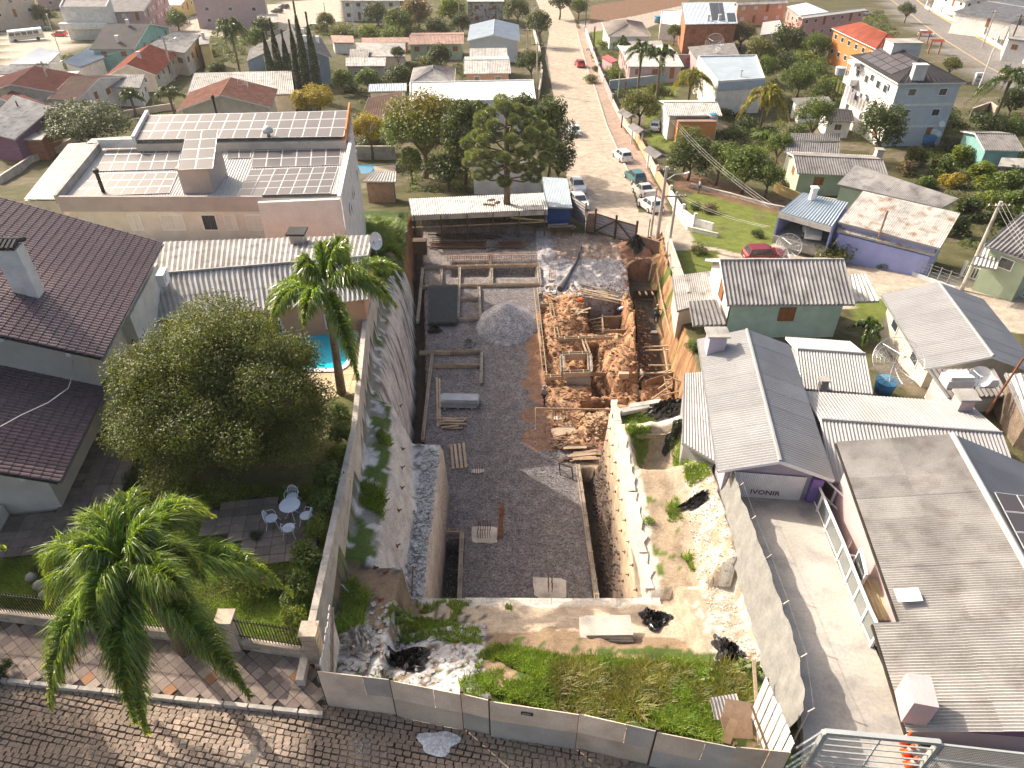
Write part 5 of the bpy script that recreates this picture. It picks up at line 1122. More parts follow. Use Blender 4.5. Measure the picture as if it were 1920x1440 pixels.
t = thing('sheet_stack', 'stack of pale grey cement sheets on timbers on the gravel', 'stack', P(862, 755, 0)); shm = mat('cement_sheet', (.40, .42, .45), .7, .15, 1.5, .1, 9, .1, .15)
for k in range(3): MB().box((P(835 + 25 * k, 757, 0).x, P(860, 757, 0).y, .07), (.12, 1.5, .12)).build('bearer', BOARD, t)
for i in range(9): c = P(862, 757, 0); MB().box((c.x + random.uniform(-.12, .12), c.y + random.uniform(-.05, .05), .17 + i * .06), (2.65, 1.25 - .06 * i, .05), R(random.uniform(-2, 2))).build('sheet', shm, t)
t = thing('mesh_stack', 'stack of dark welded reinforcement mats in the far left of the pit', 'mesh stack', P(830, 575, 0)); q = [P(804, 537, .3), P(858, 535, .3), P(857, 605, .3), P(803, 607, .3)]
for lay in range(5):
    m = MB(); z = .08 + lay * .08; off = random.uniform(-.04, .04)
    L = [Vector((v.x + off, v.y, z)) for v in q]
    for i in range(25): m.bar(lerp2(*L, i / 24, 0), lerp2(*L, i / 24, 1), .022, .022)
    for i in range(40): m.bar(lerp2(*L, 0, i / 39) + Vector((0, 0, .02)), lerp2(*L, 1, i / 39) + Vector((0, 0, .02)), .016, .016)
    m.add([lerp2(*L, *u) - Vector((0, 0, .03)) for u in ((0, 0), (1, 0), (1, 1), (0, 1))], [(0, 1, 2, 3)]) if lay == 0 else None
    tag(m.build('mesh_mat', mat('mesh_steel', (.10, .115, .13), .6, .2, 3, .1, 9, 0, .1, .3), t), kind='stuff')
for k in range(4): MB().tube([lerp2(*[Vector((v.x, v.y, .1)) for v in q], .05, .2 + .2 * k), lerp2(*[Vector((v.x, v.y, .44)) for v in q], .05, .2 + .2 * k)], .02, 5).build('tie', STEEL, t)
def rebar_pad(label, px, py, w, d, bars, z=.0):
    c = P(px, py, z); t = thing('footing_pad', label, 'footing', c); m = MB(); n = 14
    pts = [(c.x + w / 2 * (1 if abs(math.cos(a)) > .7 else 1.35 * math.cos(a)) * (math.copysign(1, math.cos(a)) if abs(math.cos(a)) > .7 else 1) + random.uniform(-.06, .06), c.y + d / 2 * (math.copysign(1, math.sin(a)) if abs(math.sin(a)) > .7 else 1.35 * math.sin(a)) + random.uniform(-.06, .06)) for a in np.linspace(.1, 2 * math.pi - .3, n)]
    m.prism(pts, z - .1, z + .06).build('pad', LCONC, t)
    for i in range(bars[0]):
        for j in range(bars[1]): x, y = c.x - bars[2] / 2 + bars[2] * i / max(1, bars[0] - 1), c.y - .3 + .6 * j / max(1, bars[1] - 1); MB().tube([(x, y, z), (x + random.uniform(-.03, .03), y, z + .9)], .018, 5).build('rebar', RUST, t)
rebar_pad('square concrete footing with a row of starter bars on the gravel', 908, 1003, 1.45, 1.3, (6, 2, .7)); rebar_pad('brown square footing with two starter bars near the pit lip', 1031, 1103, 1.75, 1.35, (2, 3, .2)); rebar_pad('small pale concrete block with thin bars on the open gravel', 896, 884, .85, .34, (5, 1, .6))
rebar_pad('footing with a bar cage by the batter board', 1053, 784, 1.1, .4, (5, 2, .9)); rebar_pad('footing with upright rusty bars on the pale gravel beyond the timbers', 1035, 524, .7, .5, (4, 2, .5))
pile('rusty bars bundled on the gravel between the two footings', 939, 978, 7, 3.0, .04, .04, R(88), (.14, .05), RUST, name='rebar_bundle', cat='rebar', part='bar', jit=.03)
pile('dark loose boards stacked against the right trench beam', 1088, 848, 14, 2.0, .22, .05, .05, (.6, .9), [WOOD, WOODD, WOOD]); pile('small heap of broken dark timber by the trestle', 1052, 833, 8, 1.0, .12, .05, .4, (.4, .4), WOODD, jit=.6)
pile('pile of grey planks against the blue hut by the gate', 1052, 431, 14, 2.6, .22, .08, .05, (.35, .6), [WOOD, WOODD, CONC], jit=.12); pile('loose light timbers crossing the edge of the orange earth', 1135, 555, 9, 4.2, .12, .08, R(-22), (1.0, .9), [BOARD, WOOD], jit=.2)
pile('scattered pale boards in front of the excavated pit', 1085, 582, 6, 1.0, .2, .05, .6, (.7, .6), BOARD, jit=.9); pile('thin boards lying on the dark earth right of the gate', 1200, 486, 4, 2.6, .12, .05, .5, (.8, .8), BOARD, jit=.4)
t = thing('plank_sheet', 'wide brown board lying beside footings on the gravel', 'board', P(1056, 806, 0)); MB().bar(P(1035, 812, .06), P(1078, 803, .06), .8, .05).build('sheet', BOARD, t)
t = thing('trestle', 'small timber trestle standing at the head of the right trench', 'trestle', P(1060, 875, 0)); a, b = P(1048, 868, .8), P(1072, 876, .8); MB().bar(a, b, .1, .08).build('top_rail', WOODD, t)
for p in (a, b):
    for s in (-.3, .3): MB().bar(p, Vector((p.x + .1, p.y + s, 0)), .06, .06).build('leg', WOODD, t)
t = thing('concrete_beam_stack', 'two grey precast beams lying at the head of the right bench', 'concrete beam', P(1190, 778, 5))
MB().obox(P(1147, 784, 5.7), P(1217, 770, 5.7) - P(1147, 784, 5.7), (.05, .45, 0), (0, 0, .28)).build('beam', CONC, t); MB().obox(P(1180, 770, 5.75), P(1238, 760, 5.75) - P(1180, 770, 5.75), (.05, .35, 0), (0, 0, .25)).build('beam', LCONC, t)
def wrap(label, px, py, r, seed, mt=BLACKP, z=0, el=(1, 1)):
    c = PS(px, py); rg = np.random.default_rng(seed); t = thing('plastic_heap', label, 'plastic sheet', c); V = []; F = []; n, m_ = 34, 13
    for j in range(m_):
        rr_ = r * (j / (m_ - 1)) ** .8
        for i in range(n):
            a = 2 * math.pi * i / n; k = 1 + .22 * math.sin(3 * a + seed) + .14 * math.sin(7 * a + j * .7) + rg.uniform(-.09, .09); x, y = c.x + rr_ * k * math.cos(a) * el[0], c.y + rr_ * k * math.sin(a) * el[1]
            hh = r * .5 * (1 - (j / (m_ - 1)) ** 1.6) * (1 + .8 * rg.uniform(-1, 1) * (j > 0)) + .1 * rg.random(); V.append((x, y, SZat(x, y) + max(.03, hh)))
    for j in range(m_ - 1):
        for i in range(n): F.append((j * n + i, j * n + (i + 1) % n, (j + 1) * n + (i + 1) % n, (j + 1) * n + i))
    MB().add(V, F).build('sheet', mt, t)
wrap('crumpled black plastic lump on the tan bench near the slabs', 1226, 1165, .62, 1); wrap('black plastic sheet heap in the weeds by the right fence', 1362, 1225, .7, 2, el=(.7, 1.2)); wrap('black plastic sheet draped at the top corner of the right bench', 1250, 776, 1.2, 3, el=(1.3, .6))
wrap('black plastic scrap near the cross wall on the right bench', 1268, 818, .55, 4); wrap('black plastic wrapped against the fence above the tan bench', 1300, 945, .6, 5, el=(1.2, .6)); wrap('dark tarpaulin bundle hanging at the foot of the metal gate', 1193, 458, .8, 6); wrap('second dark tarpaulin bundle beside the wall end by the gate', 1222, 462, .7, 8)
wrap('blue grey tarpaulin heap on the rebar stock under the shed', 921, 463, .8, 7, GREYP); wrap('crumpled dark cloth on the gravel near the mesh stack', 815, 620, .55, 9, BLACKP); wrap('small crumpled tarp on the gravel left of the orange earth', 880, 645, .5, 12, GREYP)
wrap('torn pale rubble sacks in the front left corner of the lot', 668, 1205, .8, 10, mat('pale_rubble_sack', (.40, .38, .36), .9, .25, 2, .2, 9, .5, .1)); wrap('black sheet and pale rubble in the middle of the front bank', 770, 1238, .75, 11)
t = thing('slab_stack', 'stack of flat pale concrete slabs on the front bank', 'slab stack', PS(1135, 1185)); c = PS(1135, 1187); c.z += .1
for i in range(3): MB().box((c.x + .05 * i * (-1) ** i, c.y + .03 * i, c.z + .10 + i * .11), (2.1 - .12 * i, 1.0 - .05 * i, .1), R(-2 + 1.5 * i)).build('slab', LCONC, t)
t = thing('scrap_sheets', 'scrap roofing and cardboard sheets leaning at the front right corner', 'scrap sheets', PS(1380, 1350)); c = PS(1380, 1345)
a = P(1330, 1308, 10.7); b = P(1380, 1300, 10.6); sheets(t, a, b, P(1395, 1345, 10.4), P(1340, 1350, 10.3), 1, 1, .12, .02, FIBERL)
CB = mat('cardboard', (.50, .36, .26), .9, .15, 2, .1, 9, .2, .1)
for i, (p0, p1, p2, p3, z0, z1) in enumerate((((1362, 1310), (1412, 1318), (1408, 1350), (1352, 1345), 11.0, 10.6), ((1350, 1345), (1410, 1350), (1412, 1385), (1362, 1382), 10.9, 10.4), ((1368, 1345), (1385, 1352), (1370, 1395), (1352, 1390), 11.2, 10.4))):
    q = [P(*p0, z0), P(*p1, z0), P(*p2, z1), P(*p3, z1)]; MB().add(q + [v - Vector((0, 0, .04)) for v in q], [(0, 1, 2, 3), (0, 4, 5, 1), (1, 5, 6, 2), (2, 6, 7, 3), (3, 7, 4, 0), (4, 7, 6, 5)]).build('sheet', CB, t)
t = thing('timber_prop', 'long pale timber post standing by the scrap sheets and picket panel', 'timber post', P(1420, 1395, 10)); MB().bar(P(1424, 1398, 10.3), P(1413, 1238, 10.9), .1, .1).build('post', BOARD, t)
mast([PS(772, 1118) + Vector((0, 0, .1)), P(775, 1062, 5.2)], .035, 'thin pale pole lying on the white rough ledge', 'loose_pole'); mast([P(640, 1095, 8.9), P(660, 1118, 8.6)], .03, 'short pale stick lying at the foot of the left wall', 'loose_pole', mt=ALU); mast([PS(1205, 1320) + Vector((-.5, 0, .15)), PS(1235, 1366) + Vector((-.2, 0, .1))], .04, 'bare stick in the weeds behind the hoarding', 'loose_stick', 'stick', WOOD)
t = thing('cloth_strip', 'dark cloth strip lying across the pale gravel from the gate', 'cloth_strip', P(1070, 500, 0)); MB().tube([P(1090, 460, .12), P(1082, 490, .1), P(1068, 515, .1), P(1050, 542, .15)], [.1, .12, .16, .3], 8).build('strip_body', mat('grey_cloth', (.10, .10, .105), .9, .2, 3, .1, 9, .1, 0), t)  # flat strip of dark cloth, shaped as a widening tube
t = thing('white_tray', 'small white rectangular tray at the end of the dark strip', 'tray', P(1034, 548, .1)); MB().box(tuple(P(1034, 548, .12)), (.75, .5, .08)).box(tuple(P(1034, 548, .18)), (.75, .06, .1)).build('tray', WHITEM, t)
t = thing('bucket', 'orange bucket on the earth by the pit', 'bucket', PS(1088, 565)); MB().lathe(PS(1088, 566), [(.14, 0), (.18, .34)], 12).build('bucket_body', mat('cone_orange', (.75, .11, .02)), t); MB().tube([PS(1088, 566) + Vector((.18 * math.cos(a), 0, .34 + .15 * math.sin(a))) for a in np.linspace(0, math.pi, 7)], .012, 4).build('handle', STEEL, t)
t = thing('debris_sheet', 'crumpled white sheet lying in the right trench near the worker', 'paper', P(1225, 623, -1.4)); c = P(1225, 623, -1.38); MB().add([c + Vector((-.3, -.2, .05)), c + Vector((.3, -.15, 0)), c + Vector((.35, .2, .06)), c + Vector((-.1, .25, .02)), c + Vector((0, 0, .1))], [(0, 1, 4), (1, 2, 4), (2, 3, 4), (3, 0, 4)]).build('sheet', WHITE, t)
# rebar cages and stock
t = thing('rebar_cages', 'rusty orange rebar cages laid along the far edge of the pit', 'rebar cages', P(920, 487, 0))
for row, (px0, px1, py) in enumerate(((838, 925, 486), (915, 1008, 484))):
    a, b = P(px0, py, .25), P(px1, py, .25)
    for dy, dz in ((-.22, 0), (.22, 0), (-.22, .4), (.22, .4)): MB().bar(a + Vector((0, dy, dz)), b + Vector((0, dy, dz)), .03, .03).build('bar', RUST, t)
    n = 20
    for i in range(n):
        c = a.lerp(b, (i + .5) / n); m = MB(); q = [c + Vector((0, y, z)) for y, z in ((-.24, -.02), (.24, -.02), (.24, .42), (-.24, .42))]
        for k in range(4): m.bar(q[k], q[(k + 1) % 4], .025, .025)
        m.build('stirrup', RUST, t)
pile('bundles of dark steel bars stored in front of the open shed', 895, 462, 18, 9.5, .05, .05, 0, (.3, .8), [WOODD, RUST], name='rebar_stock', cat='rebar', part='bar', jit=.02)
pile('dark timber joists lying on the shed floor', 870, 447, 9, 6, .1, .1, 0, (1, .6), WOODD, jit=.02)
# ---------------------------------------------------------------- sheds at the far edge
def postshed(label, pts, mt, nx, posts, zb, fascia, name='shed', wall=None):
    t = thing(name, label, 'shed', P(pts[3][0], pts[3][1], zb)); Q = [P(p[0], p[1], zb + p[2]) for p in pts]; sheets(t, *Q, nx, 1, .25, .045, mt)
    if fascia: MB().bar(Q[3] - Vector((0, .03, .28)), Q[2] - Vector((0, .03, .28)), .05, .5).build('fascia_board', fascia, t)
    for f in np.linspace(.02, .98, posts):
        for r in (0, 1): p = lerp2(*Q, f, r); MB().bar(Vector((p.x, p.y, zb)), p - Vector((0, 0, .05)), .12, .12).build('post', WOODD, t)
    return t, Q
t, Q = postshed('open timber shed with long white corrugated roof behind the pit', [(766, 373, 2.5), (1019, 362, 2.5), (1027, 393, 2.9), (771, 404, 2.9)], mat('white_corrugated', (.58, .57, .54), .7, .2, .8, .1, 12, .1, .08, stain=(.2, .18, .15), samt=.3), 12, 6, 0, LCONC)
MB().bar((Q[0].x, Q[0].y, 1.0), (Q[1].x, Q[1].y, 1.0), .06, 2).build('back_wall', WOODD, t)
MB().bar(Q[3] - Vector((0, 0, 1.3)), Q[2] - Vector((0, 0, 1.3)), .08, .1).build('rail', WOOD, t); MB().bar(P(775, 462, 1.6), P(800, 462, 1.6), .8, 1.4).build('bin', WOODD, t)
for k in range(7): p = lerp2(*Q, .55 + .07 * random.random() * k, .3 + .4 * random.random()); MB().lathe(p + Vector((0, 0, .05)), [(.3, 0), (.22, .06), (.02, .1)], 7).build('leaf_litter', WOODD, t)
t, Q = quadroof('small blue painted hut with a grey sheet roof beside the gate', [(1016, 332, 2.3), (1063, 335, 2.3), (1073, 390, 2.6), (1026, 388, 2.6)], METALB, mat('deep_blue_boards', (.04, .10, .30), .7, .2, 2, .1, 9, .2, .1), 'fine', 2, 1, zb=0, win=0)
window(t, (Q[3].x * .4 + Q[2].x * .6, Q[3].y + .33, 1.7), (0, -1), .7, .7, 's')
t, Q = quadroof('white corrugated metal shed wall under the araucaria tree', [(890, 300, 4.0), (1014, 304, 4.0), (1016, 314, 3.8), (887, 311, 3.8)], FIBERL, None, 'corr', 3, 1, zb=-1)
a, b = Q[3], Q[2]; k = 46; V = []
for i in range(k * 2 + 1): p = a.lerp(b, i / (2 * k)); V += [(p.x, p.y + .04 * (i % 2) + .1, -2), (p.x, p.y + .04 * (i % 2) + .1, p.z - .1)]
MB().add(V, [(2 * i, 2 * i + 2, 2 * i + 3, 2 * i + 1) for i in range(2 * k)]).build('wall', WHITE, t)
quadroof('little striped lean-to roof on a dark block wall behind the solar block', [(697, 322, 2.6), (743, 322, 2.6), (742, 341, 2.5), (680, 340, 2.5)], FIBERL, DBRICK, 'corr', 1, 1, win=0)
t = thing('block_wall', 'plain grey garden wall behind the solar block', 'wall', PH(700, 300, 0)); a, b = PH(664, 299, 0), PH(742, 299, 0); MB().bar(a + Vector((0, 0, .8)), b + Vector((0, 0, .8)), .2, 2).build('wall', CONC, t); MB().bar(a + Vector((0, 0, 1.84)), b + Vector((0, 0, 1.84)), .28, .08).build('coping', LCONC, t)
t = thing('small_pool', 'small dark blue pool with a tan cover beyond the garden wall', 'swimming pool', PH(690, 315, 0)); q = [PH(*p, .25) for p in ((670, 309), (705, 309), (700, 324), (678, 324))]; MB().prism([(v.x, v.y) for v in q], min(v.z for v in q) - 1, q[0].z).build('water', mat('pool_water_b', (.02, .18, .30), .1, .1, 2, .02, 5, .05, 0, 0, .6), t); q = [PH(*p, .35) for p in ((700, 312), (742, 309), (742, 323), (705, 324))]; MB().prism([(v.x, v.y) for v in q], min(v.z for v in q) - 1, q[0].z).build('cover', mat('tan_cover', (.40, .34, .26)), t)
# gate of corrugated steel on a timber frame, with fence to its left
GM = mat('galvanised_sheet', (.42, .40, .40), .5, .15, 1, .1, 9, .1, .1, .25, .5)
def hcorr(parent, a, b, z0, z1, name='sheet', mt=GM, pitch=.3):
    d = b - a; d.z = 0; n = Vector((-d.y, d.x, 0)).normalized(); k = int((z1 - z0) / pitch) * 2; V = []
    for i in range(k + 1):
        z = z0 + (z1 - z0) * i / k; o = n * (.07 * (i % 2)); V += [Vector((a.x, a.y, z)) + o, Vector((b.x, b.y, z)) + o]
    MB().add(V, [(2 * i, 2 * i + 1, 2 * i + 3, 2 * i + 2) for i in range(k)]).build(name, mt, parent)
t = thing('site_gate', 'double gate of grey corrugated sheets on a dark timber frame', 'gate', P(1152, 452, 0)); g = [P(1114, 437, 0), P(1152, 450, 0), P(1190, 461, 0)]
for i in range(2):
    a, b = g[i], g[i + 1]; a = a.lerp(b, .02); b = a.lerp(b, .96); hcorr(t, a, b, .25, 2.25); MB().bar(a + Vector((0, -.1, .3 if i == 0 else 2.1)), b + Vector((0, -.1, 2.1 if i == 0 else .3)), .05, .14).build('brace', WOODD, t)
    for zz in (.3, 2.2): MB().bar(a + Vector((0, -.08, zz)), b + Vector((0, -.08, zz)), .06, .12).build('rail', WOODD, t)
for p in g: MB().bar(p + Vector((0, 0, -.2)), p + Vector((0, 0, 2.7)), .2, .2).build('post', WOODD, t)
t = thing('site_fence', 'grey corrugated sheet fence between the blue hut and the gate', 'fence', P(1090, 420, 0)); p0, p1, p2 = P(1068, 408, 0), P(1096, 428, 0), P(1102, 436, 0)
hcorr(t, p0, p1, .2, 2.6); hcorr(t, p1, P(1096, 445, 0), .1, 2.1, 'sheet', METALL)
for p in (p0, p1): MB().bar(p, p + Vector((0, 0, 2.8)), .14, .14).build('post', WOODD, t)
t = thing('brick_pier', 'rough brick pier carrying the left gate post', 'pier', P(1106, 438, 0))
for r in range(9): c = P(1106, 436, 0); MB().box((c.x + .02 * (r % 2), c.y, .12 + r * .25), (.7, .5, .235)).build('brick_course', DBRICK, t)
t = thing('lot_wall', 'pale rendered wall with red scrawl along the far right of the pit', 'wall', (14.6, 57, 1))
ys = [47.5, 51, 54.5, 58, 61.5, 65.2]
for i in range(5):
    a, b = ys[i], ys[i + 1] - .03; xa, xb = float(xrb(a)) + .15, float(xrb(b)) + .15; z1 = np.interp([a, b], [47, 66], [5.0, 2.3]); MB().prism([(xa, a), (xa + .18, a), (xb + .18, b), (xb, b)], -.5, [z1[0], z1[0], z1[1], z1[1]]).build('wall_panel', LCONC, t)
MB().tube([(float(xrb(y)) + .12, y, 1.9 + .35 * math.sin(y * 2.2) + (62 - y) * .1) for y in np.linspace(55, 61, 18)], .03, 4).build('scrawl', RUST, t)
MB().bar(P(1192, 452, .9), P(1236, 466, .9), .15, 1.4).build('return_wall', DBRICK, t)
mast([P(1214, 452, 0), P(1214, 452, 0) + Vector((0, 0, 2.4))], .05, 'dark fence post standing at the wall end near the gate', 'fence_post', 'post', WOODD)
# rubble on the orange earth, gravel stones
def rubble(name, label, n, fn, s0, s1, mt):
    V = []; F = []; base = np.array([(-1, -1, -1), (1, -1, -1), (1, 1, -1), (-1, 1, -1), (-1, -1, 1), (1, -1, 1), (1, 1, 1), (-1, 1, 1)], float); fc = np.array([(0, 3, 2, 1), (4, 5, 6, 7), (0, 1, 5, 4), (1, 2, 6, 5), (2, 3, 7, 6), (3, 0, 4, 7)])
    k = 0
    for _ in range(n):
        x, y = fn(); z = SZat(x, y); s = s0 + (s1 - s0) * random.random() ** 3
        v = base * RG.uniform(.5, 1, (8, 3)) * s * np.array([1, .8, .55]); a = random.uniform(0, 3.14); c, sn = math.cos(a), math.sin(a)
        v = np.stack([v[:, 0] * c - v[:, 1] * sn + x, v[:, 0] * sn + v[:, 1] * c + y, v[:, 2] + z + s * .2], 1); V.append(v); F.append(fc + 8 * k); k += 1
    o = tag(link(name, npmesh(name, np.concatenate(V), np.concatenate(F), mt)), label, kind='stuff'); return o
U = random.uniform
rubble('dark_clods', 'dark clods on the orange earth', 2500, lambda: (U(2.5, 12), U(35.5, 57)), .03, .14, mat('dark_clod', (.20, .105, .06), .95, .3, 2, .3, 9, .4, .1))
rubble('earth_rubble', 'stones and clods on the orange earth', 2600, lambda: (U(2.5, 12), U(35.5, 56)), .03, .17, mat('earth_clod', (.40, .25, .14), .95, .3, 2, .3, 9, .4, .1, stain=(.30, .14, .07), samt=.6))
rubble('bank_rubble', 'stones on the rubble bank', 900, lambda: (U(5, 11), U(36, 39)), .04, .2, mat('bank_stone', (.46, .34, .22), .95, .3, 3, .3, 9, .4, .1, stain=(.28, .14, .08), samt=.5))
rubble('gravel_stones', 'loose stones on the gravel floor', 9000, lambda: (U(-4, 4.5), U(20, 40)), .02, .06, mat('gravel_stone', (.19, .175, .19), .9, .3, 3, .5, 13, .3, .1, stain=(.36, .35, .37), samt=.5))
rubble('front_rubble', 'pale broken stones on the front bank', 450, lambda: (U(-6, -1), U(12.5, 17)), .03, .16, mat('pale_stone_b', (.42, .41, .40), .9, .3, 3, .3, 9, .4, .1))
rubble('trench_rock', 'dark rocks on the trench side', 900, lambda: (U(5.2, 5.8), U(19.5, 33)), .05, .16, mat('dark_rock', (.12, .095, .08), .95, .3, 3, .3, 9, .4, .1))
rubble('ledge_rubble', 'rough white crust on left ledge', 1500, lambda: (U(-5.1, -4.2), U(18.9, 30)), .03, .13, mat('ledge_crust', (.46, .455, .45), .95, .3, 3, .3, 9, .5, .1, stain=(.2, .2, .19), samt=.5))
rubble('ramp_rubble', 'white crust along the right fence', 1400, lambda: (lambda y: (float(xrb(y)) - U(.2, 1.4), y))(U(14, 27)), .02, .08, mat('ramp_crust', (.50, .46, .40), .95, .25, 3, .3, 9, .5, .1))
rubble('street_dust', 'white lime heap and grit on the cobbled street', 500, lambda: (U(-5.8, -1.5), U(10.2, 11.2)), .015, .05, mat('pale_stone_b', (.42, .41, .40)))
def lime():
    c = P(822, 1393, STZ); V = [c + Vector((0, 0, .05))]; n = 20
    for r_, h in ((.5, .05), (1, .012)):
        for i in range(n): a = 2 * math.pi * i / n; k = .62 * r_ * (1 + .18 * math.sin(3 * a) + .1 * math.sin(5 * a + 1)); V.append((c.x + k * math.cos(a), c.y + .62 * k * math.sin(a), STZ + h + .02))
    F = [(0, 1 + i, 1 + (i + 1) % n) for i in range(n)] + [(1 + i, 1 + n + i, 1 + n + (i + 1) % n, 1 + (i + 1) % n) for i in range(n)]
    tag(MB().add(V, F).build('lime_patch', mat('lime_powder', (.62, .62, .62), .95, .2, 4, .3, 14, .4, 0)), kind='structure')
lime()
# ---------------------------------------------------------------- vehicles
def car(label, px, py, heading, color, h=0, L=4.0, kind='hatch', group='cars parked along the far street', z=None):
    c = PH(px, py, h) if z is None else P(px, py, z); t = thing('parked_car', label, 'car', c, group); pm = mat('car_' + color[0], color[1], .3, .05, 2, .02, 9, 0, 0, .1, .7)
    W = 1.66; hd_ = Vector((math.cos(heading), math.sin(heading), 0)); sd = Vector((-hd_.y, hd_.x, 0)); Zv = Vector((0, 0, 1))
    gl = T(*(c + hd_)[:2]) - T(*(c - hd_)[:2]); hd3 = (hd_ * 2 + Zv * gl).normalized() if z is None else hd_; up = hd3.cross(sd) * -1; up = up if up.z > 0 else -up
    q = lambda x, y, zz: c + hd3 * x + sd * y + up * zz
    def loft(st, name, m_, smooth=False):
        V = []; F = []
        for x, hw, z0, z1, tp in st: V += [q(x, -hw, z0), q(x, -hw, (z0 + z1) * .55), q(x, -hw * tp, z1), q(x, hw * tp, z1), q(x, hw, (z0 + z1) * .55), q(x, hw, z0)]
        n = len(st)
        for i in range(n - 1):
            for k in range(6): F.append((i * 6 + k, i * 6 + (k + 1) % 6, (i + 1) * 6 + (k + 1) % 6, (i + 1) * 6 + k))
        F += [tuple(range(6))[::-1], tuple(range((n - 1) * 6, n * 6))]
        return MB().add(V, F).build(name, m_, t)
    a = L / 2
    loft([(-a, .70, .32, .72, .9), (-a + .12, .80, .24, .90, .94), (-a * .55, .83, .22, .93, .95), (a * .35, .83, .22, .90, .95), (a * .62, .82, .22, .84, .92), (a - .15, .76, .25, .72, .9), (a, .64, .32, .58, .9)], 'body', pm)
    rx = -a + (.12 if kind == 'hatch' else .75); fx_ = a * .42; r0 = rx + (.25 if kind == 'hatch' else .5); r1 = a * .05
    def pan(pts, name, m_): MB().add(pts, [tuple(range(len(pts)))]).build(name, m_, t)
    # greenhouse
    b = MB(); Vb = [q(rx, -.76, .88), q(fx_, -.76, .86), q(fx_, .76, .86), q(rx, .76, .88), q(r0, -.60, 1.40), q(r1, -.60, 1.42), q(r1, .60, 1.42), q(r0, .60, 1.40)]
    b.add(Vb, [(4, 5, 6, 7), (0, 1, 5, 4), (1, 2, 6, 5), (2, 3, 7, 6), (3, 0, 4, 7)]).build('cabin', pm, t)
    cg = lambda f, s, i0, i1, i2, i3: Vb[i0] * (1 - f) * (1 - s) + Vb[i1] * f * (1 - s) + Vb[i3] * (1 - f) * s + Vb[i2] * f * s
    for nm, ids, f0, f1 in (('windscreen', (1, 2, 6, 5), .06, .94), ('rear_window', (3, 0, 4, 7), .08, .92), ('side_window', (0, 1, 5, 4), .08, .48), ('side_window', (0, 1, 5, 4), .53, .93), ('side_window', (2, 3, 7, 6), .07, .47), ('side_window', (2, 3, 7, 6), .52, .92)):
        P4 = [cg(f, s, *ids) for f, s in ((f0, .12), (f1, .12), (f1, .88), (f0, .88))]; nrm = (P4[1] - P4[0]).cross(P4[3] - P4[0]).normalized(); ctr = sum(Vb, Vector()) / 8
        if nrm.dot(P4[0] - ctr) < 0: nrm = -nrm
        pan([p + nrm * .012 for p in P4], nm, GLASS)
    for x in (-a * .62, a * .62):
        for s in (-1, 1):
            w_ = MB().lathe(q(x, s * .80, .30) - sd * s * .1, [(.29, 0), (.30, .04), (.30, .16), (.27, .2)], 16, axis=sd * s).build('wheel', BLACKP, t); MB().lathe(q(x, s * .80, .30) + sd * s * .1, [(.17, 0), (.16, .02)], 10, axis=sd * s).build('hub', ALU, w_)
    for s in (-1, 1):
        MB().obox(q(a - .10, s * .60 - .12, .52), hd3 * .10, sd * .24, up * .13).build('headlight', ALU, t); MB().obox(q(-a - .02, s * .66 - .07, .58), hd3 * .08, sd * .14, up * .22).build('tail_light', mat('tail_red', (.35, .02, .015), .4, .05, 1, 0, 5, 0, 0), t)
        MB().obox(q(a * .36, s * .83 - (.0 if s > 0 else .12), .86), hd3 * .12, sd * .12, up * .1).build('mirror', pm, t)
    MB().obox(q(-a - .03, -.2, .42), hd3 * .02, sd * .4, up * .12).build('number_plate', ALU, t); MB().obox(q(-a - .02, -.7, .26), hd3 * .1, sd * 1.4, up * .14).build('bumper', pm if kind == 'hatch' else BLACKP, t)
    return t
CWH = ('white', (.74, .74, .73)); CRD = ('red', (.55, .03, .03)); CTL = ('teal', (.06, .17, .18)); CSV = ('silver', (.60, .58, .54)); CBK = ('black', (.03, .035, .04))
S_ = R(98)
car('white hatchback with dark rear window, nearest car on the right side of the street', 1219, 392, S_ + .12, CWH); car('silver white saloon between the teal car and nearest white hatchback', 1206, 365, S_ + .1, CSV, kind='saloon')
car('dark teal hatchback parked on the right side of the street', 1190, 338, S_ + .1, CTL); car('white station car alone in the middle of the far street', 1166, 298, S_ + .08, CWH, L=4.2)
car('white pickup like car beside the dark trees at street left', 1076, 251, S_ - .05, CWH, L=4.4, kind='saloon'); car('white car facing the camera beside the blue hut roof', 1083, 358, S_ + math.pi - .05, CWH); car('white car half hidden behind the corrugated fence, nearest the gate', 1086, 388, S_ + math.pi, CWH)
car('small red car driving down the far street', 1087, 124, S_ - .02, CRD); car('white car in the open garage with violet walls', 1520, 438, R(-105), CWH, group='cars parked in yards', z=2.3); car('red car mostly hidden beyond the mint house roof', 1432, 487, R(5), ('dark_red', (.20, .015, .03)), group='cars parked in yards')
car('dark car parked in the top left yard beside the ramp', 533, 16, R(150), CBK, group='cars parked in the top left yards'); car('black car below the dark one in the top left yard', 520, 24, R(160), CBK, group='cars parked in the top left yards'); car('pale car parked by the tall cypress row', 586, 54, R(170), CWH, group='cars parked in the top left yards')
car('red hatchback parked near the street lamp at top left', 113, 68, R(170), CRD, group='cars parked in the top left yards'); car('dark green car behind the yellow striped bus', 79, 57, R(30), CTL, group='cars parked in the top left yards'); car('white car parked in the pink house yard beside the top road', 1622, 28, R(20), CWH, group='cars parked in yards')
car('white car under the small tiled canopy beside the road', 1735, 68, R(-30), CWH, group='cars parked in yards'); car('white car parked in the garden left of the orange low house', 1228, 242, R(75), CWH, group='cars parked in yards')
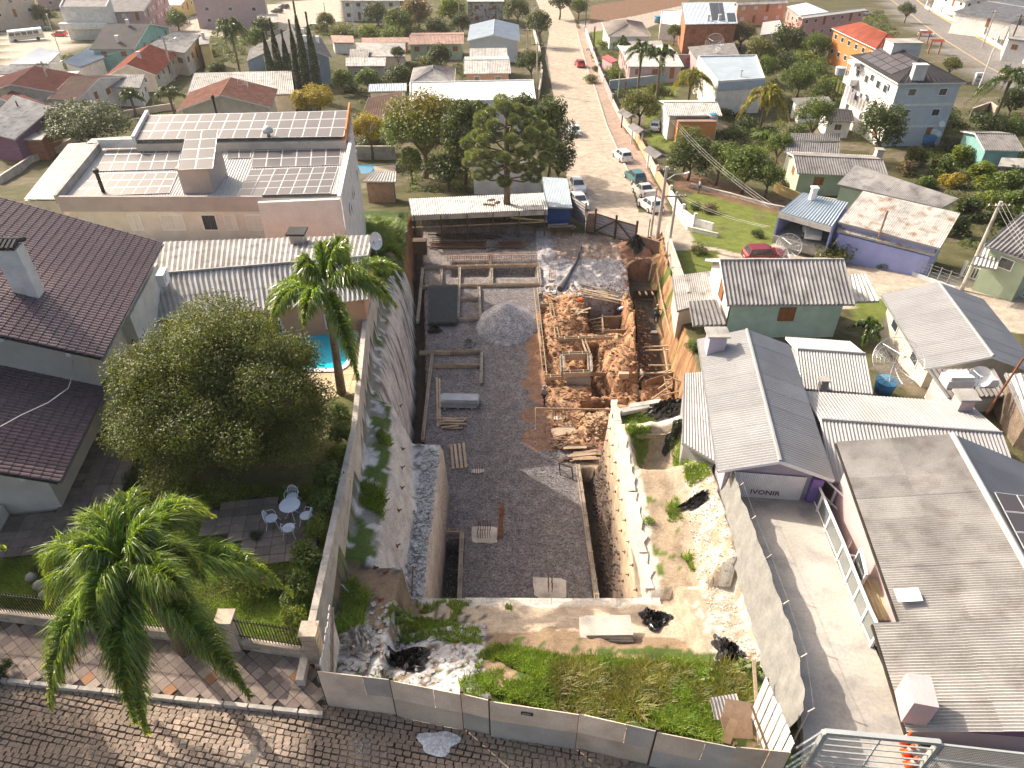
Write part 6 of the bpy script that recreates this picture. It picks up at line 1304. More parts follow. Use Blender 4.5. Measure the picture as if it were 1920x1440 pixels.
def bus():
    c = PH(52, 76, 0); t = thing('parked_bus', 'white minibus with yellow side stripe at the top left', 'bus', c); a = R(213); f = Vector((math.cos(a), math.sin(a), 0)); s = Vector((-f.y, f.x, 0)); z = Vector((0, 0, 1)); L, W, Hh = 8.0, 2.2, 2.6
    q = lambda x, y, h: c + f * x + s * y + z * h
    V = [q(L / 2, -W / 2, .4), q(L / 2, W / 2, .4), q(L / 2 - .35, W / 2, Hh), q(L / 2 - .35, -W / 2, Hh), q(-L / 2, -W / 2, .4), q(-L / 2, W / 2, .4), q(-L / 2 + .1, W / 2, Hh), q(-L / 2 + .1, -W / 2, Hh)]
    MB().add(V, [(0, 1, 2, 3), (5, 4, 7, 6), (0, 4, 5, 1), (3, 2, 6, 7), (1, 5, 6, 2), (4, 0, 3, 7)]).build('body', WHITEM, t)
    MB().obox(q(L / 2 - .25, -W / 2 + .12, 1.3), f * .07, s * (W - .24), z * 1.0 - f * .13).build('windscreen', GLASS, t)
    for sg in (-1, 1):
        o = s * (W / 2 + .01) * sg
        for k in range(5): MB().obox(c + o - s * .02 + f * (L / 2 - 1.6 - k * 1.35) + z * 1.5, f * 1.15, s * .04, z * .75).build('side_window', GLASS, t)
        MB().obox(c + o - s * .02 - f * (L / 2 - .1) + z * 1.02, f * (L - .5), s * .04, z * .36).build('stripe', YELLOW, t)
        for x in (-2.4, 2.6): MB().lathe(c + o - s * sg * .15 + f * x + z * .42, [(.42, 0), (.42, .2)], 14, axis=s * sg).build('wheel', BLACKP, t)
bus()
# ---------------------------------------------------------------- people
def person(label, px, py, head, shirt, trouser, pose='stand', z=None, hat=None, hair=(.05, .03, .02)):
    c = P(px, py, z) if z is not None else PS(px, py); t = thing('person', label, 'person', c, 'people at work'); f = Vector((math.cos(head), math.sin(head), 0)); s = Vector((-f.y, f.x, 0)); Z_ = Vector((0, 0, 1))
    q = lambda x, y, h: c + f * x + s * y + Z_ * h
    if pose == 'bend': hip, ch, nk, hdp = (-.05, .9), (.28, 1.13), (.46, 1.2), (.6, 1.24); hands = [(.62, .16, .62), (.58, -.18, .66)]; el = [(.5, .22, .85), (.48, -.24, .88)]; kn = (.12, .48)
    elif pose == 'walk': hip, ch, nk, hdp = (0, .92), (.06, 1.28), (.08, 1.46), (.12, 1.6); hands = [(.3, .26, .92), (-.2, -.28, .88)]; el = [(.1, .28, 1.12), (-.12, -.28, 1.12)]; kn = (.1, .5)
    else: hip, ch, nk, hdp = (0, .92), (.02, 1.28), (.02, 1.47), (.05, 1.62); hands = [(.34, .22, 1.12), (.1, -.5, 1.45)]; el = [(.08, .3, 1.12), (.0, -.38, 1.3)]; kn = (.04, .5)
    st = .22 if pose == 'walk' else .06
    J = [q(hip[0], 0, hip[1]), q((hip[0] + ch[0]) / 2, 0, (hip[1] + ch[1]) / 2), q(ch[0], 0, ch[1]), q(nk[0], 0, nk[1]), q(*[hdp[0], 0, hdp[1]]), q(hdp[0] * 1.03 + .01, 0, hdp[1] + .12)]
    rad = [.145, .13, .16, .06, .09, .075]; E = [(0, 1), (1, 2), (2, 3), (3, 4), (4, 5)]
    for k, sg in enumerate((1, -1)):
        b = len(J); J += [q(hip[0], .1 * sg, hip[1] - .06), q(kn[0] + st * sg * .6, .11 * sg, kn[1]), q(st * sg - .02, .12 * sg, .09), q(st * sg + .14, .13 * sg, .045)]; rad += [.095, .06, .045, .04]; E += [(0, b), (b, b + 1), (b + 1, b + 2), (b + 2, b + 3)]
        b = len(J); h_ = hands[k]; e_ = el[k]; J += [q(ch[0] + .02, .19 * sg, ch[1] + .08), q(e_[0], e_[1], e_[2]), q(*h_), Vector(q(*h_)) + (Vector(q(*h_)) - Vector(q(*e_))).normalized() * .1]; rad += [.06, .045, .032, .036]; E += [(2, b), (b, b + 1), (b + 1, b + 2), (b + 2, b + 3)]
        for g in range(4):
            bb = len(J); base = J[b + 3]; dr = (Vector(q(*h_)) - Vector(q(*e_))).normalized(); J += [base + dr * .05 + s * (.03 - .02 * g)]; rad += [.011]; E += [(b + 3, bb)]
    def skin(name, idx, k, m_):
        mp = {j: i for i, j in enumerate(idx)}; me = bpy.data.meshes.new(name); me.from_pydata([J[j] for j in idx], [(mp[a], mp[b]) for a, b in E if a in mp and b in mp], []); o = link(name, me, t); md = o.modifiers.new('skin', 'SKIN'); ss = o.modifiers.new('sub', 'SUBSURF'); ss.levels = ss.render_levels = 1
        if not me.skin_vertices: 
            bpy.context.view_layer.objects.active = o
        for i, j in enumerate(idx):
            sv_ = me.skin_vertices[0].data[i] if me.skin_vertices else None
            if sv_: sv_.radius = (rad[j] * k, rad[j] * k * .9); sv_.use_root = i == 0
        me.materials.append(m_); return o
    allj = list(range(len(J))); n1 = 6; leg = [6, 7, 8]; arm = [10, 11]; off = (len(J) - 6) // 2
    skin('body', allj, 1, mat('skin', (.42, .25, .17), .6, .05, 3, .03, 9, 0, 0))
    sh = [0, 1, 2] + [10, 11] + [10 + off, 11 + off]; tr = [0] + [6, 7, 8] + [6 + off, 7 + off, 8 + off]
    skin('shirt', sh, 1.22, shirt); skin('trousers', tr, 1.25, trouser)
    for sg, k in ((1, 9), (-1, 9 + off)): MB().bar(J[k - 1], J[k] + (J[k] - J[k - 1]) * .4, .1, .09).build('boot', WOODD, t)
    MB().lathe(J[5] - Vector((0, 0, .06)), [(.10, 0), (.115, .05), (.09, .11), (.03, .135)], 12).build('cap' if hat else 'hair', hat or mat('hair', hair, .7, .05, 3, 0, 9, 0, 0), t, True)
    fc = Vector(J[4]) + f * .09; 
    for sg in (-1, 1): MB().lathe(fc + s * .03 * sg + Vector((0, 0, .03)), [(.012, -.01), (.012, .01)], 6, axis=f).build('eye', BLACKP, t)
    MB().lathe(fc + Vector((0, 0, -.005)), [(.018, -.01), (.008, .03)], 6, axis=f).build('nose', mat('skin', (.42, .25, .17)), t); MB().obox(fc + Vector((0, 0, -.055)) - s * .025, s * .05, f * .012, Vector((0, 0, .012))).build('mouth', mat('lip', (.25, .1, .08), .6, 0, 1, 0, 9, 0, 0), t)
    for sg in (-1, 1): MB().lathe(Vector(J[4]) + s * .088 * sg + Vector((0, 0, .0)), [(.02, -.01), (.028, .01)], 6, axis=s * sg).build('ear', mat('skin', (.42, .25, .17)), t)
    return t
fab = lambda n, c: mat(n, c, .9, .15, 3, .1, 15, .2, 0)
person('worker in grey shirt and dark trousers walking on the gravel', 1021, 757, R(-120), fab('grey_shirt', (.34, .34, .35)), fab('dark_trousers', (.035, .035, .05)), 'walk', hat=fab('grey_cap', (.3, .3, .3)))
person('worker in grey green shirt bending over the orange earth by the trench', 1202, 722, R(200), fab('olive_shirt', (.42, .41, .36)), fab('dark_trousers', (.035, .035, .05)), 'walk')
person('worker in green shirt and blue jeans standing in the right trench', 1229, 604, R(80), fab('green_shirt', (.03, .20, .07)), fab('blue_jeans', (.04, .07, .14)), 'stand', z=-1.4, hat=fab('pale_cap', (.5, .48, .42)))
person('worker in white shirt bending inside the excavated pit', 1160, 596, R(-20), fab('white_shirt', (.7, .7, .72)), fab('blue_jeans', (.04, .07, .14)), 'bend', z=-1.15, hat=fab('pale_cap', (.5, .48, .42)))
person('person in pale grey shirt and jeans watering the garden beside the street', 1310, 362, R(190), fab('pale_shirt', (.38, .40, .42)), fab('blue_jeans', (.04, .07, .14)), 'stand', hat=fab('grey_cap', (.3, .3, .3)))
# ---------------------------------------------------------------- the town on the slope beyond
g, qd = gable, quadroof
# right of the street, near to far
qd('large weathered silver roof on the long shed right of the rusted roof', [(1603, 309, 4.2), (1797, 372, 4.2), (1765, 390, 3.2), (1570, 345, 3.2)], FIBER, PGREEN, 'fine', 7, 1, win=0)
qd('rust stained white roof over the violet blue house', [(1618, 358, 4.6), (1800, 400, 4.6), (1762, 466, 3.3), (1572, 416, 3.3)], RUSTY, BLUEW, 'fine', 6, 2, win=2.6, wst='s')
qd('narrow stained verandah roof of the violet blue house', [(1575, 420, 2.9), (1758, 464, 2.9), (1752, 478, 2.6), (1570, 432, 2.6)], RUSTY, BLUEW, 'fine', 4, 1, win=0, oh=.2)
t, Q = qd('blue ribbed garage roof with violet walls and an open front', [(1505, 361, 3.0), (1590, 380, 3.2), (1560, 425, 2.7), (1461, 397, 2.7)], METALB, None, 'corr', 6, 1, zb=2.0, chim=[(.3, .2)])
I = [Vector(q) for q in Q]; 
for a, b in ((I[0], I[1]), (I[0], I[3]), (I[1], I[2])): MB().bar((a.x * .97 + b.x * .03, a.y - .15, 3.2), (b.x * .97 + a.x * .03, b.y + .1, 3.2), .15, 2.9).build('wall', BLUEW, t)
MB().bar(I[3] - Vector((0, 0, .3)), I[2] - Vector((0, 0, .3)), .12, .5).build('lintel', WHITE, t); tag(MB().prism([(q.x, q.y) for q in (I[0], I[1], I[2], I[3])], 1.5, 2.3).build('garage_floor', CONC), kind='structure')
g('green walled house with brown striped roof and yellow base wall', (1488, 292), (1655, 300), (1600, 330), 3.4, 2.6, FIBERD, PGREEN, 'corr', n=5, wst='b')
qd('pale flat strip roof behind the brown striped roof', [(1480, 284, 3.0), (1640, 292, 3.0), (1645, 300, 3.2), (1478, 292, 3.2)], FIBERL, WHITE, 'corr', 3, 1, win=0)
qd('brown striped upper roof near the leaning chimney', [(1475, 266, 3.0), (1575, 270, 3.0), (1573, 288, 2.6), (1472, 285, 2.6)], FIBERD, WHITE, 'corr', 3, 1, win=0)
qd('dark patched roof behind the striped upper roof', [(1482, 250, 3.2), (1576, 250, 3.2), (1574, 265, 2.8), (1480, 264, 2.8)], FIBERD, WHITE, 'corr', 3, 1, win=0)
q = PH(1640, 305, 2.5); t = thing('chimney_stack', 'tall tan leaning chimney above the brown striped roof', 'chimney', q); MB().bar(q - Vector((0, 0, 2.5)), q + Vector((.15, 0, 1.6)), .8, .8).build('stack', CREAM, t); MB().bar(q + Vector((.15, 0, 1.6)), q + Vector((.16, 0, 1.75)), 1, 1).build('cap', CONC, t)
t = thing('garden_wall', 'low yellow wall below the green walled house', 'wall', PH(1500, 370, 0)); a, b, c = PH(1452, 352, .5), PH(1500, 372, .5), PH(1580, 385, .5)
for p, r in ((a, b), (b, c)): MB().bar(p, r, .15, 1.2).build('wall', YELLOW, t)
g('pale mint house with striped roof and white railing at right edge', (1915, 400), (2010, 430), (1895, 478), 5.0, 3.8, FIBERD, PGREEN, 'corr', n=3, zb=2.5, win=2.8, wst='g')
qd('chequered verandah roof on the pale mint house at right', [(1838, 455, 3.0), (1880, 462, 3.0), (1868, 505, 2.7), (1822, 495, 2.7)], FIBERL, None, 'corr', 2, 1, zb=2.6)
t = thing('white_fence', 'white picket fence with posts before the pale mint house', 'fence', PH(1850, 545, 0)); pts = [PH(*p, 0) for p in ((1800, 520), (1855, 535), (1905, 555), (1960, 580))]
for i in range(3):
    a, b = pts[i], pts[i + 1]
    for z in (.2, 1.2): MB().bar(a + Vector((0, 0, z)), b + Vector((0, 0, z)), .06, .06).build('rail', WHITEM, t)
    MB().bar(a, a + Vector((0, 0, 1.6)), .2, .2).build('post', WHITE, t)
    n = int((b - a).length / .22)
    for k in range(1, n): p = a.lerp(b, k / n); MB().bar(p + Vector((0, 0, .1)), p + Vector((0, 0, 1.3)), .05, .05).build('picket', WHITEM, t)
t = thing('fence', 'wire fence with concrete posts along the side street by the violet house', 'fence', PH(1660, 510, 0)); pts = [PH(*p, 0) for p in ((1588, 470), (1650, 492), (1720, 520), (1790, 545))]
for i in range(3):
    a, b = pts[i], pts[i + 1]; MB().bar(a + Vector((0, 0, .15)), b + Vector((0, 0, .15)), .12, .4).build('plinth', PALEBLUE, t)
    for k in range(4): p = a.lerp(b, k / 4); MB().bar(p, p + Vector((0, 0, 1.6)), .06, .06).build('post', STEEL, t)
    for z in (.6, .9, 1.2, 1.5): MB().bar(a + Vector((0, 0, z)), b + Vector((0, 0, z)), .02, .02).build('wire', STEEL, t)
def whitebuilding():
    zb = T(*PH(1700, 268, 0)[:2]); he = 9.0
    t, K = hip('white three storey building with charcoal tile roof and solar panels', (1684, 157), (1812, 155), (1618, 104), he, he + 2.0, DTILE, PALEBLUE, 'tile', zb=zb, win=4, oh=.4)
    A, B, C_, D_, ra, rb = K; u = (B - A).normalized(); n = (D_ - A).normalized()
    # left face whiter than the pale blue front: sunlight put into the colour; bands
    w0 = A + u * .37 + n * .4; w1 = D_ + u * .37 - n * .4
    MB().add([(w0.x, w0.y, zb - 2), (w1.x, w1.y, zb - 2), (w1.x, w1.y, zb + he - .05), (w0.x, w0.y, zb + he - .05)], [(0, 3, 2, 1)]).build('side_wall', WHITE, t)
    for h in (3, 6): MB().bar(A + u * .4 + n * .35 + Vector((0, 0, h - he)), B - u * .4 + n * .35 + Vector((0, 0, h - he)), .06, .3).build('band', WHITE, t)
    for f, h in ((.2, 7.4), (.35, 7.4), (.2, 4.3), (.6, 7.2), (.8, 7.2), (.7, 4.2)): p = w0.lerp(w1, f); window(t, (p.x - .03, p.y, zb + h), -u, 1.2, 1.1, 'g')
    # balcony with glazing at the far left corner
    p = w0.lerp(w1, .75); MB().obox(Vector((p.x, p.y, zb + 5.6)), -u * 1.3, n * 2.4, Vector((0, 0, .9))).build('balcony', WHITE, t); MB().obox(Vector((p.x, p.y, zb + 8.4)), -u * 1.4, n * 2.4, Vector((0, 0, .5))).build('balcony_roof', WHITE, t)
    for k in range(4): pp = p - u * 1.25 + n * (.1 + .75 * k); MB().bar((pp.x, pp.y, zb + 6.5), (pp.x, pp.y, zb + 8.4), .08, .08).build('balcony_post', WHITE, t)
    # tower block and chimney
    tb_ = lerp2(D_, C_, B, A, .55, .35); MB().box((tb_.x, tb_.y + 1, zb + he + 1.3), (4.2, 2.8, 3.2)).build('tank_house', WHITE, t); MB().box((tb_.x, tb_.y + 1, zb + he + 2.97), (4.4, 3.0, .12)).build('tank_house_roof', CONC, t)
    cb = A.lerp(B, .3) + n * .9; MB().box((cb.x, cb.y, zb + he + .9), (1.7, .9, 2.6)).box((cb.x, cb.y, zb + he + 2.25), (1.9, 1.1, .12)).build('chimney', WHITE, t)
    # solar panels on the slope facing left
    a, b, c, d = D_, A, ra, rb
    up = ((ra + rb) / 2 - (A + D_) / 2); Nn = up.cross(D_ - A).normalized(); Nn = Nn if Nn.z > 0 else -Nn
    for j in range(3):
        for i in range(5):
            o = A + (D_ - A) * (.22 + .13 * i) + up * (.12 + .25 * j) + Nn * .12; e1, e2 = (D_ - A) * .12, up * .23
            MB().add([o, o + e1, o + e1 + e2, o + e2], [(0, 1, 2, 3)]).build('solar_panel', CELL, t)
    for h in (1.9, 3.3): MB().lathe((B.x - 1.2, B.y + .2, zb + h), [(.4, 0), (.45, .1)], 12, axis=(0, -1, .3)).build('dish', WHITEM, t)
    MB().box((B.x - 1.9, B.y + .15, zb + 2.2), (.8, .35, .6)).build('air_conditioner', WHITEM, t)
    # clothes line
    t2 = thing('clothesline', 'line of dark striped towels and small clothes on the white building', 'clothesline', (w0.x, w0.y, zb + 5))
    l0, l1 = w1 - u * 1.6 + Vector((0, 0, 0)), w0 - u * 1.0; l0 = Vector((l0.x, l0.y, zb + 5.7)); l1 = Vector((l1.x, l1.y, zb + 5.7)); MB().bar(l0, l1, .02, .02).build('line', STEEL, t2)
    cm = [mat('cloth_a', (.10, .10, .03), .9, .5, 6, .1, 9, .2, .2), mat('cloth_b', (.30, .27, .33), .9, .3, 6, .1, 9, .2, .2), WHITE, mat('cloth_c', (.06, .06, .07), .9, .3, 6, .1, 9, .2, .2)]
    for k in range(14):
        h = 1.7 if k < 6 else .6; p = l0.lerp(l1, (k + .2) / 14); q = l0.lerp(l1, (k + .9) / 14); MB().add([p, q, q - Vector((0, 0, h)), p - Vector((0, 0, h)) + u * .1], [(0, 1, 2, 3)]).build('cloth', cm[0 if k < 3 else (1 if k < 6 else 2 + k % 2)], t2)
whitebuilding()
tank(1732, 272, T(*PH(1732, 275, 0)[:2]) - .2, 1.4, 1.7, 'large blue water tank at the foot of the white building')
hip('orange house with a red tile hip roof beside the top road', (1642, 92), (1712, 90), (1600, 52), 5.6, 7.4, REDT, ORANGE, win=2.6, oh=.4)
g('pink house with white roof and terrace near the top road', (1500, 30), (1620, 15), (1560, 28), 5.8, 5.4, METALL, PINK, 'fine', n=3, win=3)
qd('pink walled lower wing with a pale slanted roof', [(1475, 12, 4.6), (1512, 5, 4.8), (1560, 25, 4.3), (1500, 30, 4.2)], METALB, PINK, 'fine', 2, 1, win=3)
qd('white sheet roof at the left of the pink house', [(1430, 42, 3.5), (1462, 38, 3.5), (1472, 60, 3.2), (1425, 66, 3.2)], METALL, LPINK, 'fine', 1, 1, win=3)
g('long peach house with grey roof behind the brick house', (1380, 4), (1475, 0), (1430, 8), 6.0, 5.4, FIBER, PEACH, 'corr', win=3, wst='s')
t, Q = qd('two storey brick house with blue ribbed roof and dark collector panels', [(1278, 5, 7.6), (1376, 4, 7.6), (1383, 44, 6.2), (1284, 46, 6.2)], METALB, BRICK, 'corr', 5, 1, win=3.2, wst='b', chim=[(.45, .85), (.66, .85)])
N = (Q[1] - Q[0]).cross(Q[3] - Q[0]).normalized(); N = N if N.z > 0 else -N
for s0, s1, t0, t1 in ((.52, .60, .05, .85), (.61, .69, .05, .85), (.70, .77, .05, .85), (.82, .97, .55, .92)):
    p4 = [lerp2(*Q, s, tt) + N * .14 for s, tt in ((s0, t0), (s1, t0), (s1, t1), (s0, t1))]; MB().add(p4 + [p - N * .06 for p in p4], [(0, 1, 2, 3), (0, 4, 5, 1), (1, 5, 6, 2), (2, 6, 7, 3), (3, 7, 4, 0)]).build('solar_panel', BLACKP, t)
qd('flat brown roof with mesh dish beside the pink wall', [(1290, 88, 3.2), (1376, 80, 3.2), (1388, 106, 3.0), (1310, 117, 3.0)], FIBERD, LPINK, 'fine', 2, 1, win=0); c = PH(1340, 82, 5); dish('transparent mesh dish on the flat brown roof', c, 1.9, R(-120), .5, False)
t, Q = qd('white modern house with flat grey roof and dark fascia', [(1308, 108, 5.2), (1418, 106, 5.2), (1434, 150, 5.2), (1346, 156, 5.2)], METALB, WHITE, 'flat', 1, 1, parapet=.35, win=0)
a, b = Q[3], Q[2]; MB().bar(a + Vector((.1, -.12, -.6)), b + Vector((0, -.12, -.6)), .08, 1.3).build('fascia', GBLUE, t); MB().lathe(a.lerp(b, .5) + Vector((.5, 2.5, .1)), [(.15, 0), (.15, .9), (.28, .95), (.28, 1.1)], 10).build('flue', ALU, t)
t2 = thing('clothesline', 'white sheet and dark towel hanging at the modern white house', 'clothesline', PH(1378, 195, 0)); c = PH(1378, 186, 1.8); MB().bar(c - Vector((1.8, 0, 0)), c + Vector((1.8, 0, 0)), .02, .02).build('line', STEEL, t2); MB().obox(c + Vector((-1.2, 0, -1.1)), (1.4, 0, 0), (0, .03, 0), (0, 0, 1.1)).build('cloth', WHITE, t2); MB().obox(c + Vector((.4, 0, -1.0)), (.8, 0, 0), (0, .03, 0), (0, 0, 1.0)).build('cloth', mat('navy_cloth', (.03, .05, .10)), t2)
t, K = g('small two storey house with ribbed roof over an orange base', (1245, 192), (1345, 192), (1300, 217), 4.5, 3.7, FIBERL, WHITE, 'corr', n=4, win=0, oh=.4)
q0, q1 = PH(1272, 229, 3.1), PH(1344, 229, 3.1); zz = T(*q0[:2]); t = thing('house', 'flat topped orange brick box below the ribbed roof house', 'house', (q0.x, q0.y, zz)); MB().obox((q0.x, q0.y, zz - 1), q1 - q0, (0, 3, 0), (0, 0, 4.1)).build('wall', ORANGE, t); MB().obox((q0.x - .05, q0.y - .05, zz + 3.103), q1 - q0 + Vector((.1, 0, 0)), (0, 3.1, 0), (0, 0, .1)).build('roof', DBRICK, t); window(t, (q0.x * .62 + q1.x * .38, q0.y - .02, zz + 1.9), (0, -1), 1.0, .9, 'g')
tank(1336, 222, zz + 3.2, .55, .6, 'small pale blue tank on the orange box house', PALEBLUE)
g('low pink house with pale roof behind the pair of palms', (1168, 98), (1268, 98), (1215, 125), 3.6, 3.0, FIBERL, LPINK, 'corr', n=3, win=2.6, wst='b')
qd('grey sheet roof in front of the hip roofed white house', [(1168, 78, 3.2), (1240, 76, 3.2), (1246, 92, 2.9), (1165, 95, 2.9)], FIBER, PALEBLUE, 'fine', 2, 1, win=0)
hip('low white house with broad tan hip roof at the corner', (1140, 68), (1222, 68), (1125, 42), 3.0, 4.6, mat('tan_roof', (.34, .29, .25), .9, .2, .7, .1, 12, .1, .08), WHITE, 'fine', win=4, oh=.5)
qd('white flat roofed workshop with blue tank between houses', [(1240, 22, 3.6), (1278, 20, 3.6), (1285, 52, 3.4), (1238, 46, 3.4)], WROOF, WHITE, 'flat', parapet=.3, win=0); tank(1232, 42, T(*PH(1232, 44, 0)[:2]), 1.0, 1.6, 'teal barrel tank beside the white workshop', TEAL)
g('teal boarded shed with dark corrugated roof on the right slope', (1828, 250), (1902, 252), (1868, 282), 3.8, 2.9, FIBERD, TEAL, 'corr', n=2, win=0)
qd('grey slab roof among the bushes at the right edge', [(1878, 296, 2), (1960, 300, 2), (1960, 318, 1.8), (1872, 312, 1.8)], CONC, GREYW, 'flat', win=0)
qd('small brown roof hut left of the white building', [(1485, 184, 2.8), (1552, 181, 2.8), (1566, 197, 2.5), (1500, 203, 2.5)], FIBERD, PALEBLUE, 'corr', 1, 1, win=3)
g('grey tiled low roof under trees left of the white building', (1545, 205), (1598, 208), (1580, 228), 3.2, 2.5, DTILE, WHITE, 'tile', win=3)
# small red tank tower
c = PH(1574, 140, 3.6); t = thing('tank_tower', 'blue tank on red posts beside the orange house', 'water tower', (c.x, c.y, c.z - 3.6)); MB().lathe(c, [(.8, 0), (.95, 1.2), (.98, 1.25), (.1, 1.4)], 16).build('tank', PALEBLUE, t)
for sx in (-.6, .6):
    for sy in (-.6, .6): MB().bar(c + Vector((sx, sy, -3.8)), c + Vector((sx, sy, 0)), .18, .18).build('leg', RUST, t)
# white houses at the top right across the road, arched fence
g('white house across the road at the top right corner', (1850, 2), (1960, 20), (1880, 38), 5.5, 4.4, FIBERL, WHITE, 'corr', win=3.2, wst='s')
g('pale house with grey roof at the far upper right', (1780, -20), (1840, -5), (1830, 8), 5.0, 4.0, FIBERL, WHITE, 'corr', win=3)
qd('white rendered annex with garden wall at the right top edge', [(1895, 45, 4.5), (1990, 60, 4.5), (1990, 85, 4.3), (1890, 72, 4.3)], FIBER, WHITE, 'fine', 1, 1, win=2.5, wst='b')
t = thing('arched_fence', 'white garden wall with arched metal panels along the top road', 'fence', PH(1820, 60, 0)); pts = [PH(*p, 0) for p in ((1735, 15), (1762, 28), (1790, 42), (1815, 54), (1842, 70), (1866, 86), (1900, 110), (1960, 140))]
for i in range(7):
    a, b = pts[i], pts[i + 1]; d = b - a; d.z = 0; MB().bar(a + Vector((0, 0, .35)), b + Vector((0, 0, .35)), .2, .8).build('wall', WHITE, t); MB().bar(a, a + Vector((0, 0, 2.3)), .35, .35).build('pillar', WHITE, t)
    if 1 <= i <= 4: MB().tube([a.lerp(b, .1) + (b - a) * (.8 * s) + Vector((0, 0, .8 + 1.6 * math.sin(math.pi * s))) for s in np.linspace(0, 1, 9)], .06, 5).build('arch', WHITEM, t)
    for k in range(1, 5): p = a.lerp(b, k / 5); MB().bar(p + Vector((0, 0, .7)), p + Vector((0, 0, 1.7 + (.6 * math.sin(math.pi * k / 5) if 1 <= i <= 4 else 0))), .06, .06).build('picket', WHITEM, t)
t = thing('road_line', 'yellow line', 'x', (0, 0, 0)); bpy.data.objects.remove(t)
MB_ = MB(); 
for A_, B_ in (((1660, -8), (1712, 30)), ((1712, 30), (1770, 74)), ((1770, 74), (1850, 124)), ((1850, 124), (1940, 172))):
    for o in (-.12, .12):
        a, b = PH(*A_, .03), PH(*B_, .03); d = (b - a).normalized(); s = Vector((-d.y, d.x, 0)); N = 10
        for k in range(N): p, q = a.lerp(b, k / N) + s * o, a.lerp(b, (k + 1) / N) + s * o; p.z = T(p.x, p.y) + .05; q.z = T(q.x, q.y) + .05; MB_.add([p - s * .06, q - s * .06, q + s * .06, p + s * .06], [(0, 1, 2, 3)])
tag(MB_.build('road_marking', YELLOW), kind='structure')
mbk = MB()
for A_, B_ in (((1700, -15), (1745, 20)), ((1745, 20), (1800, 52)), ((1800, 52), (1880, 95)), ((1880, 95), (1960, 140))):
    a, b = PH(*A_, .06), PH(*B_, .06); mbk.bar(a, b, .25, .22)
tag(mbk.build('road_kerb', mat('yellow_kerb', (.50, .36, .14), .85, .2, 1, .1, 9, .1, 0)), kind='structure')
mbk = MB(); pts = [PH(*p, .05) for p in ((1083, 62), (1100, 125), (1118, 172), (1138, 236), (1162, 290), (1186, 338), (1200, 380))]
for i in range(6): mbk.bar(pts[i], pts[i + 1], .2, .2)
tag(mbk.build('street_kerb', LCONC), kind='structure')
for i, (px, py, lab) in enumerate(((1735, 62, 'red tiled gate canopy beside the road above the white car'), (1757, 78, 'smaller red tiled gate canopy beside the road'))):
    c = PH(px, py, 2.6); t = thing('gate_canopy', lab, 'canopy', (c.x, c.y, c.z - 2.6))
    for s in (-1, 1): tileplane(t, c + Vector((-1.4, 0, .5)), c + Vector((1.4, 0, .5)), c + Vector((1.4, .9 * s, 0)), c + Vector((-1.4, .9 * s, 0)), REDT)
    for sx in (-1.2, 1.2): MB().bar(c + Vector((sx, 0, -2.7)), c + Vector((sx, 0, .4)), .25, .25).build('post', BRICK, t)
c = PH(1830, 158, 0); t = thing('meter_pillar', 'white meter pillar at the foot of the leaning lamp post', 'meter box', c); MB().box(c + Vector((0, 0, 1)), (1.4, .6, 2.2)).build('pillar', WHITE, t)
for k in range(2): MB().box(c + Vector((0, -.32, .7 + .7 * k)), (.8, .05, .4)).build('meter_door', GREYW, t)
# wall along the right side of the street with its little roofs
t = thing('street_wall', 'stepped wall and railings along the right side of the far street', 'wall', PH(1190, 250, 0)); pts = [PH(*p, 0) for p in ((1098, 62), (1112, 105), (1122, 135), (1132, 158), (1148, 195), (1166, 232), (1192, 262), (1212, 300), (1230, 335), (1255, 375), (1278, 412), (1300, 430), (1335, 440))]
wm_ = [WHITE, LPINK, LPINK, GREYW, GREYW, CREAM, PEACH, CREAM, PEACH, WHITE, WHITE, WHITE]
for i in range(12):
    a, b = pts[i], pts[i + 1]; MB().bar(a + Vector((0, 0, .5)), b + Vector((0, 0, .5)), .2, 1.5 if i != 4 else .9).build('wall_panel', wm_[i], t); MB().bar(a - Vector((0, 0, .2)), a + Vector((0, 0, 1.8)), .3, .3).build('pillar', wm_[i], t)
for i, (px, py, lab) in enumerate(((1176, 215, 'grey shingled gate roof on the street wall by the dark post'), (1196, 243, 'long grey gate roof over the street wall'), (1228, 288, 'small tilted grey gate roof near the orange wall'))):
    c = PH(px, py, 2.4); t = thing('gate_roof', lab, 'gate roof', (c.x, c.y, c.z - 2.4)); d = Vector((.35, -1, 0)).normalized(); s = Vector((1, .35, 0)).normalized()
    MB().add([c - d * 1.7 + s * .9, c + d * 1.7 + s * .9, c + d * 1.7 - s * .9, c - d * 1.7 - s * .9, c - d * 1.7 + Vector((0, 0, .5)), c + d * 1.7 + Vector((0, 0, .5))], [(0, 1, 5, 4), (4, 5, 2, 3), (0, 4, 3), (1, 2, 5)]).build('roof', FIBERD, t)
    for q in (-1.5, 1.5): MB().bar(c + d * q - Vector((0, 0, 2.6)), c + d * q, .2, .2).build('post', WHITE if i else WOODD, t)
q0 = PH(1128, 108, 2.2); t = thing('gate_canopy', 'pink red gate portal beside the small palm and street', 'canopy', (q0.x, q0.y, q0.z - 2.2)); MB().obox(q0, (1.6, -4.5, 0), (1.3, .4, .3), (0, 0, .15)).build('roof', mat('red_sheet', (.45, .10, .10), .6, .1, 2, .05, 9, 0, 0), t); MB().obox(q0 + Vector((.2, 0, -2.4)), (1.5, -4.3, 0), (.25, .08, 0), (0, 0, 2.4)).build('wall', LPINK, t)
q0 = PH(1290, 112, 1.5); t = thing('pink_wall', 'pale pink yard wall with an orange ring emblem', 'wall', (q0.x, q0.y, q0.z - 1.5)); MB().obox(q0 + Vector((-2.6, 0, -2)), (5, 0, 0), (0, .2, 0), (0, 0, 3)).build('wall', LPINK, t)
V = []; n = 24
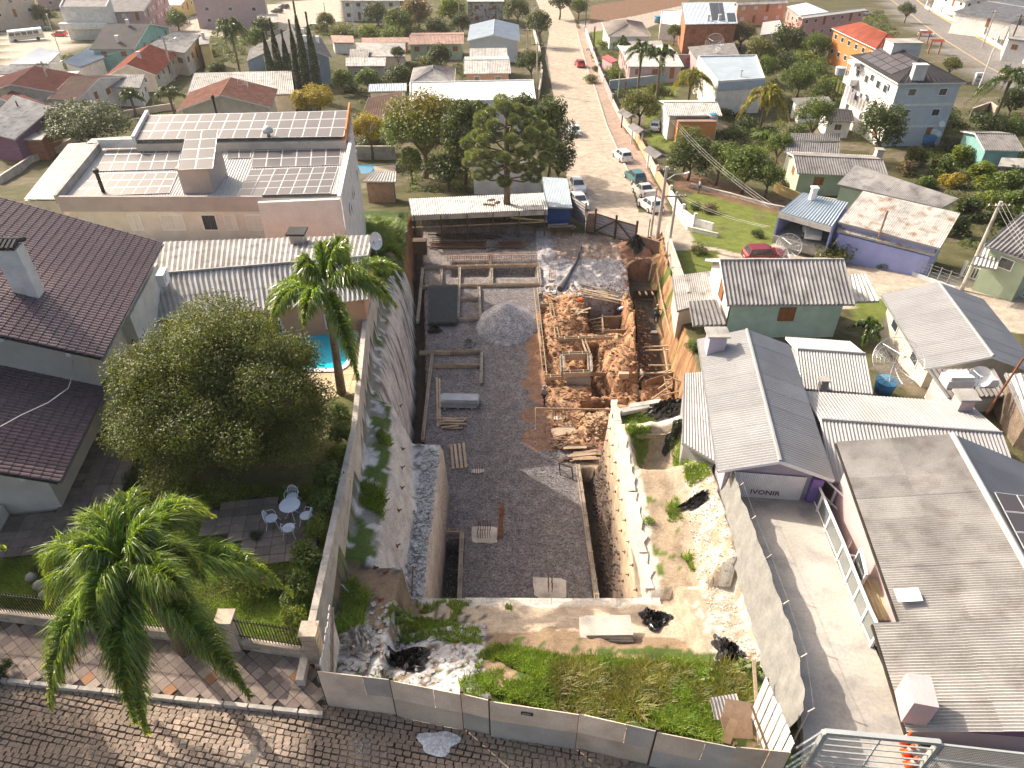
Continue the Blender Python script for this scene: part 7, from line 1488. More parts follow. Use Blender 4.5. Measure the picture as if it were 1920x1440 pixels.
for r_ in (.55, .30):
    for k in range(n): a = 2 * math.pi * k / n; V.append(q0 + Vector((r_ * math.cos(a) * .8, -.02, r_ * 1.25 * math.sin(a) - .3)))
MB().add(V, [(k, (k + 1) % n, n + (k + 1) % n, n + k) for k in range(n)]).build('ring_emblem', mat('cone_orange', (.75, .11, .02)), t)
# ---- left and centre, beyond the solar block
qd('broad white flat roof behind the araucaria', [(768, 157, 4.5), (1000, 152, 4.5), (1005, 190, 4.5), (768, 193, 4.5)], WROOF, WHITE, 'flat', parapet=.3, win=0)
qd('striped corrugated strip roof in front of the white flat roof', [(768, 192, 4.0), (888, 186, 4.0), (886, 204, 3.6), (765, 209, 3.6)], FIBERL, CREAM, 'corr', 3, 1, win=0)
qd('small bluish ribbed roof on a tan wall near the brown tiles', [(692, 158, 3.5), (762, 156, 3.5), (762, 170, 3.3), (690, 172, 3.3)], METALB, CREAM, 'corr', 2, 1, win=0)
qd('old brown tiled lean-to roof with a pale end wall', [(690, 185, 3.8), (754, 171, 4.2), (752, 222, 3.0), (678, 218, 3.0)], BROWNT, CREAM, 'tile', win=0)
hip('low grey hip roof between the clotheslines and peach house', (768, 157), (852, 156), (790, 128), 3.0, 4.4, FIBER, WHITE, 'fine', win=4)
g('peach house with ribbed grey roof and balcony rail', (870, 113), (955, 112), (912, 138), 5.2, 4.4, FIBERL, PEACH, 'corr', n=2, win=3)
qd('pale striped roof behind the peach house', [(880, 91, 4), (950, 90, 4), (952, 112, 3.6), (880, 112, 3.6)], FIBERL, WHITE, 'corr', 2, 1, win=0)
g('white house with twin pitched bluish metal roof by the street', (925, 65), (927, 36), (876, 76), 5.6, 4.4, METALB, PALEBLUE, 'fine', n=2, win=0)
t, _ = g('long low green house with faded pink sheet roof', (768, 66), (869, 65), (818, 83), 4.0, 3.3, mat('faded_pink_roof', (.42, .28, .23), .9, .2, .7, .1, 12, .1, .08, stain=(.3, .22, .18), samt=.4), PGREEN, 'corr', n=3, win=2.6, wst='b')
t, K = g('big blue grey house with grey tile roof behind the cypress row', (563, 85), (547, 50), (634, 128), 7.0, 4.4, mat('grey_tile', (.24, .225, .215), .85, .2, .6, .15, 9, .2, .1), GBLUE, 'tile', win=3.4, wst='s', oh=.6, chim=[(.7, .3), (.45, .5), (.3, .25), (.6, .75)])
qd('grey roof wing left of the cypress row', [(468, 92, 3.8), (540, 56, 4.6), (546, 75, 4.4), (462, 115, 3.8)], FIBER, GBLUE, 'fine', 2, 1, win=0)
qd('pale ribbed low roof behind the clothesline yard', [(648, 108, 3.0), (724, 108, 3.0), (722, 124, 2.7), (648, 124, 2.7)], FIBERL, CREAM, 'corr', 2, 1, win=3)
qd('grey sheet roof left of the dark bushy tree', [(665, 80, 3.0), (760, 80, 3.0), (760, 106, 2.7), (690, 106, 2.7)], FIBER, CREAM, 'fine', 2, 1, win=0)
qd('striped small roof beside the grey tile house', [(656, 92, 3.2), (692, 92, 3.2), (690, 108, 3.0), (654, 108, 3.0)], FIBER, WHITE, 'corr', 1, 1, win=0); qd('narrow pinkish roofs along the yard behind', [(620, 66, 2.6), (662, 67, 2.6), (664, 80, 2.4), (624, 80, 2.4)], mat('faded_pink_roof', (.42, .28, .23)), WHITE, 'corr', 1, 1, win=0)
qd('long faded pink shed roof beside the hedge', [(678, 71, 2.4), (766, 70, 2.4), (766, 79, 2.2), (678, 80, 2.2)], mat('faded_pink_roof', (.42, .28, .23)), BRICK, 'corr', 2, 1, win=0)
t2 = thing('clothesline', 'blue and white washing on a line over the dark garden', 'clothesline', PH(710, 140, 0)); l0, l1 = PH(684, 126, 1.8), PH(734, 131, 1.8); MB().bar(l0, l1, .02, .02).build('line', STEEL, t2)
for k, m_ in enumerate((WHITE, TANKB, TANKB, PALEBLUE, TANKB, WHITE, CELL, CELL)): p, q = l0.lerp(l1, (k + .1) / 8), l0.lerp(l1, (k + .85) / 8); MB().add([p, q, q - Vector((0, 0, 1.0)), p - Vector((0, 0, .9))], [(0, 1, 2, 3)]).build('cloth', m_, t2)
g('white house with brown windows and grey roof at top centre', (642, -6), (768, -6), (705, 2), 5.8, 5.4, FIBERL, WHITE, 'corr', win=3, wst='b')
t, Q = qd('weathered white two storey house with stained walls at top', [(875, -14, 6.2), (945, -14, 6.2), (945, 3, 6.0), (875, 3, 6.0)], FIBERL, mat('stained_white', (.50, .46, .42), .9, .35, .8, .2, 8, .2, 0, stain=(.12, .11, .10), samt=.6), 'corr', 1, 1, win=4, wst='b')
qd('striped grey corrugated roof behind the red brown gable', [(364, 137, 4.2), (546, 133, 4.2), (552, 176, 3.6), (350, 180, 3.6)], FIBERL, CREAM, 'corr', 5, 1, win=0)
t, K = g('cream gable house with mottled red brown tile roof and dish', (413, 178), (433, 145), (327, 214), 6.2, 4.2, mat('mottled_tile', (.30, .13, .09), .9, .25, .9, .25, 9, .2, .1, stain=(.22, .2, .16), samt=.5), CREAM, 'tile', win=0, oh=.6); dish('mesh dish on the mottled red brown tile roof', PH(455, 163, 6), 1.3, R(-120), .5, False)
f = PH(406, 212, 4.5); tag(MB().tube([f - Vector((0, 0, 3)), f + Vector((0, 0, 2.0))], .15, 8).lathe(f + Vector((0, 0, 2)), [(.25, 0), (.25, .4), (.1, .5)], 8).build('flue', IRON), 'tall black flue pipe against the cream gable wall', 'flue')
t, K = g('house with long red tile roof and sunlit orange gable side', (238, 121), (281, 83), (296, 139), 5.0, 3.0, REDT, CREAM, 'tile', win=3, wst='g', oh=.5, chim=[(.35, .15)])
qd('grey roof house with teal awning behind the red tile roof', [(325, 60, 5.2), (376, 65, 5.0), (346, 100, 4.4), (275, 86, 4.8)], FIBER, CREAM, 'fine', 2, 1, win=2.8, wst='b')
qd('yellow rendered house end with smoking chimney by the tall palm', [(372, 66, 5), (392, 68, 5), (392, 82, 5), (374, 84, 5)], FIBER, YELLOW, 'fine', 1, 1, win=0, chim=[(.5, .4)])
t, K = g('maroon red tile roof house at the far left behind the pole', (20, 158), (66, 124), (112, 195), 5.2, 3.2, mat('maroon_tile', (.17, .055, .045), .85, .2, .6, .2, 9, .2, .1), CREAM, 'tile', win=3, wst='s', oh=.5)
qd('dark maroon lower roof at the left edge', [(0, 185, 3.6), (22, 170, 3.9), (104, 202, 3.2), (60, 206, 3.2)], mat('maroon_tile', (.17, .055, .045)), CREAM, 'tile', win=0)
g('brown tiled house with orange gable and white side', (186, 146), (132, 144), (180, 190), 4.8, 3.2, BROWNT, WHITE, 'tile', win=3, wst='b', oh=.4)
qd('patched grey corrugated roof beside the pale yard wall', [(195, 140, 3.6), (272, 140, 3.6), (262, 165, 3.2), (200, 163, 3.2)], FIBER, WHITE, 'corr', 2, 1, win=3)
t, Q = qd('pale grey ribbed roof over purple and brown walls at left edge', [(25, 178, 5.0), (99, 202, 4.6), (28, 262, 3.4), (-40, 245, 3.6)], FIBERL, PURPLE, 'fine', 5, 2, win=0, oh=.25)
qd('flat grey roof annex with brown wall near the round tree', [(68, 228, 2.9), (105, 230, 2.9), (78, 263, 2.8), (30, 262, 2.8)], CONC, BRICK, 'flat', win=0)
g('teal house with charcoal roof and white chimney stacks', (200, 44), (280, 44), (235, 93), 7.2, 4.4, DTILE, TEAL, 'flat', win=3.6, wst='b', oh=.5, chim=[(.55, .1), (.55, .72)])
t, Q = qd('white two storey house with balcony bands at top left', [(120, 0, 7.4), (208, 0, 7.4), (200, 16, 7.2), (112, 16, 7.2)], FIBERD, WHITE, 'flat', parapet=.5, win=4, wst='s')
a, b = Q[3], Q[2]; MB().obox(a + Vector((-.8, -1.6, -4.4)), (b - a) + Vector((.8, 0, 0)), (0, 1.6, 0), (0, 0, 1.3)).build('balcony', WHITE, t)
g('grey roofed pale pink house at top left', (215, -8), (290, -10), (245, 22), 7.0, 5.4, FIBERD, LPINK, 'flat', win=3, wst='s')
g('little yellow house with white roof at top left', (318, -4), (350, -4), (330, 10), 4.6, 3.6, WROOF, YELLOW, 'flat', win=3, wst='g')
qd('large pale pink three storey block at the top left', [(360, -30, 9), (492, -34, 9), (492, -14, 9), (358, -14, 9)], CONC, LPINK, 'flat', parapet=.4, win=6, wst='g')
qd('cream block of flats at the top left corner', [(-70, -30, 8), (30, -40, 8), (58, -14, 8), (-60, 4, 8)], FIBERL, CREAM, 'flat', parapet=.4, win=4, wst='g')
qd('pale building behind the cream block at top left', [(60, -40, 6), (105, -42, 6), (108, -24, 6), (62, -18, 6)], FIBERD, LPINK, 'flat', parapet=.3, win=4, wst='g')
qd('bluish white hipped low roof near the bus yard', [(75, 89, 3.6), (113, 98, 3.2), (90, 120, 2.8), (18, 121, 2.8)], WROOF, WHITE, 'fine', 2, 1, win=0); qd('pale grey blue sheet roof beside the teal house', [(180, 81, 3.6), (196, 108, 3.0), (150, 126, 2.8), (118, 116, 3.0)], METALB, WHITE, 'fine', 2, 1, win=0)
qd('long grey roof strip left of the maroon house', [(0, 122, 3.0), (66, 123, 3.0), (40, 138, 2.8), (-20, 140, 2.8)], FIBER, CREAM, 'fine', 2, 1, win=0); qd('tan flat roof near the far left chimney', [(-20, 142, 3.2), (30, 141, 3.2), (12, 160, 3.0), (-30, 160, 3.0)], LCONC, CREAM, 'flat', win=0)
qd('small pale roof between the maroon roof and red roof', [(104, 136, 3), (150, 133, 3), (140, 144, 2.8), (118, 146, 2.8)], METALL, WHITE, 'fine', 1, 1, win=0)
for i, (p, lab) in enumerate((((500, 40), 'grey concrete yard wall block beside the dark cars'), ((478, 14), 'pale block of flats partly behind the far palms'))):
    qd(lab, [(p[0] - 18, p[1] - 12, 3), (p[0] + 20, p[1] - 14, 3), (p[0] + 22, p[1] + 2, 3), (p[0] - 16, p[1] + 4, 3)], CONC, CREAM, 'flat', win=4)
# garden walls
def gwall(lab, pts, h, m_, name='garden_wall'):
    t = thing(name, lab, 'wall', PH(*pts[0], 0)); Q = [PH(*p, 0) for p in pts]
    for i in range(len(Q) - 1): MB().bar(Q[i] + Vector((0, 0, h / 2 - .2)), Q[i + 1] + Vector((0, 0, h / 2 - .2)), .2, h + .4).build('wall_panel', m_, t); MB().bar(Q[i] + Vector((0, 0, h + .02)), Q[i + 1] + Vector((0, 0, h + .02)), .28, .08).build('coping', LCONC, t)
gwall('grey retaining wall behind the twin palm lawn', [(1142, 168), (1210, 160), (1285, 150)], 1.6, GBLUE); gwall('tan wall climbing past the round tree at left', [(0, 345), (60, 305), (112, 285), (150, 262)], .8, LCONC); gwall('pale yard wall in front of the small palms', [(222, 222), (270, 214), (330, 205)], 1.0, CREAM)
gwall('low concrete edging of the vegetable beds', [(1296, 350), (1370, 368), (1440, 388), (1500, 400)], .35, LCONC, 'bed_edging'); gwall('white kerb wall rounding the garden corner', [(1262, 395), (1290, 432), (1345, 445)], .4, WHITE, 'corner_wall'); gwall('retaining stone wall below the top road', [(1815, 225), (1850, 212), (1862, 222)], 1.8, STONEW); gwall('pale wall beside the far street on the left', [(1000, 60), (1012, 105), (1016, 150), (1010, 185)], 1.5, CREAM)
# poles, lamps, wires
def ppole(lab, px, py, h, lamp=None, r=.14, mt=LCONC, name='utility_pole', arms=1):
    c = PS(px, py); t = thing(name, lab, 'utility pole' if name == 'utility_pole' else 'lamp post', c); MB().tube([c - Vector((0, 0, .3)), c + Vector((0, 0, h))], [r * 1.35, r], 10).build('shaft', mt, t)
    for k in range(arms): MB().bar(c + Vector((-.9, 0, h - .4 - .6 * k)), c + Vector((.9, 0, h - .4 - .6 * k)), .1, .1).build('cross_arm', WOODD, t)
    for k in range(4 * min(1, arms)): MB().lathe(c + Vector((-.8 + .53 * k, 0, h - .35)), [(.05, 0), (.06, .1), (.02, .16)], 8).build('insulator', WHITEM, t)
    if lamp:
        a = c + Vector((0, 0, h - 1.4)); b = a + Vector(lamp); MB().tube([a, a.lerp(b, .5) + Vector((0, 0, .3)), b], .04, 6).build('lamp_arm', ALU, t); MB().bar(b, b + (b - a).normalized() * .5, .2, .1).build('lamp_head', ALU, t)
    return c + Vector((0, 0, h - .35))
w1 = ppole('tall concrete utility pole with lamp arm beside the site gate', 1232, 448, 7.5, (1.8, .2, .6)); w2 = ppole('slim pale pole left of the tall one beside the gate', 1220, 442, 5.2, None, .09, LCONC, arms=0); w3 = ppole('slender pole with bracket behind the lot wall', 1251, 483, 6.5, None, .1, arms=1)
w4 = ppole('utility pole with long lamp arm left of the far street', 1006, 172, 8.5, (1.8, -.4, .9)); w5 = ppole('utility pole at the far end of the street with bright lamp arm', 998, 82, 9, (2.4, .3, 1.0)); w6 = ppole('pole standing near the blue grey house yard', 988, 120, 7)
w7 = ppole('dark post on the street pavement by the grey gate roof', 1166, 232, 6.5, None, .12, WOODD, arms=0); w8 = ppole('utility pole with transformer arm at the left behind the round tree', 110, 202, 7.5, (2.4, 1.2, 1.0)); w9 = ppole('utility pole beside red tile roof and small palms', 328, 152, 8, (1.6, 1.0, .8))
w10 = ppole('leaning utility pole pair beside the pale mint house', 1802, 545, 8.0, None, .13, arms=1); w11 = ppole('brown pole along the top road pavement', 1882, 112, 9, None, .14, WOODD); w12 = ppole('thin white lamp post near the bushes at centre top', 862, 62, 7.5, (.3, 0, .8), .08, ALU, 'lamp_post', 0)
ppole('thin white lamp post by the vacant lot at centre left', 666, 70, 7.5, (.1, 0, .6), .08, ALU, 'lamp_post', 0); ppole('curved street lamp on the right slope by the meter pillar', 1835, 165, 7, (1.0, 1.5, 1.5), .1, WHITEM, 'lamp_post', 0); ppole('street lamp standing in the top left yard', 112, 96, 8, (-.8, 1.5, .8), .08, ALU, 'lamp_post', 0)
ppole('tall dark post by the corner house at the street', 1097, 60, 8, None, .1, WOODD); ppole('dark thick post beside the pink portal', 1112, 104, 6, None, .16, WOODD, arms=0); ppole('grey garden lamp in the palm lawn', 1158, 184, 4.5, None, .07, ALU, 'lamp_post', 0); ppole('pole leaning over the mint house corner of the side street', 1628, 500, 5.5, None, .08, WOOD, arms=0)
ppole('wooden pole standing beyond the purple walled house', 62, 268, 6, None, .1, WOODD, arms=0); ppole('thin post in the vacant lot near the road', 612, 40, 5, None, .08, WOODD, arms=0); ppole('brown road pole above the arched fence', 1742, 22, 8, None, .12, WOOD); ppole('road pole near white garden gates', 1842, 88, 8, None, .12, LCONC)
def wires(lab, a, b, n=3, sag=.6, sp=.35, grp=None):
    t = thing('overhead_wires', lab, 'wires', a); d = b - a; s = Vector((-d.y, d.x, 0)).normalized()
    for k in range(n): o = s * sp * (k - (n - 1) / 2) + Vector((0, 0, .2)); MB().tube([a.lerp(b, u) + o - Vector((0, 0, sag * 4 * u * (1 - u))) for u in np.linspace(0, 1, 9)], .014, 3, caps=False).build('wire', CONC, t)
wires('bundle of wires crossing the street from dark trees to tall gate pole', w1, PH(1085, 252, 7), 4, .8); wires('pair of wires running right from the tall gate pole over the garden', w3, PH(1440, 430, 7), 2, .4); wires('two wires from the orange box house down over orange trees', PH(1262, 228, 6), PH(1450, 395, 7), 3, .6)
wires('wires between the two poles left of the far street', w4, w5, 3, .8); wires('wires from the left pole past the red tile roof', w8, w9, 3, .9); wires('wires along the top road between brown poles', w11, PH(1742, 22, 8.2), 4, .8); wires('wires over the side street to the right edge', w10, P(2050, 640, 8), 3, .5)
wires('wire hanging from the round tree toward the left edge', P(130, 262, 5), P(-60, 285, 6), 1, .5)
# ---------------------------------------------------------------- vegetation
LM = dict(dark=leafmat('leaf_dark', (.065, .09, .03)), mid=leafmat('leaf_mid', (.11, .155, .035)), olive=leafmat('leaf_olive', (.14, .15, .045)), yellow=leafmat('leaf_yellow', (.30, .24, .035), .4), lime=leafmat('leaf_lime', (.16, .20, .03), .4), arau=leafmat('leaf_araucaria', (.17, .20, .09), .3), cyp=leafmat('leaf_cypress', (.06, .085, .03), .15), dry=leafmat('leaf_dry', (.19, .15, .085)), palm=leafmat('leaf_palm', (.15, .23, .045), .5, .26, .9), palmy=leafmat('leaf_palm_yellow', (.20, .20, .035), .42, .35, .5), palmd=leafmat('leaf_palm_dark', (.06, .10, .025), .3, .35, .5), grass=leafmat('grass_blade', (.14, .23, .03), .5), weed=leafmat('weed_leaf', (.14, .15, .03), .4), rusty=leafmat('leaf_rusty', (.20, .12, .03), .35))
BARK = mat('bark', (.16, .12, .09), .95, .25, 2, .25, 9, .6, .1); BARKP = mat('palm_bark', (.20, .15, .11), .95, .25, 2, .25, 9, .6, .1)
def unit(n): v = RG.normal(size=(n, 3)); return v / np.linalg.norm(v, axis=1, keepdims=True)
def leaves(Pt, Nr, size, asp=.5, shade=None, tipc=None):
    n = len(Pt); r = unit(n); Nr = Nr * .7 + unit(n) * .8 + np.array([0, 0, .35]); Nr /= np.linalg.norm(Nr, axis=1, keepdims=True)
    u = np.cross(Nr, r); u /= np.linalg.norm(u, axis=1, keepdims=True) + 1e-9; v = np.cross(Nr, u); s = size * RG.uniform(.6, 1.35, (n, 1))
    V = np.stack([Pt - u * s * .5, Pt + v * s * asp * .5, Pt + u * s * .5 + Nr * s * -.12, Pt - v * s * asp * .5], 1).reshape(-1, 3); F = np.arange(4 * n).reshape(n, 4)
    c = RG.uniform(.6, 1.4, (n, 1)) * np.ones((1, 3)); c[:, 0:1] *= RG.uniform(.8, 1.25, (n, 1))
    if tipc is not None: c *= tipc
    return V, F, np.repeat(c, 4, 0)
def crown_arrays(n, ncl, clr=.34, size=.1, rad=(1, 1, 1), flat=.0, top=None):
    """unit crown: clumps spread through an ellipsoid"""
    d = unit(ncl); d[:, 2] = np.where(d[:, 2] < -.35, -d[:, 2], d[:, 2]); rr_ = RG.uniform(.25, 1, (ncl, 1)) ** .45 * (1 - clr * .75); cc = d * rr_ * RG.uniform(.86, 1.08, (ncl, 1))
    cr = clr * RG.uniform(.6, 1.25, ncl); w_ = cr ** 2; w_ /= w_.sum(); k = RG.choice(ncl, n, p=w_); nn = unit(n); q = RG.uniform(.55, 1.06, (n, 1))
    Pt = cc[k] + nn * cr[k][:, None] * q; tip = None
    if top is not None: f = np.clip((Pt[:, 2:3] - .25) * 1.6, 0, 1); tip = 1 + f * (np.array(top)[None, :] - 1)
    V, F, c = leaves(Pt * np.array(rad), nn, size, .55, tipc=tip); return V, F, c
PROT = {}
def proto(kind, n, ncl, clr, size, top=None):
    key = (kind, n); 
    if key not in PROT:
        PROT[key] = []
        for _ in range(2 if n < 9000 else 1): V, F, c = crown_arrays(n, ncl, clr, size, top=top); PROT[key].append(npmesh('crown', V, F, LM['mid'], c))
    return random.choice(PROT[key])
def tree(label, px, py, hc, rpx, m_, rz=.85, n=3500, ncl=26, clr=.36, size=.13, name='tree', cat='tree', trunk=True, group=None, base=None, limbs=5, top=None, bark=None, rx=None):
    c = PH(px, py, hc) if base is None else base; D = 252.1 + .788 * py; r = rx or 1.25 * rpx * (H0 - c.z) / D; g0 = min(SZat(c.x, c.y), c.z - .2)
    t = thing(name, label, cat, (c.x, c.y, g0), group); me = proto('c%d%s' % (ncl, top), n, ncl, clr, size, top); o = bpy.data.objects.new('crown', me); COL.objects.link(o); o.parent = t
    o.location = c - Vector((c.x, c.y, g0)); o.scale = (r, r, r * rz); o.rotation_euler = (0, 0, random.uniform(0, 6.3)); o.material_slots[0].link = 'OBJECT'; o.material_slots[0].material = LM[m_]
    if trunk:
        H_ = c.z - g0; b = Vector((c.x, c.y, g0 - .2)); ts = min(H_ * .55, H_ - r * rz * .35) if H_ > r * rz * .5 else H_ * .4; tr = max(.05, r * .055); mb = MB(); a = b + Vector((r * .04, 0, max(.3, ts))); mb.tube([b, b.lerp(a, .5) + Vector((tr * .6, tr * .4, 0)), a], [tr * 1.4, tr * 1.05, tr * .9], 7); 
        o2 = mb.build('trunk', bark or BARK, t, True)
        mb = MB()
        for k in range(limbs): an = k * 6.28 / limbs + random.random(); e = c + Vector((math.cos(an) * r * .6, math.sin(an) * r * .6, r * rz * random.uniform(-.1, .45))); mb.tube([a, a.lerp(e, .5) + Vector((0, 0, r * .08)), e], [tr * .7, tr * .45, tr * .15], 5)
        tag(mb.build('limbs', bark or BARK, t, True), kind='stuff')
    return t
def shrub(label, px, py, rpx, m_, rz=.7, n=1200, **k): 
    D = 252.1 + .788 * py; r = rpx * 30 / D; return tree(label, px, py, r * rz * .6, rpx, m_, rz, n, ncl=10, clr=.45, size=k.pop('size', .16), name=k.pop('name', 'shrub'), cat='shrub', trunk=False, **k)
# the big round tree
def bigtree():
    c = P(420, 756, 13.2); r = 216 * (H0 - 13.2) / (252.1 + .788 * 745); V, F, cc = crown_arrays(230000, 190, .2, .023, rad=(r, r * .98, r * .88)); t = thing('round_tree', 'huge round dense dark green tree beside the villa and pool', 'tree', (c.x, c.y, 10.0))
    sc_ = np.array([.155 / .031 / 1.0]); V = V.reshape(-1, 4, 3); ctr = V.mean(1, keepdims=True); V = (ctr + (V - ctr) * 4.6).reshape(-1, 3)
    V = V + np.array(c); tag(link('crown', npmesh('crown', V, F, LM['olive'], cc * RG.uniform(.6, 1.3, (len(cc), 1)) * np.array([.85, .95, .85])), t)); mb = MB(); b = Vector((c.x, c.y, 9.8)); a = b + Vector((.2, 0, 1.6)); mb.tube([b, a], [.3, .24], 10).build('trunk', BARK, t, True)
    for k in range(9): mb = MB(); an = k * .7; e = c + Vector((math.cos(an) * r * .7, math.sin(an) * r * .65, r * random.uniform(-.2, .4))); mb.tube([a, a.lerp(e, .5) + Vector((0, 0, .4)), e], [.15, .09, .03], 6).build('limb', BARK, t, True)
bigtree()
# palms
def frond_arrays(base, az, el, L, droop, nl, ll, lw, twist=0, hang=.7):
    d = np.array([math.cos(az), math.sin(az)]); ts = np.linspace(0, 1, nl); 
    def pt(t): s = L * t; return np.stack([base[0] + d[0] * s * math.cos(el) * (1 - .18 * t), base[1] + d[1] * s * math.cos(el) * (1 - .18 * t), base[2] + s * math.sin(el) - droop * L * t ** 2], -1)
    Pm = pt(ts); tg = np.gradient(Pm, axis=0); tg /= np.linalg.norm(tg, axis=1, keepdims=True); sd = np.array([-d[1], d[0], 0.0]); Vs = []; Fs = []; Cs = []; k = 0
    for sg in (-1, 1):
        for rep in range(3):
            m = ts > .1; P0 = Pm[m] + RG.normal(0, .012, (m.sum(), 3)); n = len(P0); l = (ll * np.sin(np.clip(ts[m] * 1.1, 0, 1) * math.pi * .8 + .45) * RG.uniform(.55, 1.2, n))[:, None]
            out = sd[None] * sg * RG.uniform(.35, 1, (n, 1)) + tg[m] * RG.uniform(.2, 1.1, (n, 1)) + np.array([0, 0, 1]) * RG.uniform(-.5, 1.0, (n, 1)); out /= np.linalg.norm(out, axis=1, keepdims=True); hg = RG.uniform(.4, 1, (n, 1)) * hang * 1.25
            P1 = P0 + out * l * .42; P2 = P1 + (out * (1 - hg) + tg[m] * .25 - np.array([0, 0, 1.0]) * hg) * l * .62; w_ = np.cross(out, np.array([0, 0, 1.0])); w_ += RG.normal(0, .45, w_.shape); w_ /= np.linalg.norm(w_, axis=1, keepdims=True) + 1e-6; w_ *= lw / 2 * RG.uniform(.6, 1.2, (n, 1))
            V = np.stack([P0 - w_, P0 + w_, P1 - w_, P1 + w_, P2 - w_ * .15, P2 + w_ * .15], 1).reshape(-1, 3); i6 = np.arange(n)[:, None] * 6; F = np.concatenate([i6 + np.array([[0, 1, 3, 2]]), i6 + np.array([[2, 3, 5, 4]])]) + k
            c = np.repeat(RG.uniform(.6, 1.5, (n, 1)), 6, 0) * np.ones((1, 3)); yl = np.repeat((RG.random((n, 1)) * ts[m][:, None]) ** 2, 6, 0); c = c * (1 + yl * np.array([[2.0, .8, 0]])); Vs.append(V); Fs.append(F); Cs.append(c); k += len(V)
    # rachis
    r_ = []; q = 6
    for i in range(0, nl, max(1, nl // q)): r_.append(Pm[i])
    r_ = np.array(r_ + [Pm[-1]]); wv = sd * .025; n = len(r_); V = np.stack([r_ - wv, r_ + wv + [0, 0, .02]], 1).reshape(-1, 3); F = np.array([[2 * i, 2 * i + 1, 2 * i + 3, 2 * i + 2] for i in range(n - 1)]) + k; Vs.append(V); Fs.append(F); Cs.append(np.ones((len(V), 3)) * 1.2)
    return np.concatenate(Vs), np.concatenate(Fs), np.concatenate(Cs)
def palm(label, crown, basept, L, m_, nf=18, nl=60, ll=.65, lw=.05, tr=.16, droop=.55, seed=1, name='palm_tree', bark=BARKP, elr=(10, 70), azs=None, hang=.7):
    t = thing(name, label, 'palm tree', basept); b, c = Vector(basept), Vector(crown); pts = [b - Vector((0, 0, .3)), b.lerp(c, .4), b.lerp(c, .8), c]; MB().tube(pts, [tr * 1.3, tr, tr * .95, tr * 1.3], 9).build('trunk', bark, t, True)
    rg = random.Random(seed)
    for i in range(nf):
        az = (azs[i] if azs else i * 2.399 + rg.uniform(-.2, .2)); el = R(rg.uniform(*elr) if i % 4 else 75); V, F, cc = frond_arrays(np.array(c) + np.array([0, 0, .1]), az, el, L * rg.uniform(.8, 1.08), droop * rg.uniform(.8, 1.2) + (.25 if el > 1 else 0), nl, ll, lw, hang=hang)
        link('frond', npmesh('frond', V, F, LM[m_], cc), t)
    return t
MB().tube  # near palms
q = P(250, 1070, 15.6); palm('large queen palm with glossy drooping fronds over the tiled pavement', q, (q.x + .1, q.y + .3, 10.6), 5.3, 'palm', 22, 210, 1.1, .04, .17, .7, 3, elr=(5, 62))
q = P(-150, 1110, 15.6); palm('palm at the lower left corner with only frond tips visible', q, (q.x, q.y, 10.6), 3.9, 'palm', 14, 120, 1.0, .04, .16, .6, 5)
q = P(612, 548, 15.9); b = P(640, 735, 9.7); palm('queen palm with brown trunk between the round tree and boundary wall', q, b, 6.0, 'palm', 14, 190, 1.05, .046, .2, .55, 8, elr=(8, 55))
FP = []
def farpalm(label, px, py, h, L, m_='palmd', nf=14, seed=1, ll=.7, droop=.6, tr=.2, base=None): c = PH(px, py, h); b = Vector((c.x, c.y, T(c.x, c.y))); palm(label, c, b, L * 1.35, m_, int(nf * 1.3), 26, ll * 1.5, .11, tr, droop, seed, elr=(5, 65))
farpalm('tall dark palm at upper left beside the yellow house', 432, 55, 9, 4.6, 'palmd', 20, 2, .9, .85); farpalm('left palm of the tall pair on the lawn', 1203, 100, 9, 3.4, 'palmd', 14, 4); farpalm('right palm of the tall pair on the lawn', 1240, 108, 9, 3.4, 'palmd', 14, 5); farpalm('short palm by the corner house and pink portal', 1166, 82, 4, 2.4, 'palmd', 12, 6)
farpalm('yellowish drooping palm beside the white modern house', 1297, 148, 5.5, 3.6, 'palmy', 15, 7, .9, .8); farpalm('drooping yellow palm right of the modern house', 1438, 180, 6, 3.8, 'palmy', 18, 8, .9, .9); farpalm('large palm at the right edge beside the top road', 1895, 150, 7.5, 4.4, 'palmd', 16, 9, .8, .8); farpalm('small stubby palm before the pale yard wall', 244, 180, 3.2, 2.3, 'palmd', 14, 10); farpalm('spreading palm beside the mottled tile gable', 318, 182, 4.5, 3.4, 'palmd', 13, 11, .7, .6)
farpalm('small palm in the yard below the mint house right side', 1628, 618, 1.6, 1.3, 'palmd', 10, 12, .35, .5, .08)
# trees and shrubs
A_ = 'cluster'
tree('rounded dark green tree at the left beyond the solar block', 163, 237, 3.2, 70, 'dark', .62, 14000, 60, .26, .05)
tree('tree with exposed pale trunks and orange tinged crown', 790, 245, 6.0, 74, 'mid', .8, 14000, 60, .26, .06, top=(2.0, 1.15, .6), bark=mat('pale_bark', (.30, .24, .18), .9, .2, 2, .2, 9, .4, .1), limbs=8)
tree('dark tall tree between the pale trunked tree and the araucaria', 868, 250, 6.5, 48, 'dark', 1.15, 8000, 40, .3, .08); tree('small bright green tree low beside the pale trunks', 768, 300, 3.0, 24, 'mid', .8, 3000, 20, .36, .12); tree('dark tree at the back left of the araucaria', 895, 215, 7.5, 30, 'dark', .9, 3500)
tree('tall dark tree on the street side of the araucaria', 1030, 245, 6.5, 42, 'dark', 1.25, 8000, 40, .3, .08); tree('dark tree overhanging the two white cars', 1046, 298, 4.0, 36, 'dark', .9, 5000, 30, .32, .09); tree('dark low tree behind the white shed wall', 985, 205, 7.5, 34, 'dark', .9, 3500); tree('shaded tree in the dark yard left of the white shed', 838, 320, 2.4, 40, 'dark', .6, 3500)
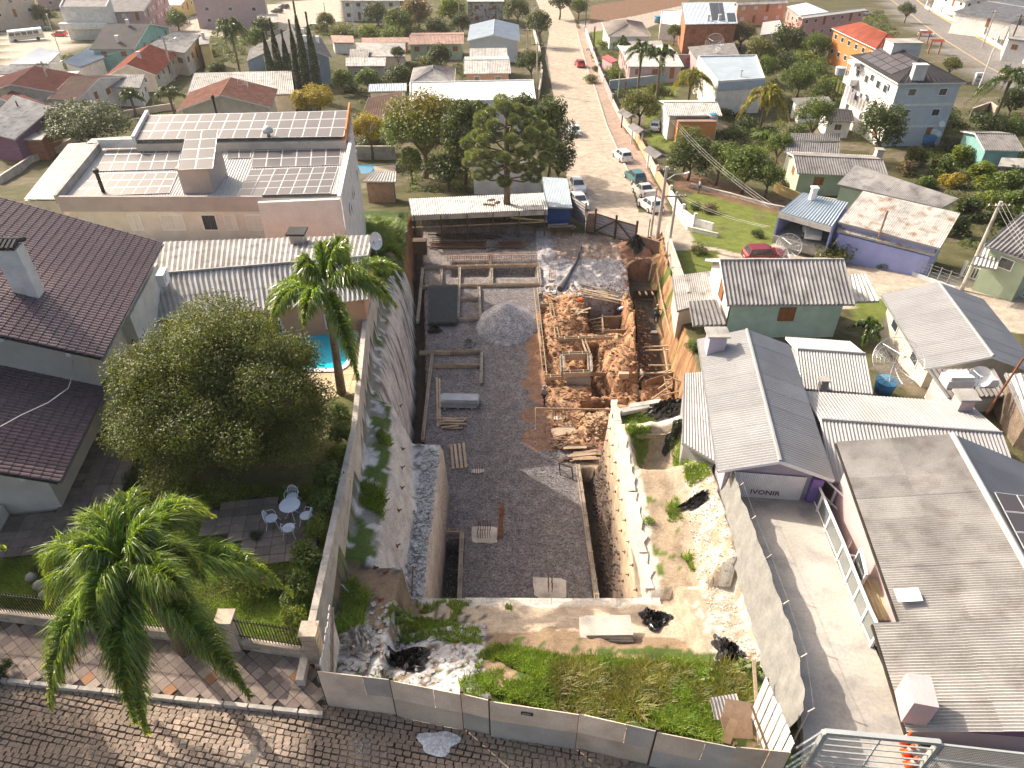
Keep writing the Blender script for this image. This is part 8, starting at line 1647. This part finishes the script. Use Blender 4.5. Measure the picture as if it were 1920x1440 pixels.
tree('yellow green feathery tree nearer the grey wall', 691, 242, 4.2, 31, 'yellow', .85, 5500, 30, .34, .09); tree('yellow feathery tree beside the cypress row', 587, 188, 5.0, 36, 'yellow', .7, 5500, 30, .34, .09); tree('dark undergrowth tree below the yellow trees', 700, 268, 1.5, 30, 'dark', .5, 2500)
for px, py, r, m_, hc, lab in ((1295, 295, 42, 'dark', 3.0, 'dense orange tree nearest the street wall'), (1398, 318, 44, 'mid', 3.0, 'broad orange tree behind the gardener'), (1350, 300, 34, 'mid', 3.2, 'orange tree between its two broad neighbours'), (1442, 330, 30, 'mid', 2.6, 'orange tree beside the pink washing'), (1290, 262, 26, 'olive', 4.2, 'pale grey green tree above the orange trees'), (1200, 200, 32, 'olive', 3.0, 'bushy tree in the street side garden'), (1230, 175, 20, 'olive', 3.2, 'sparse tree behind the twin palms'), (1655, 240, 46, 'dark', 4.5, 'large dark leafy tree at the foot of the white building'), (1530, 215, 32, 'mid', 5.0, 'thin feathery tree left of the white building'), (1478, 80, 34, 'dark', 3.0, 'leafy tree below the pink house'), (1530, 88, 26, 'mid', 3.0, 'bright leafy tree below the pink terrace'), (1500, 150, 30, 'mid', 3.0, 'tree beside the tank tower'), (1552, 168, 26, 'mid', 2.2, 'low tree under the orange house'), (1702, 20, 15, 'dark', 3.2, 'small street tree beside the top road'), (1390, 68, 26, 'dry', 3.0, 'leafless greyish tree right of the brick house'), (1425, 95, 26, 'olive', 3.0, 'bushy tree behind the modern house'), (1430, 130, 26, 'mid', 2.5, 'green tree at the corner of the modern house'), (995, 118, 24, 'dark', 3.5, 'roadside tree left of the far street'), (1085, 15, 18, 'mid', 3.0, 'small bright tree at the junction'), (970, 20, 24, 'dark', 4.0, 'dark tree by the weathered white house'), (1460, 275, 26, 'mid', 2.6, 'leafy tree behind the brown striped roof')):
    tree(lab, px, py, hc, r, m_, .85, 4200, 30, .32, .095)
for px, py, r, m_, hc, lab in ((1580, 40, 20, 'mid', 3, 'leafy tree at the edge of the pink house yard'), (1010, 45, 24, 'dark', 5, 'dark tree shading the top of the far street'), (1050, 2, 22, 'dark', 5, 'big dark tree where the far street leaves the view'), (930, 8, 20, 'mid', 4, 'bushy tree behind the weathered white house'), (610, 40, 16, 'olive', 3, 'pale bush tree in the open yard'), (270, 118, 16, 'mid', 3, 'yard tree behind the patched corrugated roof'), (405, 130, 18, 'dark', 3, 'dark tree behind the striped corrugated roof'), (640, 150, 20, 'mid', 2.5, 'tree at the end wall of the blue grey house'), (1265, 60, 14, 'mid', 3, 'tree beside the brick house corner'), (1680, 160, 16, 'dark', 4, 'tree between orange house and white building'), (1785, 120, 16, 'olive', 3, 'small tree on the verge behind the white building'), (1900, 190, 26, 'dark', 3, 'dark tree under the right edge palm'), (845, 22, 26, 'lime', 3.8, 'bright lime bamboo like tree at top centre'), (782, 25, 30, 'dry', 4.0, 'bare brownish tree at top centre'), (745, 42, 26, 'mid', 3.0, 'leafy tree at the middle of the vacant lot'), (706, 28, 22, 'dark', 3.0, 'dark tree against the white top house'), (866, 42, 18, 'dark', 3.0, 'dark tree beneath the lime tree'), (818, 50, 20, 'dark', 2.4, 'dark bush tree at the lot hedge'), (745, 98, 13, 'dark', 4.0, 'narrow dark tree among the grey roofs'), (825, 105, 22, 'dark', 2.2, 'round tree before the green house'), (745, 145, 28, 'dark', 2.0, 'dark shrubs of the clothesline garden'), (690, 150, 22, 'mid', 2.0, 'green shrub tree left of the washing'), (77, 28, 18, 'dark', 3.0, 'cycad like tree in the top left yard'), (330, 38, 20, 'mid', 2.6, 'small green trees under the yellow house'), (475, 70, 22, 'mid', 3.0, 'leafy tree between the far palm and cypresses'), (495, 48, 20, 'dark', 3.2, 'palm like dark tree behind the cypress tops')):
    tree(lab, px, py, hc, r, m_, .85, 3500, 26, .34, .11)
k = 0
shl = [(1805, 300, 26, 'lime'), (1840, 330, 36, 'lime'), (1878, 350, 34, 'mid'), (1905, 380, 30, 'mid'), (1760, 318, 28, 'mid'), (1720, 300, 24, 'olive'), (1790, 340, 24, 'yellow'), (1850, 375, 26, 'lime'), (1815, 400, 30, 'dark'), (1790, 430, 26, 'dark'), (1880, 410, 24, 'dark'), (1740, 345, 22, 'mid'), (1700, 318, 20, 'dry'), (1870, 300, 24, 'mid'), (1900, 330, 22, 'dark'), (1835, 295, 20, 'dark')]
pl_ = ['highest', 'upper', 'leftmost', 'sunlit', 'broad', 'ragged', 'yellowest', 'lowest', 'shaded', 'dark corner', 'rightmost', 'middle', 'dry', 'overhanging', 'far right', 'narrow']
for i, (px, py, r, m_) in enumerate(shl): shrub('the %s bush of the thicket right of the silver roofs' % pl_[i], px, py, r, m_, .8, 2000, group='bushes of the right hand thicket')
nm = [(1500, 250, 24, 'mid', 'bush in the gully left of the white building'), (1440, 250, 22, 'dark', 'banana like bush right of the palm'), (1415, 290, 20, 'lime', 'light bush above the orange trees'), (1530, 130, 22, 'mid', 'bush under the tank tower'), (1470, 120, 28, 'dark', 'dark bush mass below the pink house'), (1505, 112, 20, 'lime', 'bright bush by the orange wall'), (1790, 275, 20, 'dark', 'bush between blue tank and teal shed'), (1770, 225, 26, 'dark', 'shady bush beside the white building steps'), (1850, 235, 30, 'dark', 'dark shrubs under the road wall'), (1905, 240, 24, 'mid', 'shrubs above the teal shed'), (1150, 138, 16, 'lime', 'round bright topiary by the grey wall'), (1108, 150, 14, 'olive', 'roadside bush on the pavement edge'), (1118, 130, 9, 'dark', 'upper small bush on the pavement'), (1170, 175, 14, 'dark', 'dark low bush beneath the twin palms'), (1130, 85, 12, 'mid', 'bush beside the pink portal'), (1250, 175, 12, 'dark', 'bush at the palm bases'), (1330, 392, 17, 'dry', 'round brown leafless shrub on the lawn'), (1305, 388, 12, 'dark', 'green shrub left of the brown shrub'), (1420, 440, 12, 'dark', 'spiky agave plant beside the driveway lawn'), (1310, 470, 16, 'olive', 'pale willow bush by the side street'), (1570, 478, 30, 'olive', 'sprawling bush between mint house and violet house'), (1655, 500, 11, 'mid', 'spiky plant on the violet house lawn'), (1298, 650, 14, 'mid', 'weedy bush on the orange bank top'), (1690, 600, 12, 'mid', 'garden shrub beyond the mint house'), (600, 55, 16, 'olive', 'hedge plant at the vacant lot corner'), (640, 62, 22, 'olive', 'olive hedge left in the vacant lot'), (690, 62, 22, 'lime', 'yellow green hedge middle of the vacant lot'), (735, 68, 22, 'mid', 'hedge right in the vacant lot'), (775, 62, 20, 'olive', 'hedge by the green house'), (900, 60, 10, 'mid', 'bush by the weathered white house'), (150, 130, 14, 'olive', 'bush beside the bluish sheet roof'), (125, 122, 12, 'olive', 'pale bush near the lamp post'), (290, 150, 12, 'dark', 'round hedge by the small palms'), (100, 30, 9, 'mid', 'round bush in the top left yard'), (395, 100, 16, 'olive', 'flowering bush below the tall palm'), (800, 118, 18, 'olive', 'bush right of the narrow tree'), (1000, 165, 12, 'dark', 'bush under the roadside tree'), (768, 148, 14, 'dry', 'dry plant beside the hip roof'), (655, 165, 18, 'dark', 'dark plants beside the blue grey house'), (720, 165, 20, 'dark', 'tangled plants before the bluish ribbed roof'), (1600, 380, 12, 'dark', 'bush by the yellow wall'), (1470, 345, 10, 'dry', 'dry plants by the porch'), (1360, 215, 16, 'dark', 'garden bush right of the orange box house'), (1400, 232, 20, 'dark', 'garden bushes behind the banana plants'), (1380, 250, 16, 'mid', 'low bush in the vegetable patch'), (1520, 300, 9, 'mid', 'plant by the striped roof corner')]
for px, py, r, m_, lab in nm: shrub(lab, px, py, r, m_)
# araucaria
def araucaria():
    c = PH(950, 250, 9.0); b = Vector((c.x, c.y, SZat(c.x, c.y))); t = thing('araucaria', 'araucaria pine with tufted candelabra branches above the white shed', 'tree', b); MB().tube([b, b + Vector((0, 0, 11.2))], [.4, .2], 10).build('trunk', BARK, t, True)
    me = []
    for _ in range(3):
        n = 1500; nn = unit(n); Pt = nn * RG.uniform(.25, 1, (n, 1)) ** .4; u = np.cross(nn, unit(n)); u /= np.linalg.norm(u, axis=1, keepdims=True); Pe = Pt + nn * .32; V = np.stack([Pt - u * .035, Pt + u * .035, Pe + u * .02, Pe - u * .02], 1).reshape(-1, 3); me.append(npmesh('tuft', V, np.arange(4 * n).reshape(n, 4), LM['arau'], np.repeat(RG.uniform(.5, 1.6, (n, 1)), 4, 0) * np.ones((1, 3))))
    mb = MB(); k = 0
    for lay, (z, rad, cnt) in enumerate(((11.4, .9, 3), (10.6, 2.3, 7), (9.5, 3.4, 9), (8.1, 4.0, 10), (6.7, 4.0, 9), (5.4, 3.4, 6))):
        for i in range(cnt):
            an = 6.283 * i / cnt + lay * .7 + random.uniform(-.15, .15); r_ = rad * random.uniform(.82, 1.08); e = b + Vector((math.cos(an) * r_, math.sin(an) * r_, z + random.uniform(-.3, .4))); s_ = b + Vector((0, 0, z - 1.0)); mb.tube([s_, s_.lerp(e, .6) - Vector((0, 0, .35)), e], [.09, .07, .04], 5)
            for f in ((1, .8), (.66, .5)) if rad > 3.2 else ((1, .75),):
                o = bpy.data.objects.new('tuft', random.choice(me)); COL.objects.link(o); o.parent = t; o.location = s_.lerp(e, f[0]) - b + Vector((0, 0, .1)); s = f[1] * random.uniform(.85, 1.15); s *= .8; o.scale = (s, s, s * .75); o.rotation_euler = (0, 0, random.uniform(0, 6)); k += 1
    tag(mb.build('branches', BARK, t, True), kind='stuff')
araucaria()
# cypress row
def cyp():
    n = 5000; z = RG.uniform(0, 1, n); prof = np.sin(np.clip(z * 1.05 + .08, 0, 1) * math.pi) ** .55 * (1 - z * .55); a = RG.uniform(0, 6.283, n); rr_ = prof * RG.uniform(.7, 1.05, n); Pt = np.stack([rr_ * np.cos(a), rr_ * np.sin(a), z], 1); nn = np.stack([np.cos(a), np.sin(a), .8 + 0 * a], 1)
    V, F, c = leaves(np.stack([Pt[:, 0], Pt[:, 1], Pt[:, 2] * 12], 1), nn, .34, .4); me = npmesh('crown', V, F, LM['cyp'], c)
    for i, (bx, by, tx, ty, lab) in enumerate(((507, 132, 495, 56, 'leftmost cypress of the row beside the blue grey house'), (523, 130, 505, 36, 'second cypress from the left in the row'), (540, 131, 530, 56, 'short third cypress from the left in the row'), (561, 156, 538, 38, 'fourth cypress from the left standing nearer'), (575, 160, 546, 4, 'tallest cypress of the row'), (594, 163, 570, 26, 'rightmost cypress of the row'))):
        b = PH(bx + (9 if i < 3 else 6), by + (45 if i < 3 else 28), 0); h = 8.0
        for hh in np.arange(4, 20, .25):
            v = Vector((b.x, b.y, b.z + hh)) - CAMP; fz = v.y * CS - v.z * SN
            if 720 - (v.y * SN + v.z * CS) / fz * FPX < ty: h = hh; break
        t = thing('cypress', lab, 'cypress tree', b, 'cypress row'); o = bpy.data.objects.new('crown', me); COL.objects.link(o); o.parent = t; o.location = (0, 0, .5); o.scale = (1.0, 1.0, (h - .5) / 12); o.rotation_euler = (0, 0, i * 1.3); MB().tube([b, b + Vector((0, 0, h * .6))], [.2, .08], 6).build('trunk', BARK, t)
cyp()
# hedge plants along the garden side of the left wall, villa garden
for i in range(9):
    y = 14.6 + i * 1.45; x = float(xwl(y)) - .8; tree(['nearest the street', 'second', 'third', 'fourth', 'fifth', 'sixth', 'seventh', 'eighth', 'farthest'][i] + ' hedge clump from the street along the left boundary wall', 0, 700, 0, 0, 'mid' if i % 3 else 'lime', 1.0, 1400, 10, .45, .16, 'hedge', 'hedge', False, 'hedge clumps along the left boundary wall', base=Vector((x, y, T(x, y) + .5)), rx=.62 + .12 * (i % 3))
for px, py, r, m_, lab in ((470, 1085, 40, 'lime', 'sunlit feathery shrub beside the palm on the lawn'), (478, 1005, 13, 'dark', 'small clipped ball shrub left of the terrace'), (560, 1120, 30, 'mid', 'shrub behind the garden railing near the pillar'), (530, 1090, 26, 'dark', 'dark shrub in the shade of the lawn'), (10, 935, 11, 'mid', 'small round plant in the villa planter'), (75, 1068, 14, 'dark', 'low shrub beside the rocks at lower left'), (340, 1040, 20, 'dark', 'dark plants under the large palm'), (600, 1075, 18, 'mid', 'leafy clump at the end of the terrace'), (255, 895, 22, 'dark', 'dark plants in the bed by the villa path'), (270, 930, 16, 'dark', 'low plants at the path corner')):
    shrub(lab, px, py, r, m_, size=.1, n=2200)
tree('dark ball of ivy shrub with stones beside the pavement', 0, 700, 0, 0, 'dark', .8, 1500, 10, .45, .16, 'shrub', 'shrub', False, base=P(10, 1250, 11.0), rx=.32)
for px, py in ((340, 938), (352, 945), (75, 1100), (60, 1085), (85, 1118), (250, 940)):
    c = PS(px, py); r_ = random.uniform(.2, .32); b = MB(); b.lathe(c, [(r_ * .8, -.05), (r_, .08), (r_ * .75, .2), (r_ * .2, .27)], 8); k += 1; tag(b.build('garden_rock', CONC, None, True), {(340, 938): 'garden rock at the left end of the path bed', (352, 945): 'garden rock beside the path under the round tree', (75, 1100): 'middle rock in the lawn left of the large palm', (60, 1085): 'upper rock in the lawn left of the large palm', (85, 1118): 'lower rock in the lawn left of the large palm', (250, 940): 'rock at the edge of the villa patio'}[(px, py)], 'rock', 'garden rocks')
# weeds, grass, tufts as blades
def blades(name, label, pts, h, w_, m_, lean=.5, col_=None):
    pts = np.array(pts); n = len(pts); a = RG.uniform(0, 6.283, n); d = np.stack([np.cos(a), np.sin(a), 0 * a], 1); s = np.stack([-np.sin(a), np.cos(a), 0 * a], 1) * w_ / 2; hh = (h * RG.uniform(.4, 1.3, n) * (1 + .9 * fbm(pts[:, 0], pts[:, 1], .9, 31)))[:, None]; up = np.array([0, 0, 1.0])
    P1 = pts + up * hh * .6 + d * hh * lean * .35; P2 = pts + up * hh * .85 + d * hh * lean; V = np.stack([pts - s, pts + s, P1 - s * .8, P1 + s * .8, P2 - s * .1, P2 + s * .1], 1).reshape(-1, 3); i6 = np.arange(n)[:, None] * 6; F = np.concatenate([i6 + np.array([[0, 1, 3, 2]]), i6 + np.array([[2, 3, 5, 4]])]); c = np.repeat(RG.uniform(.55, 1.5, (n, 1)) * (1 + RG.random((n, 1)) ** 3 * np.array([[.9, .3, 0]])), 6, 0)
    return tag(link(name, npmesh(name, V, F, LM[m_], c)), label, kind='stuff')
def scatter(n, x0, x1, y0, y1, fn):
    x = RG.uniform(x0, x1, n); y = RG.uniform(y0, y1, n); m = fn(x, y); x, y = x[m], y[m]; j = np.clip(np.searchsorted(gy, y) - 1, 0, ny - 2); i = np.clip(np.searchsorted(gx, x) - 1, 0, nx - 2); a = (x - gx[i]) / (gx[i + 1] - gx[i]); b = (y - gy[j]) / (gy[j + 1] - gy[j])
    z = (Z[j, i] * (1 - a) + Z[j, i + 1] * a) * (1 - b) + (Z[j + 1, i] * (1 - a) + Z[j + 1, i + 1] * a) * b; return np.stack([x, y, z], 1)
inl = lambda x, y: (x > xwl(y) + .2) & (x < xrb(y) - .3) & (y > 12.2 - .19 * (x + 6))
fpoly = [tuple(PS(a, b)[:2]) for a, b in ((905, 1225), (930, 1210), (1080, 1238), (1200, 1238), (1300, 1245), (1335, 1262), (1400, 1250), (1420, 1300), (1350, 1400), (1090, 1345), (920, 1305), (890, 1270), (1010, 1275))]
fpoly2 = [tuple(PS(a, b)[:2]) for a, b in ((720, 1160), (760, 1150), (830, 1165), (900, 1180), (905, 1210), (800, 1200), (740, 1195))]
blades('tall_grass', 'thick sunlit grass on the front bank', scatter(150000, -3, 8.5, 9.5, 18, lambda x, y: inl(x, y) & inpoly(x, y, fpoly) & (fbm(x, y, .9, 21) > -.45 + .4 * (y < 12.4))), .34, .024, 'grass')
blades('weeds', 'yellowish weeds along the hoarding', scatter(26000, 1.5, 8.5, 9.5, 14, lambda x, y: inl(x, y) & inpoly(x, y, fpoly) & (fbm(x, y, 1.1, 22) > .0)), .45, .04, 'weed', .8)
blades('grass', 'short grass left on the bank', scatter(50000, -6.6, 0, 12, 19, lambda x, y: inl(x, y) & ((inpoly(x, y, fpoly2) | (fbm(x, y, .8, 23) > .35)))), .2, .02, 'grass')
blades('slope_weeds', 'weeds on the shelf under the left wall', scatter(60000, -9, -5, 15, 36, lambda x, y: (x > xwl(y) + .25) & (x < xwl(y) + 1.25) & (fbm(x, y, .5, 24) > .16)), .38, .03, 'grass', .9)
blades('bench_weeds', 'weeds on the right bench', scatter(40000, 6.4, 10.5, 19, 33, lambda x, y: inl(x, y) & (((fbm(x, y, .8, 25) > .22) & (x < 8.3)) | ((x > 8.9) & (y > 25) & (y < 30) & (fbm(x, y, .8, 26) > -.1)))), .26, .025, 'grass', .8)
blades('garden_grass', 'villa lawn grass', scatter(120000, -20, -7.5, 13.8, 22, lambda x, y: (x < xwl(y) - .5) & ~inpoly(x, y, W2([(100, 965), (195, 800), (250, 845), (212, 960), (190, 1005), (60, 1040), (-60, 1045), (-60, 965)], 10.36)) & ~inpoly(x, y, W2([(385, 955), (480, 930), (612, 950), (588, 1048), (478, 1054), (432, 1010), (385, 1000)], 10.33))), .09, .014, 'grass')
blades('back_weeds', 'rank grass between the solar block and the pit', scatter(70000, -16, -9.5, 44, 66, lambda x, y: (x < xwl(y) + .8) & (x > np.interp(y, [44, 66], [-11.5, -15])) & (fbm(x, y, .5, 27) > -.2)), .5, .05, 'grass', .8)
blades('bank_tufts', 'weeds on the orange bank', scatter(9000, 11, 15, 36, 60, lambda x, y: (x > xrb(y) - .9) & (x < xrb(y) + .3) & (fbm(x, y, .5, 28) > .25)), .4, .05, 'grass', .8)
blades('street_weeds', 'moss and weeds at the foot of the hoarding', scatter(16000, -12, 3, 9.5, 13, lambda x, y: (y < 12.0 - .19 * (x + 6) - .1) & (y > 11.2 - .19 * (x + 6)) & (fbm(x, y, 1.2, 29) > 0)), .07, .014, 'grass')
def leafy(label, px, py, n, L, z=None):
    c = PS(px, py); t = thing('leafy_plant', label, 'plant', c)
    for i in range(n):
        a = i * 2.4; el = .3 + .7 * random.random(); d = Vector((math.cos(a), math.sin(a), 0)); s = Vector((-d.y, d.x, 0)); l = L * random.uniform(.7, 1.1); b = c + Vector((random.uniform(-.35, .35), random.uniform(-.2, .2), .1))
        p1 = b + d * l * .45 + Vector((0, 0, l * el)); p2 = b + d * l + Vector((0, 0, l * el * .6)); me = npmesh('leaf', np.array([b, p1 - s * l * .16, p1 + s * l * .16, p2]), np.array([[0, 1, 3, 2]]), LM['mid'], np.ones((4, 3)) * random.uniform(1, 1.6)); link('leaf', me, t)
leafy('broad leaved green plants above the rubble on the front bank', 745, 1165, 60, .5); leafy('broad leaved plant at the right end of the thick grass', 1400, 1265, 45, .45); leafy('pale leaved weed clump in the thick grass', 1330, 1280, 40, .35); leafy('low leafy weed beside the hoarding gate', 668, 1160, 25, .3)
leafy('banana like plant in the garden behind the orange trees', 1430, 265, 40, 2.0)

def undergrowth(name, label, m_, n, polys, s0):
    Vs = []; Fs = []; Cs = []; k = 0
    for pl in polys:
        w = G2(pl); x0, x1 = min(p[0] for p in w), max(p[0] for p in w); y0, y1 = min(p[1] for p in w), max(p[1] for p in w); A = abs(sum(w[i][0] * w[(i + 1) % len(w)][1] - w[(i + 1) % len(w)][0] * w[i][1] for i in range(len(w)))) / 2
        m = int(n * (x1 - x0) * (y1 - y0)); x = RG.uniform(x0, x1, m); y = RG.uniform(y0, y1, m); ok = inpoly(x, y, w); x, y = x[ok], y[ok]
        for a, b in zip(x, y):
            r = s0 * RG.uniform(.5, 1.5); q = 70; nn = unit(q); nn[:, 2] = abs(nn[:, 2]); Pt = np.array([a, b, T(a, b)]) + nn * r * np.array([1, 1, .8]) * RG.uniform(.6, 1.1, (q, 1)); V, F, c = leaves(Pt, nn, r * .32, .55); Vs.append(V); Fs.append(F + k); Cs.append(c * RG.uniform(.6, 1.3)); k += len(V)
    tag(link(name, npmesh(name, np.concatenate(Vs), np.concatenate(Fs), LM[m_], np.concatenate(Cs))), label, kind='stuff')
UP = [[(395, 60), (470, 60), (465, 120), (400, 125)], [(150, 205), (300, 215), (330, 225), (200, 240)], [(1560, 60), (1650, 20), (1680, 60), (1700, 100), (1610, 120)], [(1100, 90), (1170, 95), (1160, 160), (1130, 150)], [(740, 120), (880, 118), (880, 156), (740, 150)], [(1250, 255), (1440, 240), (1460, 345), (1290, 330)], [(1440, 70), (1570, 100), (1590, 190), (1480, 240), (1440, 150)], [(1690, 290), (1930, 270), (1930, 430), (1810, 470)], [(1350, 200), (1480, 235), (1480, 285), (1360, 260)], [(1740, 200), (1920, 215), (1920, 300), (1700, 300)], [(590, 50), (770, 50), (770, 72), (600, 68)], [(660, 130), (770, 130), (770, 215), (660, 225)], [(745, 290), (885, 290), (885, 365), (765, 372)], [(1200, 180), (1275, 190), (1240, 270), (1215, 265)], [(120, 105), (250, 115), (240, 135), (120, 130)], [(820, 40), (870, 40), (870, 60), (820, 60)], [(60, 275), (120, 260), (60, 300), (0, 330)]]
undergrowth('undergrowth', 'dark garden plants filling the yards', 'dark', .16, UP, .75); undergrowth('undergrowth', 'bright garden plants filling the yards', 'mid', .13, UP, .7); undergrowth('undergrowth', 'dry and yellow weeds in the yards', 'weed', .07, UP, .6)

tree('broad street tree in the villa front yard just left of the view', 0, 700, 0, 0, 'mid', .8, 9000, 50, .3, .06, base=Vector((-23.5, 16.5, 17.0)), rx=3.6); tree('second tree in the villa front yard farther left of the view', 0, 700, 0, 0, 'mid', .8, 9000, 50, .3, .06, base=Vector((-28, 18.5, 17.5)), rx=3.8)
# ---------------------------------------------------------------- air
def haze():
    m = bpy.data.materials.new('haze_air'); m.use_nodes = True; n = m.node_tree.nodes; n.remove(n['Principled BSDF']); v = n.new('ShaderNodeVolumePrincipled'); v.inputs['Density'].default_value = HAZE; v.inputs['Color'].default_value = (1, .97, .93, 1); v.inputs['Anisotropy'].default_value = .3
    m.node_tree.links.new(v.outputs[0], n['Material Output'].inputs['Volume']); m.cycles.homogeneous_volume = True
    tag(MB().box((0, 400, -3), (1600, 1400, 78)).build('haze', m), kind='stuff')
HAZE = .00016
haze()
